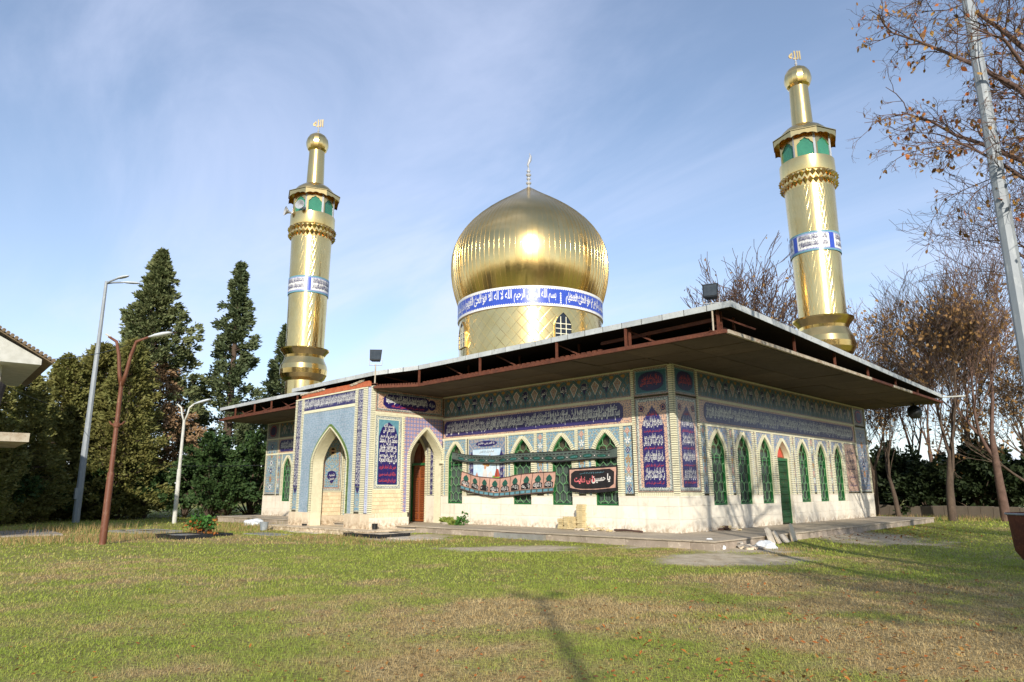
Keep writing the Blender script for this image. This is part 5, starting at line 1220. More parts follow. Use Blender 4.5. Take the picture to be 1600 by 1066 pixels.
# ================================================================== hanging cloths on the long front
def lerp_pts(pts, x):
    for (a, b), (c, d) in zip(pts, pts[1:]):
        if x <= c: f_ = (x-a)/(c-a); f_ = max(0, min(1, f_)); return b+(d-b)*f_
    return pts[-1][1]
def facade(px, py): q = ony(px, py, -0.12); return q.x, q.z
def zz(x, y): return facade(660+x*.28146, 560+y*.28146)
def smooth_line(raw, n=60):
    P = [zz(*p) for p in raw]; xs_ = np.linspace(P[0][0], P[-1][0], n); ys_ = np.array([lerp_pts(P, x) for x in xs_])
    for _ in range(3): ys_[1:-1] = (ys_[:-2]+2*ys_[1:-1]+ys_[2:])/4
    return list(zip(xs_, ys_))
class Cloth:
    def __init__(s, top, bot, amp=.02, sd=1):
        s.t, s.b, s.amp, s.sd = smooth_line(top), smooth_line(bot), amp, sd; s.x0, s.x1 = s.t[0][0], s.t[-1][0]
    def at(s, u, v, o=0.0):       # u 0..1 along, v 0 bottom .. 1 top
        xt = s.x0+(s.x1-s.x0)*u; xb = s.b[0][0]+(s.b[-1][0]-s.b[0][0])*u
        zt, zb_ = lerp_pts(s.t, xt), lerp_pts(s.b, xb); x = xb+(xt-xb)*v; z = zb_+(zt-zb_)*v
        wv = s.amp*(math.sin(u*17+s.sd+v*2.0)+.6*math.sin(u*41+v*5+s.sd*2)+.5*math.sin(v*6+u*7))
        return (x, -(0.10+wv+o), z)
    def sheet(s, mb, u0, u1, v0, v1, o, mat, nu=None, nv=4):
        nu = nu or max(2, int((u1-u0)*90)); vs = [s.at(u0+(u1-u0)*i/nu, v0+(v1-v0)*j/nv, o) for i in range(nu+1) for j in range(nv+1)]
        mb.add(vs, [(i*(nv+1)+j, (i+1)*(nv+1)+j, (i+1)*(nv+1)+j+1, i*(nv+1)+j+1) for i in range(nu) for j in range(nv)], mat)
    def poly(s, mb, pts, o, mat): mb.add([s.at(u, v, o) for u, v in pts], [tuple(range(len(pts)))], mat)
    def text(s, mb, txt, u0, u1, v0, v1, o, mat, bold=.01):
        a_, fs, d = text2d(txt, bold); mb.add([s.at(u0+(u1-u0)*p[0], v0+(v1-v0)*p[1], o) for p in a_], fs, mat)
c1 = Cloth([(160,518),(240,535),(400,541),(500,527),(640,520),(760,515),(945,499),(1000,516),(1030,512),(1080,490)], [(165,562),(240,580),(400,588),(540,574),(760,578),(930,562),(1080,553)], .018, 1)
m = MB(); c1.sheet(m, 0, 1, 0, 1, 0, 'grey_cloth', 110, 6); ban = m.build('banner', label='long grey green mourning banner sagging across four windows', cat='banner')
m = MB(); c1.sheet(m, 0, 1, 0, .10, .003, 'black_cloth', 110, 1); c1.sheet(m, 0, 1, .92, 1, .003, 'black_cloth', 110, 1)
for k in range(46):
    u = .03+k*.0205; c1.sheet(m, u, u+.013, .66, .76, .004, 'black_cloth', 2, 1)
for k in range(13):
    u = .07+k*.071; c1.poly(m, [(u+.026*math.cos(a*.52), .38+.2*math.sin(a*.52)) for a in range(12)], .006, 'black_cloth'); c1.poly(m, [(u+.023*math.cos(a*.52), .38+.16*math.sin(a*.52)) for a in range(12)], .008, 'green_cloth')
    c1.text(m, 'يا حسين', u-.016, u+.016, .30, .48, .010, 'turq_glaze', .01); c1.poly(m, [(u+.0355+.005*math.cos(a), .38+.14*math.sin(a)) for a in range(6)], .006, 'black_cloth'); c1.poly(m, [(u+.0355+.0025*math.cos(a), .38+.07*math.sin(a)) for a in range(6)], .008, 'white_print')
m.build('banner_print', ban)
c2 = Cloth([(215,626),(300,654),(420,665),(480,655),(540,641),(640,632),(738,627)], [(208,728),(300,757),(400,773),(500,766),(600,756),(728,745)], .015, 2)
m = MB(); c2.sheet(m, 0, 1, 0, 1, 0, 'pink_cloth', 90, 6); ban = m.build('banner', label='pink banner with row of green domed panels hanging over marble dado', cat='banner')
m = MB(); c2.sheet(m, 0, 1, 0, .05, .003, 'black_cloth', 90, 1); c2.sheet(m, 0, 1, .95, 1, .003, 'brown_cloth', 90, 1); c2.sheet(m, 0, 1, .06, .24, .003, 'grey_cloth', 90, 1)
for k in range(9):
    u0, u1 = k/9, (k+1)/9; c = (u0+u1)/2; w9 = (u1-u0)
    c2.sheet(m, u0-.0025, u0+.0025, 0, 1, .005, 'black_cloth', 1, 6)
    c2.poly(m, [(c-w9*.4,.26),(c+w9*.4,.26),(c+w9*.4,.48),(c+w9*.2,.56),(c-w9*.2,.56),(c-w9*.4,.48)], .006, 'black_cloth')
    c2.poly(m, [(c-w9*.18,.56),(c+w9*.18,.56),(c+w9*.27,.66),(c+w9*.2,.76),(c,.88),(c-w9*.2,.76),(c-w9*.27,.66)], .007, 'green_cloth')
    c2.text(m, 'يا ثارالله', c-w9*.33, c+w9*.33, .28, .52, .009, 'white_print', .02)
    for q in (-.25, .25): c2.sheet(m, c+q*w9-w9*.18, c+q*w9+w9*.18, .09, .20, .006, 'turq_glaze', 2, 1)
m.build('banner_print', ban)
c3 = Cloth([(808,611),(900,604),(1000,598),(1080,592)], [(810,734),(880,748),(960,748),(1080,736)], .012, 5)
m = MB(); c3.sheet(m, 0, 1, 0, 1, 0, 'black_cloth', 40, 8); ban = m.build('banner', label='black rectangular banner with pink border and large red white lettering', cat='banner')
m = MB(); c3.sheet(m, .03, .97, .13, .93, .003, 'pink_cloth', 30, 6)
pts = [(.10,.25),(.16,.18),(.84,.18),(.90,.30),(.96,.5),(.90,.72),(.84,.85),(.16,.85),(.10,.74),(.05,.5)]
c3.poly(m, pts, .012, 'black_cloth') if False else None
for k in range(10):     # the dark cartouche in strips, so that it follows the folds
    u0, u1 = .06+k*.088, .06+(k+1)*.088; e = lambda u: min(1, (u-.04)/.1, (.96-u)/.1); h = lambda u: .20+.16*max(0, e(u))
    vs = []
    for i in range(3):
        for j in range(7): u = u0+(u1-u0)*i/2; hh_ = h(u); vs.append(c3.at(u, .52-hh_+2*hh_*j/6, .008))
    m.add(vs, [(i*7+j, (i+1)*7+j, (i+1)*7+j+1, i*7+j+1) for i in range(2) for j in range(6)], 'black_cloth')
c3.text(m, 'يا حسين', .50, .87, .36, .70, .014, 'white_print', .03); c3.text(m, 'تا بى نهايت', .13, .56, .34, .66, .014, 'rose_print', .035)
c3.text(m, 'السلام عليك يا ابا عبدالله الحسين', .24, .74, .72, .80, .014, 'turq_glaze', .01)
m.build('banner_print', ban)

# ================================================================== floodlights, loudspeakers, lamps
def floodlight(x, y, z, h, label, yaw, s=1.0):
    t_ = thing('floodlight', (x, y, z), label, 'floodlight', 'floodlights on the eaves'); M = T(x, y, z) @ Matrix.Rotation(yaw, 4, 'Z') @ Matrix.Scale(s, 4)
    m = MB(); m.tube([(0,0,0),(0,0,h)], .022, 8, 'white_edge'); m.box(-.09, .09, -.06, .06, 0, .015, 'rust'); m.build('pole', t_, M)
    m = MB(); m.box(-.20, -.185, -.03, .03, h-.02, h+.18, 'silver'); m.box(.185, .20, -.03, .03, h-.02, h+.18, 'silver'); m.box(-.20, .20, -.03, .03, h-.035, h-.018, 'silver'); m.build('bracket', t_, M)
    Mh = M @ T(0, 0, h+.22) @ Matrix.Rotation(R(-20), 4, 'X'); m = MB()
    m.add([(-.17,-.10,-.16),(.17,-.10,-.16),(.19,-.10,.22),(-.19,-.10,.22),(-.12,.14,-.08),(.12,.14,-.08),(.12,.14,.12),(-.12,.14,.12)], [(0,1,2,3),(7,6,5,4),(0,4,5,1),(1,5,6,2),(2,6,7,3),(3,7,4,0)], 'black_plastic')
    for k in range(5): m.box(-.11+.05*k, -.095+.05*k, .12, .17, -.07, .11, 'black_plastic')
    hd = m.build('housing', t_, Mh); m = MB(); m.box(-.15, .15, -.108, -.102, -.13, .18, 'lamp_glass'); m.build('lens', hd, Mh)
q = ony(1115, 520, SY-.02); floodlight(q.x, SY-.02, zb+.085, .72, 'black floodlight on a tall pipe at the eave corner', R(20), 1.0)
q = ony(586, 592, -3.36); floodlight(q.x, -3.36, 4.9, .62, 'black floodlight on a short pipe above the portico', R(50), 1.15)
def horn(x, y, z, rz, tilt, label):
    t_ = thing('horn_loudspeaker', (x, y, z), label, 'loudspeaker', 'horn loudspeakers on the minaret'); M = T(x, y, z) @ Matrix.Rotation(rz, 4, 'Z') @ Matrix.Rotation(tilt, 4, 'X') @ Matrix.Rotation(R(90), 4, 'X')
    m = MB(); m.lathe([(.05,-.18),(.07,-.05),(.13,.08),(.27,.22),(.285,.22),(.275,.20),(.12,.05),(.04,-.02),(.0,0)], 24, 'silver'); m.build('bell', t_, M, smooth=True, sharp=40)
    m = MB(); m.lathe([(0,-.34),(.09,-.34),(.10,-.30),(.10,-.18),(.05,-.15)], 16, 'lamp_head'); m.tube([(0,.0,-.25),(0,-.2,-.3)], .02, 6, 'silver'); m.build('driver', t_, M, smooth=True, sharp=40)
for a, lab in ((cam_a-.16, 'grey horn loudspeaker facing the lawn below the lantern'), (cam_a-.95, 'white horn loudspeaker pointing sideways below the lantern')):
    horn(lx+1.42*math.cos(a), ly+1.42*math.sin(a), 17.05 if 'grey' in lab else 16.95, a+R(90), R(-6), lab)
m = MB(); Mq = X_ = None
q = ond(1425, 640, 29.2); m.lathe([(.0,-.28),(.16,-.26),(.27,-.12),(.29,.05),(.22,.2),(.1,.27),(.04,.3),(.04,.42)], 20, 'black_plastic')
qx, qy = 2.2, 15.6; o = m.build('hanging_loudspeaker', None, T(qx, qy, 4.36), smooth=True, sharp=50, label='round black loudspeaker hanging under the short eave', cat='loudspeaker')
m = MB(); m.tube([(0,0,0),(.75,.42,.02)], .035, 8, 'white_paint'); m.tube([(.0,0,0),(-.4,-.1,-.02)], .025, 6, 'steel'); m.build('gutter_pipe', None, T(3.1, 16.55, 5.0), label='short pale pipe sticking out from the far eave corner', cat='pipe')

def lamp_head(mb, p, d, l=.62):
    """cobra street lamp head along direction d"""
    d = Vector(d).normalized(); P = [Vector(p)+d*(l*f_) for f_ in (0,.12,.3,.6,.85,1)]; R_ = [.04,.06,.105,.12,.09,.02]
    ref = Vector((0,0,1)).cross(d).normalized(); upd = d.cross(ref); vs = []
    for c, r in zip(P, R_):
        for j in range(10):
            a = 2*math.pi*j/10; vs.append(tuple(c + ref*(r*1.15*math.cos(a)) + upd*(r*.55*math.sin(a))))
    mb.add(vs, [(i*10+j, i*10+(j+1)%10, (i+1)*10+(j+1)%10, (i+1)*10+j) for i in range(5) for j in range(10)] + [tuple(range(9,-1,-1)), tuple(range(50,60))], 'lamp_head')
B = onz(118, 817, GZ)
def grey_post(x, y, h, label, group, heads, arms_dir, r0_=.175, hl=.95):
    t_ = thing('street_lamp', (x, y, GZ-.05), label, 'street lamp', group); M = T(x, y, GZ-.05)
    m = MB(); m.tube([(0,0,0),(0,0,h*.35),(0,0,h*.35+.01),(0,0,h*.7),(0,0,h*.7+.01),(0,0,h)], [r0_,r0_*.84,r0_*.8,r0_*.64,r0_*.60,r0_*.45], 8, 'steel'); m.box(-.12, .12, -r0_-.04, -r0_+.06, 1.2, 1.75, 'steel'); m.build('pole', t_, M, smooth=True, sharp=25)
    for d in heads:
        d = Vector(d); m = MB(); e = Vector((0,0,h-.05)) + d*.75 + Vector((0,0,.12)); m.tube([(0,0,h-.12), tuple(Vector((0,0,h-.02))+d*.3), tuple(e)], .05, 8, 'steel'); m.build('arm', t_, M)
        m = MB(); lamp_head(m, e-d*.1, d+Vector((0,0,.08)), hl); m.build('lamp_head', t_, M, smooth=True)
    return t_
dr_ = side
grey_post(B.x, B.y, 12.6, 'tall tapered grey lamp post with two white heads before the evergreens', None, [tuple(dr_*.9+Vector((fw.x,fw.y,0))*.55), tuple(dr_*.95-Vector((fw.x,fw.y,0))*.35)], None)
# rusty forked lamp post
B = onz(160, 851, GZ); t_ = thing('street_lamp', (B.x, B.y, GZ-.05), 'rusty brown forked lamp post with a single white head', 'street lamp'); M = T(B.x, B.y, GZ-.05)
sv = Vector((side.x, side.y, 0))
m = MB(); m.tube([(0,0,0),(0,0,2.05),(0,0,2.1),(0,0,4.75)], [.10,.092,.066,.06], 12, 'rust_pole'); m.build('pole', t_, M, smooth=True, sharp=30)
m = MB()
for s in (-1, 1): m.tube([tuple(sv*0+Vector((0,0,3.42))), tuple(sv*.16*s+Vector((0,0,3.48))), tuple(sv*.22*s+Vector((0,0,3.56)))], .025, 6, 'rust_pole')
m.lathe([(.075,3.38),(.10,3.40),(.10,3.5),(.075,3.52)], 12, 'rust_pole'); m.build('collar', t_, M)
for s in (-1, 1):
    l = .95 if s > 0 else .62; m = MB(); hgt = 6.22 if s > 0 else 6.3
    m.tube([(0,0,4.6), tuple(sv*.10*s+Vector((0,0,5.0))), tuple(sv*.18*s+Vector((0,0,5.55))), tuple(sv*.30*s+Vector((0,0,5.98))), tuple(sv*l*(.75 if s > 0 else .9)*s+Vector((0,0,6.14)))], [.06,.055,.05,.045,.035], 10, 'rust_pole'); m.build('fork_arm', t_, M, smooth=True)
    m = MB()
    if s > 0: lamp_head(m, Vector((0,0,6.12))+sv*.66, sv+Vector((0,0,.20)), .72); m.build('lamp_head', t_, M, smooth=True)
    else: m.tube([tuple(sv*-.5+Vector((0,0,6.13))), tuple(sv*-.66+Vector((0,0,6.22)))], .03, 6, 'white_paint'); m.build('bare_arm_end', t_, M)
# pale lamp post with two short arms
B = onz(272, 818, GZ); t_ = thing('street_lamp', (B.x, B.y, GZ-.05), 'slim pale lamp post with two curved arms beside dark shrubs', 'street lamp'); M = T(B.x, B.y, GZ-.05)
m = MB(); m.tube([(0,0,0),(0,0,2.6),(0,0,2.62),(0,0,5.0)], [.10,.095,.075,.065], 10, 'white_paint'); m.build('pole', t_, M, smooth=True, sharp=30)
for s in (-1, 1):
    m = MB(); m.tube([(0,0,4.9), tuple(sv*.14*s+Vector((0,0,5.3))), tuple(sv*.2*s+Vector((0,0,5.62))), tuple(sv*.42*s+Vector((0,0,5.80)))], .045, 8, 'white_paint'); m.build('fork_arm', t_, M, smooth=True)
    if s > 0: m = MB(); lamp_head(m, Vector((0,0,5.78))+sv*.34, sv+Vector((0,0,.3)), .95); m.build('lamp_head', t_, M, smooth=True)
# big pole on the right and the double lamp behind the photographer whose shadow lies on the lawn
q = ond(1600, 520, 10.3); m = MB(); m.tube([(0,0,0),(0,0,4),(0,0,4.02),(0,0,11.5)], [.10,.092,.088,.054], 8, 'steel'); m.box(-.14,.14,-.14,.14,-.02,.03,'concrete')
m.build('utility_pole', None, T(q.x, q.y, GZ-.03), smooth=True, sharp=25, label='tall grey octagonal pole beside the leafless trees', cat='pole')
tip = onz(842, 934, GZ); hp = 8.6; bq = Vector((tip.x, tip.y, 0)) - tr*((hp)/math.tan(SUN_EL))
pdir = Vector((tr.y, -tr.x, 0))
grey_post(bq.x, bq.y, hp, 'grey double lamp post standing on the lawn, casting the forked shadow', None, [tuple(pdir*.16), tuple(pdir*-.16)], None, .11, .34)

# ================================================================== trees
def leaf_cloud(mb, centers, n, size, spread, mat, rnd, droop=0.0, up=0.0, el=2.2):
    """many small pointed leaf faces round each centre"""
    for (cx, cy, cz, r, ox, oy) in centers:
        for _ in range(n):
            u, v, w2_ = rnd.gauss(0,1), rnd.gauss(0,1), rnd.gauss(0,1); k = spread*r*(rnd.random()**.5)/max(.3, math.sqrt(u*u+v*v+w2_*w2_))
            p = Vector((cx+u*k, cy+v*k, cz+w2_*k*.8))
            d = Vector((ox+rnd.gauss(0,.55), oy+rnd.gauss(0,.55), up-droop+rnd.gauss(0,.5))).normalized(); s = d.cross(Vector((rnd.gauss(0,1),rnd.gauss(0,1),rnd.gauss(0,1)))).normalized()
            l = size*rnd.uniform(.6,1.4); ww = l/el*.5
            mb.add([tuple(p), tuple(p+d*l*.45+s*ww), tuple(p+d*l), tuple(p+d*l*.45-s*ww)], [(0,1,2,3)], mat)
def conifer_mesh(H, Rb, seed, n_cl, mat, size=.30, shape=.8, z0=.07, ragged=.3, dead=0, per=46, r_cl=.62, gap=0.0):
    rnd = random.Random(seed); crown = MB(); dd = MB(); tr_ = MB(); br = MB()
    tr_.tube([(0,0,-.3),(.05,0,H*.3),(-.05,.04,H*.6),(0,0,H*.95)], [H*.022,H*.018,H*.011,.02], 8, 'bark')
    cs_, ds_ = [], []
    for k in range(n_cl):
        t = z0+(1-z0)*(k+rnd.random())/n_cl; f_ = (1-t)**shape * min(1, .45+(t-z0)*4.0)
        a = rnd.random()*2*math.pi; lob = 1+ragged*math.sin(a*3+seed+t*9)+ragged*.7*math.sin(a*2-t*23+seed*2)
        if gap and math.sin(t*40+a*2+seed) < -1+gap: continue
        rr = Rb*f_*lob*(rnd.random()**.42); z = t*H - .10*rr
        c = (rr*math.cos(a), rr*math.sin(a), z, r_cl*(.45+.75*f_)*rnd.uniform(.7,1.25), math.cos(a), math.sin(a))
        if dead and .18 < t < .55 and rnd.random() < dead and math.cos(a-R(-60)) > -.2: ds_.append(c)
        else: cs_.append(c)
        if k % 3 == 0: tr_.tube([(0,0,z-.25*rr), (c[0]*.6,c[1]*.6,z-.05*rr), (c[0],c[1],z)], [.05,.03,.012], 4, 'bark', False)
    leaf_cloud(crown, cs_, per, size, .75, mat, rnd, up=.35)
    for j in range(14):      # spire
        leaf_cloud(crown, [(rnd.gauss(0,.04), rnd.gauss(0,.04), H*(.93+.07*j/14), .25*(1-j/16), 0, 0)], 14, size*.8, .8, mat, rnd, up=1.2)
    if ds_: leaf_cloud(dd, ds_, per, size, .75, 'dead_needles', rnd, droop=.3)
    return crown.mesh('crown'), tr_.mesh('trunk', True), dd.mesh('dead_foliage') if ds_ else None
def put_tree(name, meshes, x, y, z, label, cat, group, rz=0.0, s=1.0, sz=None):
    M = T(x, y, z) @ Matrix.Rotation(rz, 4, 'Z') @ Matrix.Diagonal((s, s, sz or s, 1))
    t_ = place(None, name, None, M, label=label, cat=cat, group=group)
    for me in meshes:
        if me: place(me, me.name.split('.')[0], t_, M)
    return t_
def base_at(px, t): q = ond(px, 768, t); return q.x, q.y
def top_h(py, t): return CAM.z + (768-py)*t/1097 - GZ
EV = 'evergreens behind the lamp posts'
c_big = conifer_mesh(18.0, 6.0, 11, 1050, 'cypress', .27, .94, .10, .30, dead=.8, per=62, r_cl=.62)
x, y = base_at(214, 52); put_tree('cypress_tree', c_big, x, y, GZ, 'broad tall cypress with pointed top and dead brown lower branches', 'tree', EV)
c_col = conifer_mesh(18.5, 3.1, 5, 520, 'cypress_dark', .28, .82, .12, .34, per=70, r_cl=.70, gap=.28)
x, y = base_at(347, 54); put_tree('cypress_tree', c_col, x, y, GZ, 'narrow ragged cypress standing alone with sky showing through', 'tree', EV)
x, y = base_at(432, 58); put_tree('cypress_tree', c_col, x, y, GZ, 'dark cypress half hidden behind the minaret', 'tree', EV, 2.1, 1.05, .80)
c_th = conifer_mesh(10.5, 3.0, 21, 540, 'thuja', .22, .62, .02, .2, per=56, r_cl=.60)
c_th2 = conifer_mesh(9.5, 3.2, 33, 540, 'thuja', .22, .58, .02, .22, per=56, r_cl=.60)
for k, (px, t, me_, s, lab) in enumerate(((18,43,c_th2,.80,'olive green thuja beside the balcony of the white house'), (80,47,c_th,.88,'olive green thuja between balcony and tall grey lamp post'), (135,48,c_th2,1.08,'tallest olive green thuja behind the tall grey lamp post'), (185,46,c_th,.98,'olive green thuja against the broad cypress'), (-40,40,c_th,.72,'olive green thuja behind the white house wall'))):
    x, y = base_at(px, t); put_tree('thuja_tree', me_, x, y, GZ, lab, 'tree', EV, k*1.3, s)
def bush_mesh(Rx, H, seed, n_cl, mat, size=.22, per=50, r_cl=.5):
    rnd = random.Random(seed); m = MB(); st = MB(); cs_ = []
    for k in range(n_cl):
        a = rnd.random()*2*math.pi; ph = rnd.random()**.6*math.pi/2; f_ = rnd.random()**.3
        c = (Rx*f_*math.cos(a)*math.cos(ph)*(1+.2*math.sin(a*3+seed)), Rx*f_*math.sin(a)*math.cos(ph), .25+(H-.3)*f_*math.sin(ph)*(1+.12*math.sin(a*2+seed)), r_cl*rnd.uniform(.6,1.2), math.cos(a), math.sin(a)); cs_.append(c)
        if k % 4 == 0: st.tube([(0,0,-.1),(c[0]*.5,c[1]*.5,c[2]*.6),(c[0],c[1],c[2])], [.05,.03,.01], 4, 'bark', False)
    leaf_cloud(m, cs_, per, size, .8, mat, rnd, up=.2, el=1.5); return m.mesh('foliage'), st.mesh('stems')
b1 = bush_mesh(2.6, 4.4, 4, 110, 'citrus'); b2 = bush_mesh(2.2, 3.4, 8, 90, 'citrus')
for k, (px, t, me_, s, lab) in enumerate(((330,44,b1,1.0,'dark glossy citrus shrub behind the pale lamp post'), (392,46,b1,1.06,'dark glossy citrus shrub by the terrace end'), (290,46,b2,.9,'low dark citrus shrub below the broad cypress'), (150,46,b2,.8,'dark shrub behind the rusty lamp post'), (60,45,b1,.7,'dark shrub under the balcony of the white house'), (230,46,b2,.8,'dark shrub at the foot of the broad cypress'), (430,48,b2,1.2,'dark shrub behind the far end of the mosque'), (10,42,b2,.9,'shaded shrub beside the white house steps'), (355,43,b2,.8,'small dark shrub between pale lamp post and terrace'))):
    x, y = base_at(px, t); put_tree('citrus_shrub', me_, x, y, GZ, lab, 'shrub', 'dark shrubs left of the mosque', k*.9, s)

def bare_mesh(H, seed, r0_, levels=6, spread=.55, leaves=0, leafmat='autumn', lsize=.12, first=.28, kids=(3,3,3,3,2,2), r1=1.0, ratio=(.62,.92), mat='bark', gnarl=.16, leafz=(0,1), minr=.004, up=.16):
    rnd = random.Random(seed); tr_ = MB(); tw = MB(); tips = []
    def grow(p, d, l, r, lev):
        n = 4 if lev < 3 else 3; pts = [Vector(p)]; dd = Vector(d); rad = [r]
        for i in range(n):
            g_ = gnarl*(.5 if lev == 0 else 1 if lev < 3 else 1.9); dd = (dd + Vector((rnd.gauss(0,g_), rnd.gauss(0,g_), rnd.gauss(0,g_)*.7 + up*.5*(1 if lev < 4 else .3)))).normalized(); pts.append(pts[-1]+dd*(l/n)); rad.append(max(minr, r*(1-.45*(i+1)/n)))
        (tr_ if lev < 2 else tw).tube(pts, rad, 8 if lev == 0 else 5 if lev < 3 else 3, mat, False)
        if lev >= levels-2: tips.append((pts[-1], dd)); tips.append((pts[n//2], dd))
        if lev >= levels-1: return
        k = kids[lev]
        for j in range(k):
            f_ = rnd.uniform(.45,1.0) if j < k-1 else 1.0; 
            if lev == 0: f_ = max(f_, .55)
            i = min(n-1, int(f_*n)); q = pts[i].lerp(pts[i+1], f_*n-i) if f_ < 1 else pts[-1]
            ax_ = Vector((rnd.gauss(0,1), rnd.gauss(0,1), rnd.gauss(0,.35))); ax_ = (ax_ - dd*ax_.dot(dd)).normalized()
            sp = spread*(1.0 if j < k-1 else .45)*rnd.uniform(.6,1.35)
            nd = (dd*math.cos(sp) + ax_*math.sin(sp)); nd = (nd + Vector((0,0,up))).normalized()
            grow(q, nd, l*rnd.uniform(*ratio)*(r1 if lev == 0 else 1), max(minr, rad[-1]*rnd.uniform(.6,.85)), lev+1)
    grow((0,0,-.2), (0,0,1), H*first, r0_, 0)
    lf = MB()
    if leaves:
        for _ in range(leaves):
            p, d = tips[rnd.randrange(len(tips))]
            if not (leafz[0]*H <= p.z <= leafz[1]*H): continue
            p = p + Vector((rnd.gauss(0,.12), rnd.gauss(0,.12), rnd.gauss(0,.12))); d = Vector((rnd.gauss(0,.6), rnd.gauss(0,.6), -.7+rnd.gauss(0,.4))).normalized(); s = d.cross(Vector((rnd.gauss(0,1),rnd.gauss(0,1),.3))).normalized(); l = lsize*rnd.uniform(.7,1.3)
            lf.add([tuple(p), tuple(p+d*l*.45+s*l*.32), tuple(p+d*l), tuple(p+d*l*.45-s*l*.32)], [(0,1,2,3)], leafmat)
    return tr_.mesh('trunk', True), tw.mesh('twigs'), lf.mesh('leaves') if leaves else None
RT = 'leafless trees beyond the mosque'
kid = (4,4,4,3,3,3)
t1 = bare_mesh(14.5, 3, .17, 7, .40, 1200, 'leaf_dull', .16, .20, (3,4,4,3,3,3), leafz=(.1,.6), mat='bark', gnarl=.11, up=.22, minr=.007)
t2 = bare_mesh(15, 17, .18, 7, .38, 900, 'leaf_dull', .15, .22, (3,4,4,3,3,3), leafz=(.15,.6), mat='bark_red', gnarl=.11, up=.22, minr=.007)
t3 = bare_mesh(12.5, 29, .18, 7, .42, 500, 'leaf_dull', .14, .24, (4,4,4,3,3,3), mat='bark_red', gnarl=.12, up=.2, minr=.011)
t4 = bare_mesh(11, 41, .22, 7, .48, 1300, 'leaf_dull', .17, .22, (4,4,4,3,3,3), mat='bark', minr=.008)
q = onz(1490, 815, GZ); put_tree('forked_tree', t1, q.x, q.y, GZ, 'forked bare tree with yellowing lower leaves, nearest to the terrace end', 'tree', RT, .4, 1.2)
q = onz(1573, 815, GZ); put_tree('leafless_tree', t2, q.x, q.y, GZ, 'bare tree with a straight trunk next to the forked tree', 'tree', RT, 1.4, 1.25)
for k, (px, t, me_, s, lab) in enumerate(((1195,60,t3,2.05,'bare tree rising above the roof beside the right minaret'), (1365,44,t4,1.15,'tree with brown withered leaves behind the far roof corner'), (1425,50,t2,1.15,'bare reddish tree between brown tree and forked tree'), (1530,46,t3,1.25,'bare thin branched tree behind the two nearer trunks'), (1620,42,t4,1.1,'tree with brown leaves beyond the tall grey pole'), (1400,40,t1,.8,'low tree with yellow leaves against the mosque end'), (1005,70,t3,1.28,'bare tree top peeping over the roof beside the dome'), (1470,58,t2,1.35,'tall faint bare tree far behind the forked tree'), (1340,52,t3,1.25,'bare tree behind the right minaret foot'))):
    x, y = base_at(px, t); put_tree('leafless_tree', me_, x, y, GZ, lab, 'tree', RT, k*1.7+.3, s)
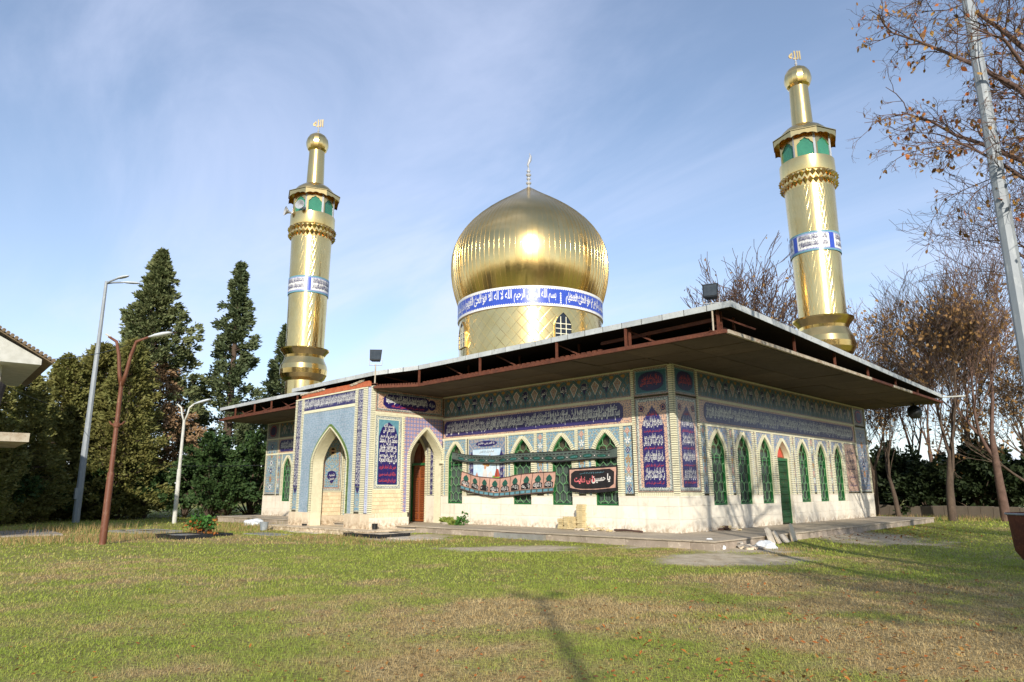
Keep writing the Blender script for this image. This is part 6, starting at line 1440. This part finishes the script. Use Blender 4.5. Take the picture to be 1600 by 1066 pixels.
# two trees right of the picture whose crowns reach into it, and the ones whose shade falls on the lawn and wall
def near_tree():
    """tree just right of the view: limbs reach in over the lawn, carrying the last orange leaves"""
    rnd = random.Random(77); tk, tw, lf = MB(), MB(), MB(); bx_, by_ = base_at(1905, 11.5); B0 = Vector((bx_, by_, GZ))
    tk.tube([tuple(Vector((0,0,-.2))), (.05,0,2.2), (-.05,.05,4.4), (0,.0,6.6), (.1,.05,9.0)], [.20,.17,.14,.10,.05], 10, 'bark_red')
    def twig(p, d, l, r, lev):
        pts = [p]; dd = d.copy()
        for i in range(3):
            dd = (dd + Vector((rnd.gauss(0,.25), rnd.gauss(0,.25), rnd.gauss(0,.22)-.02))).normalized(); pts.append(pts[-1]+dd*(l/3))
        tw.tube(pts, [r, r*.85, r*.7, max(.0022, r*.5)], 3 if r < .012 else 5, 'bark_red', False)
        if lev < 3:
            for j in range(rnd.choice((2,3,3,4))):
                f_ = rnd.uniform(.25,1); q = pts[min(2, int(f_*3))].lerp(pts[min(2, int(f_*3))+1], f_*3-min(2, int(f_*3))); ax_ = Vector((rnd.gauss(0,1), rnd.gauss(0,1), rnd.gauss(0,1))); ax_ = (ax_-dd*ax_.dot(dd)).normalized()
                twig(q, (dd*.75+ax_*.65).normalized(), l*rnd.uniform(.45,.75), max(.0024, r*.6), lev+1)
        if lev >= 1 and rnd.random() < .20:
            q = pts[-1]; d2 = Vector((rnd.gauss(0,.5), rnd.gauss(0,.5), -.9)).normalized(); s_ = d2.cross(Vector((rnd.gauss(0,1), rnd.gauss(0,1), .2))).normalized(); l2 = rnd.uniform(.055,.10)
            lf.add([tuple(q), tuple(q+d2*l2*.35+s_*l2*.30), tuple(q+d2*l2*.75+s_*l2*.2), tuple(q+d2*l2), tuple(q+d2*l2*.6-s_*l2*.28), tuple(q+d2*l2*.3-s_*l2*.25)], [(0,1,2,3,4,5)], rnd.choice(['autumn','autumn','leaf_orange','autumn_brown']))
    for k, (px, py, t, z0) in enumerate(((1385,50,10.6,4.6),(1410,175,11.2,3.6),(1450,-20,11,5.2),(1480,215,10.2,3.2),(1520,40,9.6,4.4),(1560,130,12.2,4.8),(1590,-60,11,6.2),(1500,-90,12.4,6.4),(1620,200,9.8,3.4),(2250,60,12,5),(2150,-50,13,6),(2000,-150,12,6.8))):
        E = ond(px, py, t) - B0; A_ = Vector((0,0,z0)); L_ = (E-A_).length; pts = []
        for i in range(9):
            f_ = i/8; p = A_.lerp(E, f_) + Vector((0,0,.10*L_*math.sin(f_*math.pi))) + Vector((rnd.gauss(0,.05), rnd.gauss(0,.05), rnd.gauss(0,.05)))*min(1, f_*3); pts.append(p)
        tk.tube(pts, [.055*(1-f_/8.6)+.006 for f_ in range(9)], 6, 'bark_red', False)
        for i in range(2, 9):
            for j in range(3 if i < 8 else 4):
                d = (pts[i]-pts[i-1]).normalized(); ax_ = Vector((rnd.gauss(0,1), rnd.gauss(0,1), rnd.gauss(0,1))); ax_ = (ax_-d*ax_.dot(d)).normalized()
                twig(pts[i].lerp(pts[i-1], rnd.random()), (d*.8+ax_*.6).normalized(), rnd.uniform(.45,.95)*(.7 if px < 1420 else 1), .010, 0)
    return (tk.mesh('trunk', True), tw.mesh('twigs'), lf.mesh('leaves')), bx_, by_
t5, x, y = near_tree(); put_tree('leafless_tree', t5, x, y, GZ, 'near bare tree whose last orange leaves hang before the tall grey pole', 'tree', 'trees along the right side')
t6 = bare_mesh(15, 99, .26, 8, .58, 0, 'autumn', .12, .50, (5,4,3,3,3,2,2), mat='bark_red', r1=.42, ratio=(.62,.86), minr=.006, up=.05)
x, y = base_at(1800, 24); put_tree('leafless_tree', t6, x, y, GZ, 'dense reddish bare tree behind the tall grey pole', 'tree', 'trees along the right side', 2.2, .98)
for k, (x, y, me_, s) in enumerate(((18.5,-15.0,t4,.9), (18.0,-9.5,t4,1.0), (23,-14,t1,1.0), (22,-8.5,t4,1.1), (17,-5,t1,1.0), (21,-3,t2,1.0))):
    put_tree('leafless_tree', me_, x, y, GZ, 'tree on the right of the lawn whose branches shade the grass', 'tree', 'trees shading the lawn from the right', k*1.1, s)
# evergreens behind the photographer: they are what the gold reflects
fwd = Vector((fw.x, fw.y, 0)).normalized()
for k in range(15):
    p = Vector((CAM.x, CAM.y, 0)) - fwd*(42+5*math.sin(k*2.3)) + side*(-52+k*7.4)
    put_tree('thuja_tree', (c_th, c_th2)[k % 2], p.x, p.y, GZ, 'evergreen in the row on the far side of the lawn', 'tree', 'evergreen row across the lawn', k*1.1, 1.25+.15*math.sin(k*1.9), 1.6+.25*math.sin(k*1.9))
# hedge and low wall beyond the mosque on the right
b3 = bush_mesh(2.3, 3.0, 14, 100, 'hedge_leaf', .24, 52, .55)
for k in range(11):
    px = 1365+k*27; x, y = base_at(px, 47+2*math.sin(k*1.7))
    put_tree('hedge_shrub', b3, x, y, GZ, 'dark evergreen hedge shrub behind the forked tree', 'shrub', 'dark hedge right of the mosque', k*1.9, 1.0+.18*math.sin(k*2.3), 1.02+.22*math.sin(k*1.3))
A, Bv = onz(1375, 803, GZ), onz(1640, 803, GZ); n_ = 16; A, Bv = Vector((base_at(1372,44.5)+(0,))), Vector((base_at(1680,41)+(0,)))
t_ = thing('garden_wall', (A.x, A.y, GZ), 'low weathered masonry wall in front of the dark hedge', 'wall'); dv = (Bv-A)/n_; ang = math.atan2(dv.y, dv.x)
for i in range(n_):
    c = A+dv*(i+.5); l = dv.length; m = MB(); m.bevbox(-l/2+.01, l/2-.01, -.12, .12, -.1, .58+random.uniform(-.03,.03), 'hedge_wall', .02); m.build('wall_block', t_, T(c.x, c.y, GZ) @ Matrix.Rotation(ang, 4, 'Z'))
# far belt of woodland closing the view
m = MB(); rnd = random.Random(5); cs_ = []
for k in range(620):
    a = YAW + rnd.uniform(-1.25, 1.25); d = rnd.uniform(95, 150); hgt = rnd.uniform(.5, 3.4)
    cs_.append((CAM.x+math.sin(a)*d, CAM.y+math.cos(a)*d, GZ+hgt*rnd.random()+.3, rnd.uniform(1.5,2.6), 0, 0))
leaf_cloud(m, cs_, 26, 1.3, 1.0, 'hedge_leaf', rnd, up=.3, el=1.3); m.build('distant_woodland', kind='stuff')

# ================================================================== white house on the left
hx, hy = base_at(-78, 27.0); t_ = thing('house', (hx, hy, GZ), 'white house with tiled overhanging roof and balcony slab at the lawn edge', 'house')
Mh = T(hx, hy, 0) @ Matrix.Rotation(-YAW+R(41), 4, 'Z')          # local x to the right, y away
def hb(name, x0, x1, y0, y1, z0, z1, mat, par=None): m = MB(); m.box(x0, x1, y0, y1, z0, z1, mat); return m.build(name, par or t_, Mh)
hb('wall', -6, .3, .6, 8, GZ-.1, 5.3, 'white_paint'); hb('column', .45, .8, .3, .66, 3.0, 5.3, 'white_paint'); hb('column', -.25, .1, 3.2, 3.5, GZ, 5.3, 'white_paint')
hb('balcony_slab', -6, 1.78, .1, 4.0, 2.78, 3.06, 'white_edge'); hb('step', -4, .4, -2.6, .2, GZ-.2, GZ+.22, 'concrete'); hb('step', -4, .9, -3.2, -2.6, GZ-.2, GZ+.1, 'concrete')
m = MB(); vs = []
E1, E2 = (2.05, 5.28), (-5.5, 9.6)          # verge runs up to the left
for y0, y1 in ((-.6, 6.0),):
    a, b = E1, E2
    m.add([(a[0],y0,a[1]),(b[0],y0,b[1]),(b[0],y1,b[1]),(a[0],y1,a[1]),(a[0],y0,a[1]+.09),(b[0],y0,b[1]+.09),(b[0],y1,b[1]+.09),(a[0],y1,a[1]+.09)], [(0,1,2,3),(7,6,5,4),(0,4,5,1),(1,5,6,2),(2,6,7,3),(3,7,4,0)], 'roof_tile_red')
rf = m.build('roof', t_, Mh)
m = MB(); m.add([(1.75,-.5,5.22),(-5.5,-.5,5.2),(-5.5,5.5,5.2),(1.75,5.5,5.22),(1.75,-.5,5.40),(-5.5,-.5,9.2),(-5.5,5.5,9.2),(1.75,5.5,5.40)], [(0,3,2,1),(0,1,5,4),(2,3,7,6),(3,0,4,7)], 'white_paint'); m.build('eave_soffit', t_, Mh)
L_ = math.hypot(E2[0]-E1[0], E2[1]-E1[1])
for i in range(64):
    f_ = i/64; x, z = E1[0]+(E2[0]-E1[0])*f_, E1[1]+(E2[1]-E1[1])*f_+.10; m = MB(); m.tube([(0,-.12,0),(0,.5,0)], .06, 8, 'roof_tile_red'); m.build('verge_tile', rf, Mh @ T(x, -.55, z))
hb('railing_post', -.35, -.31, .15, .19, 3.06, 4.1, 'steel')
m = MB()
for i in range(5):
    for j in range(6):
        q0 = lambda i, j: (-.05+i*.075-.02*j, -.02+.05*math.sin(i*1.3+j*.5), 5.25-j*.17-i*.05)
        m.quad(q0(i,j), q0(i+1,j), q0(i+1,j+1), q0(i,j+1), 'black_cloth' if j < 4 else 'red_print')
m.tube([(-.07,0,5.35),(-.12,0,3.0)], .02, 6, 'steel'); m.build('flag', None, Mh @ T(.62, -.2, -.5), label='small black and red flag hanging on a stick at the balcony', cat='flag')
# overhead cables
def cable(a, b, sag, label, r=.012):
    a, b = Vector(a), Vector(b); m = MB(); m.tube([tuple(a.lerp(b, i/14)-Vector((0,0,sag*4*(i/14)*(1-i/14)))-a) for i in range(15)], r, 4, 'black_plastic'); m.build('overhead_cable', None, T(*a), label=label, cat='cable')
cable(ond(70,562,27.5), ond(222,528,51), .3, 'black cable from the house eave to the evergreens', .014)
cable(ond(-20,588,27.0), ond(120,640,45), .2, 'thin cable from the house column into the thujas', .012)
cable(ond(262,727,44), ond(412,727,40), .05, 'pale line from the citrus shrubs to the mosque wall', .02)

# ================================================================== graves, pots, rubble and other small things on the ground
def slab_thing(name, px, py, lx_, ly_, h, rz, mat, label, cat, group=None, frame_mat=None, zoff=0.0):
    q = onz(px, py, GZ); M = T(q.x, q.y, GZ-.02+zoff) @ Matrix.Rotation(rz, 4, 'Z'); m = MB(); m.bevbox(-lx_/2, lx_/2, -ly_/2, ly_/2, -.05, h, mat, .015)
    if not frame_mat: m.build(name, None, M, label=label, cat=cat, group=group); return
    t_ = place(None, name, None, M, label=label, cat=cat, group=group); m.build('slab', t_, M)
    m = MB(); e = .1
    for b in ((-lx_/2-e,lx_/2+e,-ly_/2-e,-ly_/2), (-lx_/2-e,lx_/2+e,ly_/2,ly_/2+e), (-lx_/2-e,-lx_/2,-ly_/2,ly_/2), (lx_/2,lx_/2+e,-ly_/2,ly_/2)): m.box(*b, -.05, h*1.25, frame_mat)
    m.build('kerb', t_, M)
GG = 'graves on the lawn'
slab_thing('grave', 212, 832, 1.9, .9, .07, R(6), 'black_stone', 'black polished grave slab behind the rusty lamp post', 'grave', GG, 'grave_stone')
slab_thing('grave', 240, 832, 1.9, .9, .08, R(6), 'black_stone', 'black grave slab between two other slabs by the berry bush', 'grave', GG, 'grave_stone')
slab_thing('grave', 287, 841, 1.5, .9, .12, R(4), 'grave_stone', 'raised grey grave block in front of the berry bush', 'grave', GG, 'black_stone')
slab_thing('grave', 335, 838, 1.0, .8, .12, R(4), 'black_stone', 'small dark grave slab right of the berry bush', 'grave', GG)
slab_thing('grave', 418, 836, 1.9, .8, .06, R(2), 'grave_stone', 'flat grey grave slab with a small bucket before the portico', 'grave', GG)
slab_thing('grave', 485, 832, 2.4, 1.0, .05, R(0), 'plaster', 'pale low slab in dry grass before the front arch', 'grave', GG)
slab_thing('grave', 588, 839, 1.8, 1.0, .10, R(2), 'plaster', 'pale grave framed by black stone on the portico pavement', 'grave', GG, 'black_stone', .03)
slab_thing('grave', 758, 838, 1.9, .75, .16, R(0), 'black_stone', 'black grave slab along the terrace beside the flower pots', 'grave', GG, 'grave_stone', .05)
slab_thing('grave', 826, 845, 1.8, .75, .15, R(0), 'black_stone', 'black grave slab farther along the terrace, without flower pots', 'grave', GG, 'grave_stone', .05)
q = onz(630, 840, GZ); m = MB(); m.prism([(-2.2,-.9),(1.9,-1.1),(2.3,.7),(1.2,1.4),(-1.8,1.2)], -.1, .035, 'plaster'); m.build('pavement', None, T(q.x-.3, q.y+.35, GZ), kind='structure')
q = onz(30, 835, GZ); m = MB(); m.prism([(-2.2,-1.3),(1.6,-1.2),(2.0,.9),(-2.4,1.3)], -.1, .05, 'concrete'); m.build('pavement', None, T(q.x, q.y, GZ), kind='structure')
def pot(px, py, mat, h, r, label, plant, zb_=GZ, seed=1):
    q = onz(px, py, zb_); M = T(q.x, q.y, zb_); t_ = place(None, 'potted_plant', None, M, label=label, cat='potted plant'); m = MB(); m.lathe([(0,0),(r*.7,0),(r,h),(r*1.1,h),(r*1.1,h-.03),(r*.9,h-.03),(0,h-.05)], 18, mat); m.build('pot', t_, M, smooth=True, sharp=35)
    rnd = random.Random(seed); m = MB()
    if plant == 'fern':
        for k in range(90):
            a = rnd.random()*6.283; l = rnd.uniform(.18,.36); e = Vector((math.cos(a)*l*.7, math.sin(a)*l*.7, rnd.uniform(.08,.24))); p0 = Vector((rnd.gauss(0,.06), rnd.gauss(0,.06), h-.03)); s = Vector((-math.sin(a), math.cos(a), 0))*.014; mid = p0+e*.6+Vector((0,0,.07))
            m.add([tuple(p0-s), tuple(p0+s), tuple(mid+s*1.4), tuple(p0+e), tuple(mid-s*1.4)], [(0,1,2,3,4)], 'potleaf')
    else:
        st = MB()
        for k in range(7):
            a = rnd.random()*6.283; e = Vector((math.cos(a)*.16, math.sin(a)*.16, h+rnd.uniform(.2,.46))); st.tube([(0,0,h-.05), tuple(e*.6), tuple(e)], [.012,.01,.005], 4, 'greenleaf')
            leaf_cloud(m, [(e.x*f_, e.y*f_, h+(e.z-h)*f_, .13, math.cos(a), math.sin(a)) for f_ in (.6,.8,1.0)], 7, .10, 1.0, 'greenleaf', rnd, up=.2, el=1.5)
        st.build('stems', t_, M)
    m.build('foliage', t_, M)
pot(697, 831, 'pot_pale', .34, .20, 'feathery yellow green fern in a pale pot at the terrace step', 'fern')
pot(709, 833, 'pot_clay', .26, .14, 'low fern in a terracotta pot between two other pots', 'fern', seed=4)
pot(722, 834, 'pot_clay', .24, .15, 'leafy upright shrub in a pot beside the black grave slab', 'shrub', seed=2)
def bucket(px, py, label, h=.2, r=.11, mat='black_plastic'):
    q = onz(px, py, GZ); m = MB(); m.lathe([(0,0),(r*.8,0),(r,h),(r*1.08,h),(r*1.05,h-.02),(r*.9,h-.02),(r*.75,.02),(0,.02)], 16, mat); m.build('bucket', None, T(q.x, q.y, GZ+.03), smooth=True, sharp=35, label=label, cat='bucket')
bucket(412, 830, 'small grey bucket on the flat grave slab', .3, .16, 'steel'); bucket(476, 829, 'small dark can by the pale low slab', .22, .12); bucket(585, 836, 'black vase on the black framed grave', .34, .10)
# berry bush
q = onz(312, 838, GZ); bb = bush_mesh(.42, .62, 31, 30, 'greenleaf', .10, 26, .26); rnd = random.Random(9); m = MB()
leaf_cloud(m, [(rnd.gauss(0,.35), rnd.gauss(0,.35), rnd.uniform(.1,.5), .2, 0, 0) for _ in range(24)], 9, .10, 1.0, 'leaf_orange', rnd, el=1.2)
put_tree('berry_bush', bb + (m.mesh('orange_leaves'),), q.x, q.y, GZ, 'small green bush with orange leaves among the graves', 'bush', None)
# white rock bag
def lump(name, px, py, z, sx, sy, sz, mat, seed, label, cat, group=None, rz=0.0):
    q = ony(px, py, -2.75) if name == 'plastic_sack' else onz(px, py, z); bm = bmesh.new(); bmesh.ops.create_icosphere(bm, subdivisions=3, radius=1)
    for v in bm.verts:
        k = 1+.32*noise.noise(v.co*1.7+Vector((seed,0,0)))+.16*noise.noise(v.co*4.3+Vector((0,seed,0))); v.co = Vector((v.co.x*sx*k, v.co.y*sy*k, max(-.15*sz, v.co.z*sz*k)))
    me = bpy.data.meshes.new(name); bm.to_mesh(me); bm.free(); me.materials.append(MATS[mat]); place(me, name, None, T(q.x, q.y, z) @ Matrix.Rotation(rz, 4, 'Z'), label=label, cat=cat, group=group)
q = Vector((-21.6, -2.9, GZ)); 
lump('plastic_sack', 397, 812, GZ, .62, .4, .28, 'plastic_white', 3.1, 'white crumpled sack lying against the terrace left of the portico', 'sack', None, R(10))
lump('plastic_bag', 1112, 858, GZ+.06, .34, .22, .22, 'plastic_white', 7.3, 'grey white crumpled plastic bag at the terrace corner', 'bag')
lump('plastic_bag', 1196, 855, GZ+.06, .26, .2, .16, 'plastic_white', 5.3, 'small white plastic bag beside the leaning slabs', 'bag')
lump('plastic_bag', 1093, 830, 0.0, .20, .14, .10, 'plastic_white', 9.3, 'pale plastic bag on the terrace beside the rubble heap', 'bag')
# leaning slabs at the terrace edge
for k, (y, rx_, wd, hh_, lab) in enumerate(((.85,.32,.30,.46,'widest broken marble slab leaning on the terrace riser'), (1.25,.42,.20,.36,'narrow broken slab leaning next to the widest one'), (1.7,.62,.34,.26,'low flat lying broken slab between leaning slabs'), (2.3,.2,.30,.48,'steep broken slab leaning on the riser away from the others'))):
    m = MB(); m.prism([(-wd/2,0),(wd/2,0),(wd/2*.9,hh_*.8),(wd*.15,hh_),(-wd/2*.8,hh_*.9)], -.018, .018, 'marble_base' if k % 2 else 'plaster')
    place(m.mesh('broken_slab'), 'broken_slab', None, T(TX1+.06+hh_*math.sin(rx_), y-.3, GZ+.07) @ Matrix.Rotation(R(90), 4, 'Z') @ Matrix.Rotation(R(90)+rx_*-1, 4, 'X'), label=lab, cat='slab', group='broken slabs at the terrace edge')
def heap(name, x, y, z, n, rad, mats, sz, label, cat, seed, kind=None):
    rnd = random.Random(seed); m = MB()
    for _ in range(n):
        a, r = rnd.random()*6.283, rad*math.sqrt(rnd.random()); s = sz*rnd.uniform(.5,1.4); c = Vector((r*math.cos(a)*1.5, r*math.sin(a)*.7, max(.02, (rad-r)*.35*rnd.random())))
        Mx = Matrix.Rotation(rnd.random()*6.28, 4, 'Z') @ Matrix.Rotation(rnd.gauss(0,.5), 4, 'X'); b = MB(); b.box(-s, s, -s*.6, s*.6, -s*.25, s*.25, rnd.choice(mats)); b.v = [tuple(Mx @ Vector(v)+c) for v in b.v]; m.v_add(b)
    tags = dict(label=label, cat=cat) if not kind else dict(kind=kind)
    m.build(name, None, T(x, y, z), **tags)
q = onz(1125, 828, 0); heap('rubble_heap', q.x, q.y, 0.005, 60, .42, ['rubble','plaster','brown_cloth'], .075, 'heap of broken brick on the terrace against the short front', 'rubble', 2)
q = onz(1145, 860, GZ); heap('rubble_heap', q.x, q.y, GZ+.06, 70, .5, ['plaster','concrete','marble_base'], .07, 'spread of broken stone at the foot of the terrace corner', 'rubble', 3)
# stacked pale bricks and stones by the long front
def stack(cx, cy, cols, label, seed):
    rnd = random.Random(seed); t_ = thing('brick_stack', (cx, cy, 0), label, 'bricks', 'pale bricks stacked on the terrace')
    for x, n, wd in cols:
        for k in range(n):
            m = MB(); w3 = wd*rnd.uniform(.85,1.05); m.bevbox(-w3/2, w3/2, -.10, .10, 0, .058, 'rubble', .006); m.build('loose_brick', t_, T(cx+x+rnd.gauss(0,.012), cy+rnd.gauss(0,.01), .012+k*.062) @ Matrix.Rotation(rnd.gauss(0,.08), 4, 'Z'))
q = ony(907, 826, -.35); stack(q.x, -.3, ((0,12,.24),), 'tall thin stack of pale bricks leaning on the marble dado', 1)
q = ony(893, 826, -.35); stack(q.x, -.3, ((0,6,.26),), 'medium stack of pale bricks between low heap and tall stack', 2)
q = ony(882, 826, -.35); stack(q.x, -.33, ((-.12,5,.2),(.12,6,.2)), 'low double stack of pale bricks below the third window', 3)
q = ony(930, 828, -.45); heap('rubble_heap', q.x, q.y, .005, 46, .5, ['rubble','plaster'], .05, 'scattered pale brick pieces on the terrace under the black banner', 'rubble', 6)
q = ony(980, 829, -.5); m = MB(); m.tube([(-.45,0,.05),(-.1,.03,.06),(.2,-.02,.05),(.5,.03,.03)], .03, 6, 'brown_cloth'); m.tube([(-.4,.08,.03),(.1,.1,.04)], .02, 6, 'bark'); m.build('wood_stick', None, T(q.x, q.y, 0), label='short dark sticks lying on the terrace near the corner', cat='stick')
m = MB(); m.prism([(-.12,0),(.14,0),(.10,.34),(-.08,.38)], -.015, .015, 'marble'); place(m.mesh('stone_offcut'), 'stone_offcut', None, T(q.x-.25, -.12, .01) @ Matrix.Rotation(R(76), 4, 'X'), label='small marble offcut leaning on the dado below the corner panel', cat='slab')
# rusty bin at the right edge
q = onz(1632, 890, GZ); t_ = thing('rusty_bin', (q.x, q.y, GZ), 'rusty steel refuse bin on legs beside the lawn', 'bin', None, R(20)); M = T(q.x, q.y, GZ) @ Matrix.Rotation(R(20), 4, 'Z')
m = MB(); m.lathe([(.05,.14),(.30,.16),(.40,.32),(.44,.95),(.46,.97),(.46,1.0),(.42,1.0),(.41,.95),(.37,.34),(.28,.2)], 18, 'rust'); m.build('drum', t_, M, smooth=True, sharp=40)
for k in range(3): a = k*2.09+.4; m = MB(); m.tube([(.26*math.cos(a),.26*math.sin(a),.2),(.3*math.cos(a),.3*math.sin(a),-.02)], .022, 6, 'steel'); m.build('leg', t_, M)
m = MB(); m.tube([(.46*math.cos(a_*.35),.46*math.sin(a_*.35),.98) for a_ in range(19)], .02, 6, 'steel', False); m.build('rim', t_, M)

# ================================================================== grass blades, weeds, fallen leaves
def inside_hard(x, y):
    if TX0-.1 < x < TX1+.1 and TY0-.1 < y < TY1+.1: return True
    if -16.7 < x < -8.9 and -4.1 < y < 0: return True
    return False
GP, GD, GI = [], [], []
def scatter(r_a, r_b, dens, hmin, hmax, wd):
    half = R(40); area = half*(r_b**2-r_a**2); n = int(area*dens)
    rr = np.sqrt(rng.uniform(r_a**2, r_b**2, n)); aa = YAW + rng.uniform(-half, half, n)
    X1 = CAM.x+np.sin(aa)*rr; Y1 = CAM.y+np.cos(aa)*rr
    for x, y, d_ in zip(X1, Y1, rr):
        if inside_hard(x, y) : continue
        b_ = bare(x, y)
        if b_ > .15 and rng.random() < b_*1.15: continue
        dv = dryness(x, y); tall = 1.0 + max(0, nz(x, y, .5, 7.7))*.5
        a = rng.random()*6.283; h = rng.uniform(hmin, hmax)*tall; lean = rng.uniform(.4, 2.0)*h; z = ground_z(x, y)-.004
        sx, sy = -math.sin(a)*wd, math.cos(a)*wd; lx1, ly1 = math.cos(a)*lean, math.sin(a)*lean
        GP.extend(((x-sx,y-sy,z), (x+sx,y+sy,z), (x+sx*.7+lx1*.4,y+sy*.7+ly1*.4,z+h*.62), (x-sx*.7+lx1*.4,y-sy*.7+ly1*.4,z+h*.62), (x+lx1,y+ly1,z+h)))
        dd_ = dv + rng.normal(0, .10); GD.extend((dd_,)*5)
scatter(4.4, 7.5, 2700, .010, .032, .0021); scatter(7.5, 11.5, 1300, .012, .036, .0034); scatter(11.5, 18, 420, .016, .045, .006); scatter(18, 32, 90, .02, .06, .011); scatter(32, 60, 14, .03, .09, .02)
nb = len(GP)//5; fs = np.arange(nb)[:, None]*5
me = bpy.data.meshes.new('grass'); me.vertices.add(nb*5); me.vertices.foreach_set('co', np.array(GP, dtype=np.float32).ravel())
loops = np.concatenate([fs+np.array([0,1,2,3]), fs+np.array([3,2,4])], axis=1).ravel(); me.loops.add(len(loops)); me.loops.foreach_set('vertex_index', loops.astype(np.int32))
ls = (np.arange(nb)[:, None]*7+np.array([0,4])).ravel(); me.polygons.add(nb*2); me.polygons.foreach_set('loop_start', ls.astype(np.int32)); me.polygons.foreach_set('loop_total', np.tile([4,3], nb).astype(np.int32))
a = me.attributes.new('dry', 'FLOAT', 'POINT'); a.data.foreach_set('value', GD); me.update(calc_edges=True); me.validate(); me.materials.append(MATS['grass_blade'])
place(me, 'grass', kind='stuff')
# taller dry weeds round posts, graves and the terrace foot
m = MB(); rnd = random.Random(12)
WEED = [(110,830,2.6,.5),(160,845,1.6,.32),(215,838,2.2,.28),(60,845,2.4,.3),(380,822,2.0,.32),(440,826,2.2,.40),(350,830,2,.3),(500,842,1.6,.25),(1060,850,.8,.26),(1030,848,.9,.22),(1240,862,.6,.2),(1420,812,3,.35),(1500,812,3,.4),(1380,815,2,.3),(760,846,1.2,.18),(900,842,1.4,.2),(560,848,1.3,.2),(660,848,1.0,.2),(960,850,.9,.2)]
for px, py, rad, hh_ in WEED:
    q = onz(px, py, GZ)
    for _ in range(int(420*min(2.2, rad))):
        x, y = q.x+rnd.gauss(0,rad*.5), q.y+rnd.gauss(0,rad*.5)
        if inside_hard(x, y): continue
        a = rnd.random()*6.283; h = hh_*.62*rnd.uniform(.4,1.2); le = h*rnd.uniform(.1,.7); wd = .008; z = GZ
        m.add([(x-wd*math.sin(a),y+wd*math.cos(a),z),(x+wd*math.sin(a),y-wd*math.cos(a),z),(x+math.cos(a)*le,y+math.sin(a)*le,z+h)], [(0,1,2)], 'dry_weed' if rnd.random() < .8 else 'greenleaf')
foliage('dry_weed', (176,150,98), (150,122,78), (196,172,122))
m.build('dry_weeds', kind='stuff')
m = MB(); rnd = random.Random(21)
def leaf_at(x, y, s):
    a = rnd.random()*6.283; z = ground_z(x, y)+.02+rnd.random()*.02; t1_, t2_ = rnd.gauss(0,.3), rnd.gauss(0,.3); c, s_ = math.cos(a)*s, math.sin(a)*s
    m.add([(x-c,y-s_,z-t1_*s), (x+s_*.5,y-c*.5,z+t2_*s*.5), (x+c,y+s_,z+t1_*s), (x-s_*.5,y+c*.5,z+.3*s)], [(0,1,2,3)], rnd.choice(['leaf_orange','leaf_orange','autumn_brown','autumn']))
for _ in range(900):
    px, py = rnd.gauss(1300, 260), rnd.uniform(880, 1075); q = onz(px, py, GZ); leaf_at(q.x, q.y, rnd.uniform(.015,.034))
for _ in range(420):
    px, py = rnd.uniform(0, 1200), rnd.uniform(900, 1070); q = onz(px, py, GZ); leaf_at(q.x, q.y, rnd.uniform(.012,.026))
for _ in range(500):
    px, py = rnd.gauss(1380, 60), rnd.gauss(832, 8); q = onz(px, min(880, max(818, py)), GZ)
    if not inside_hard(q.x, q.y): leaf_at(q.x, q.y, rnd.uniform(.03,.055))
m.build('fallen_leaves', kind='stuff')
bpy.data.objects.remove(tob)
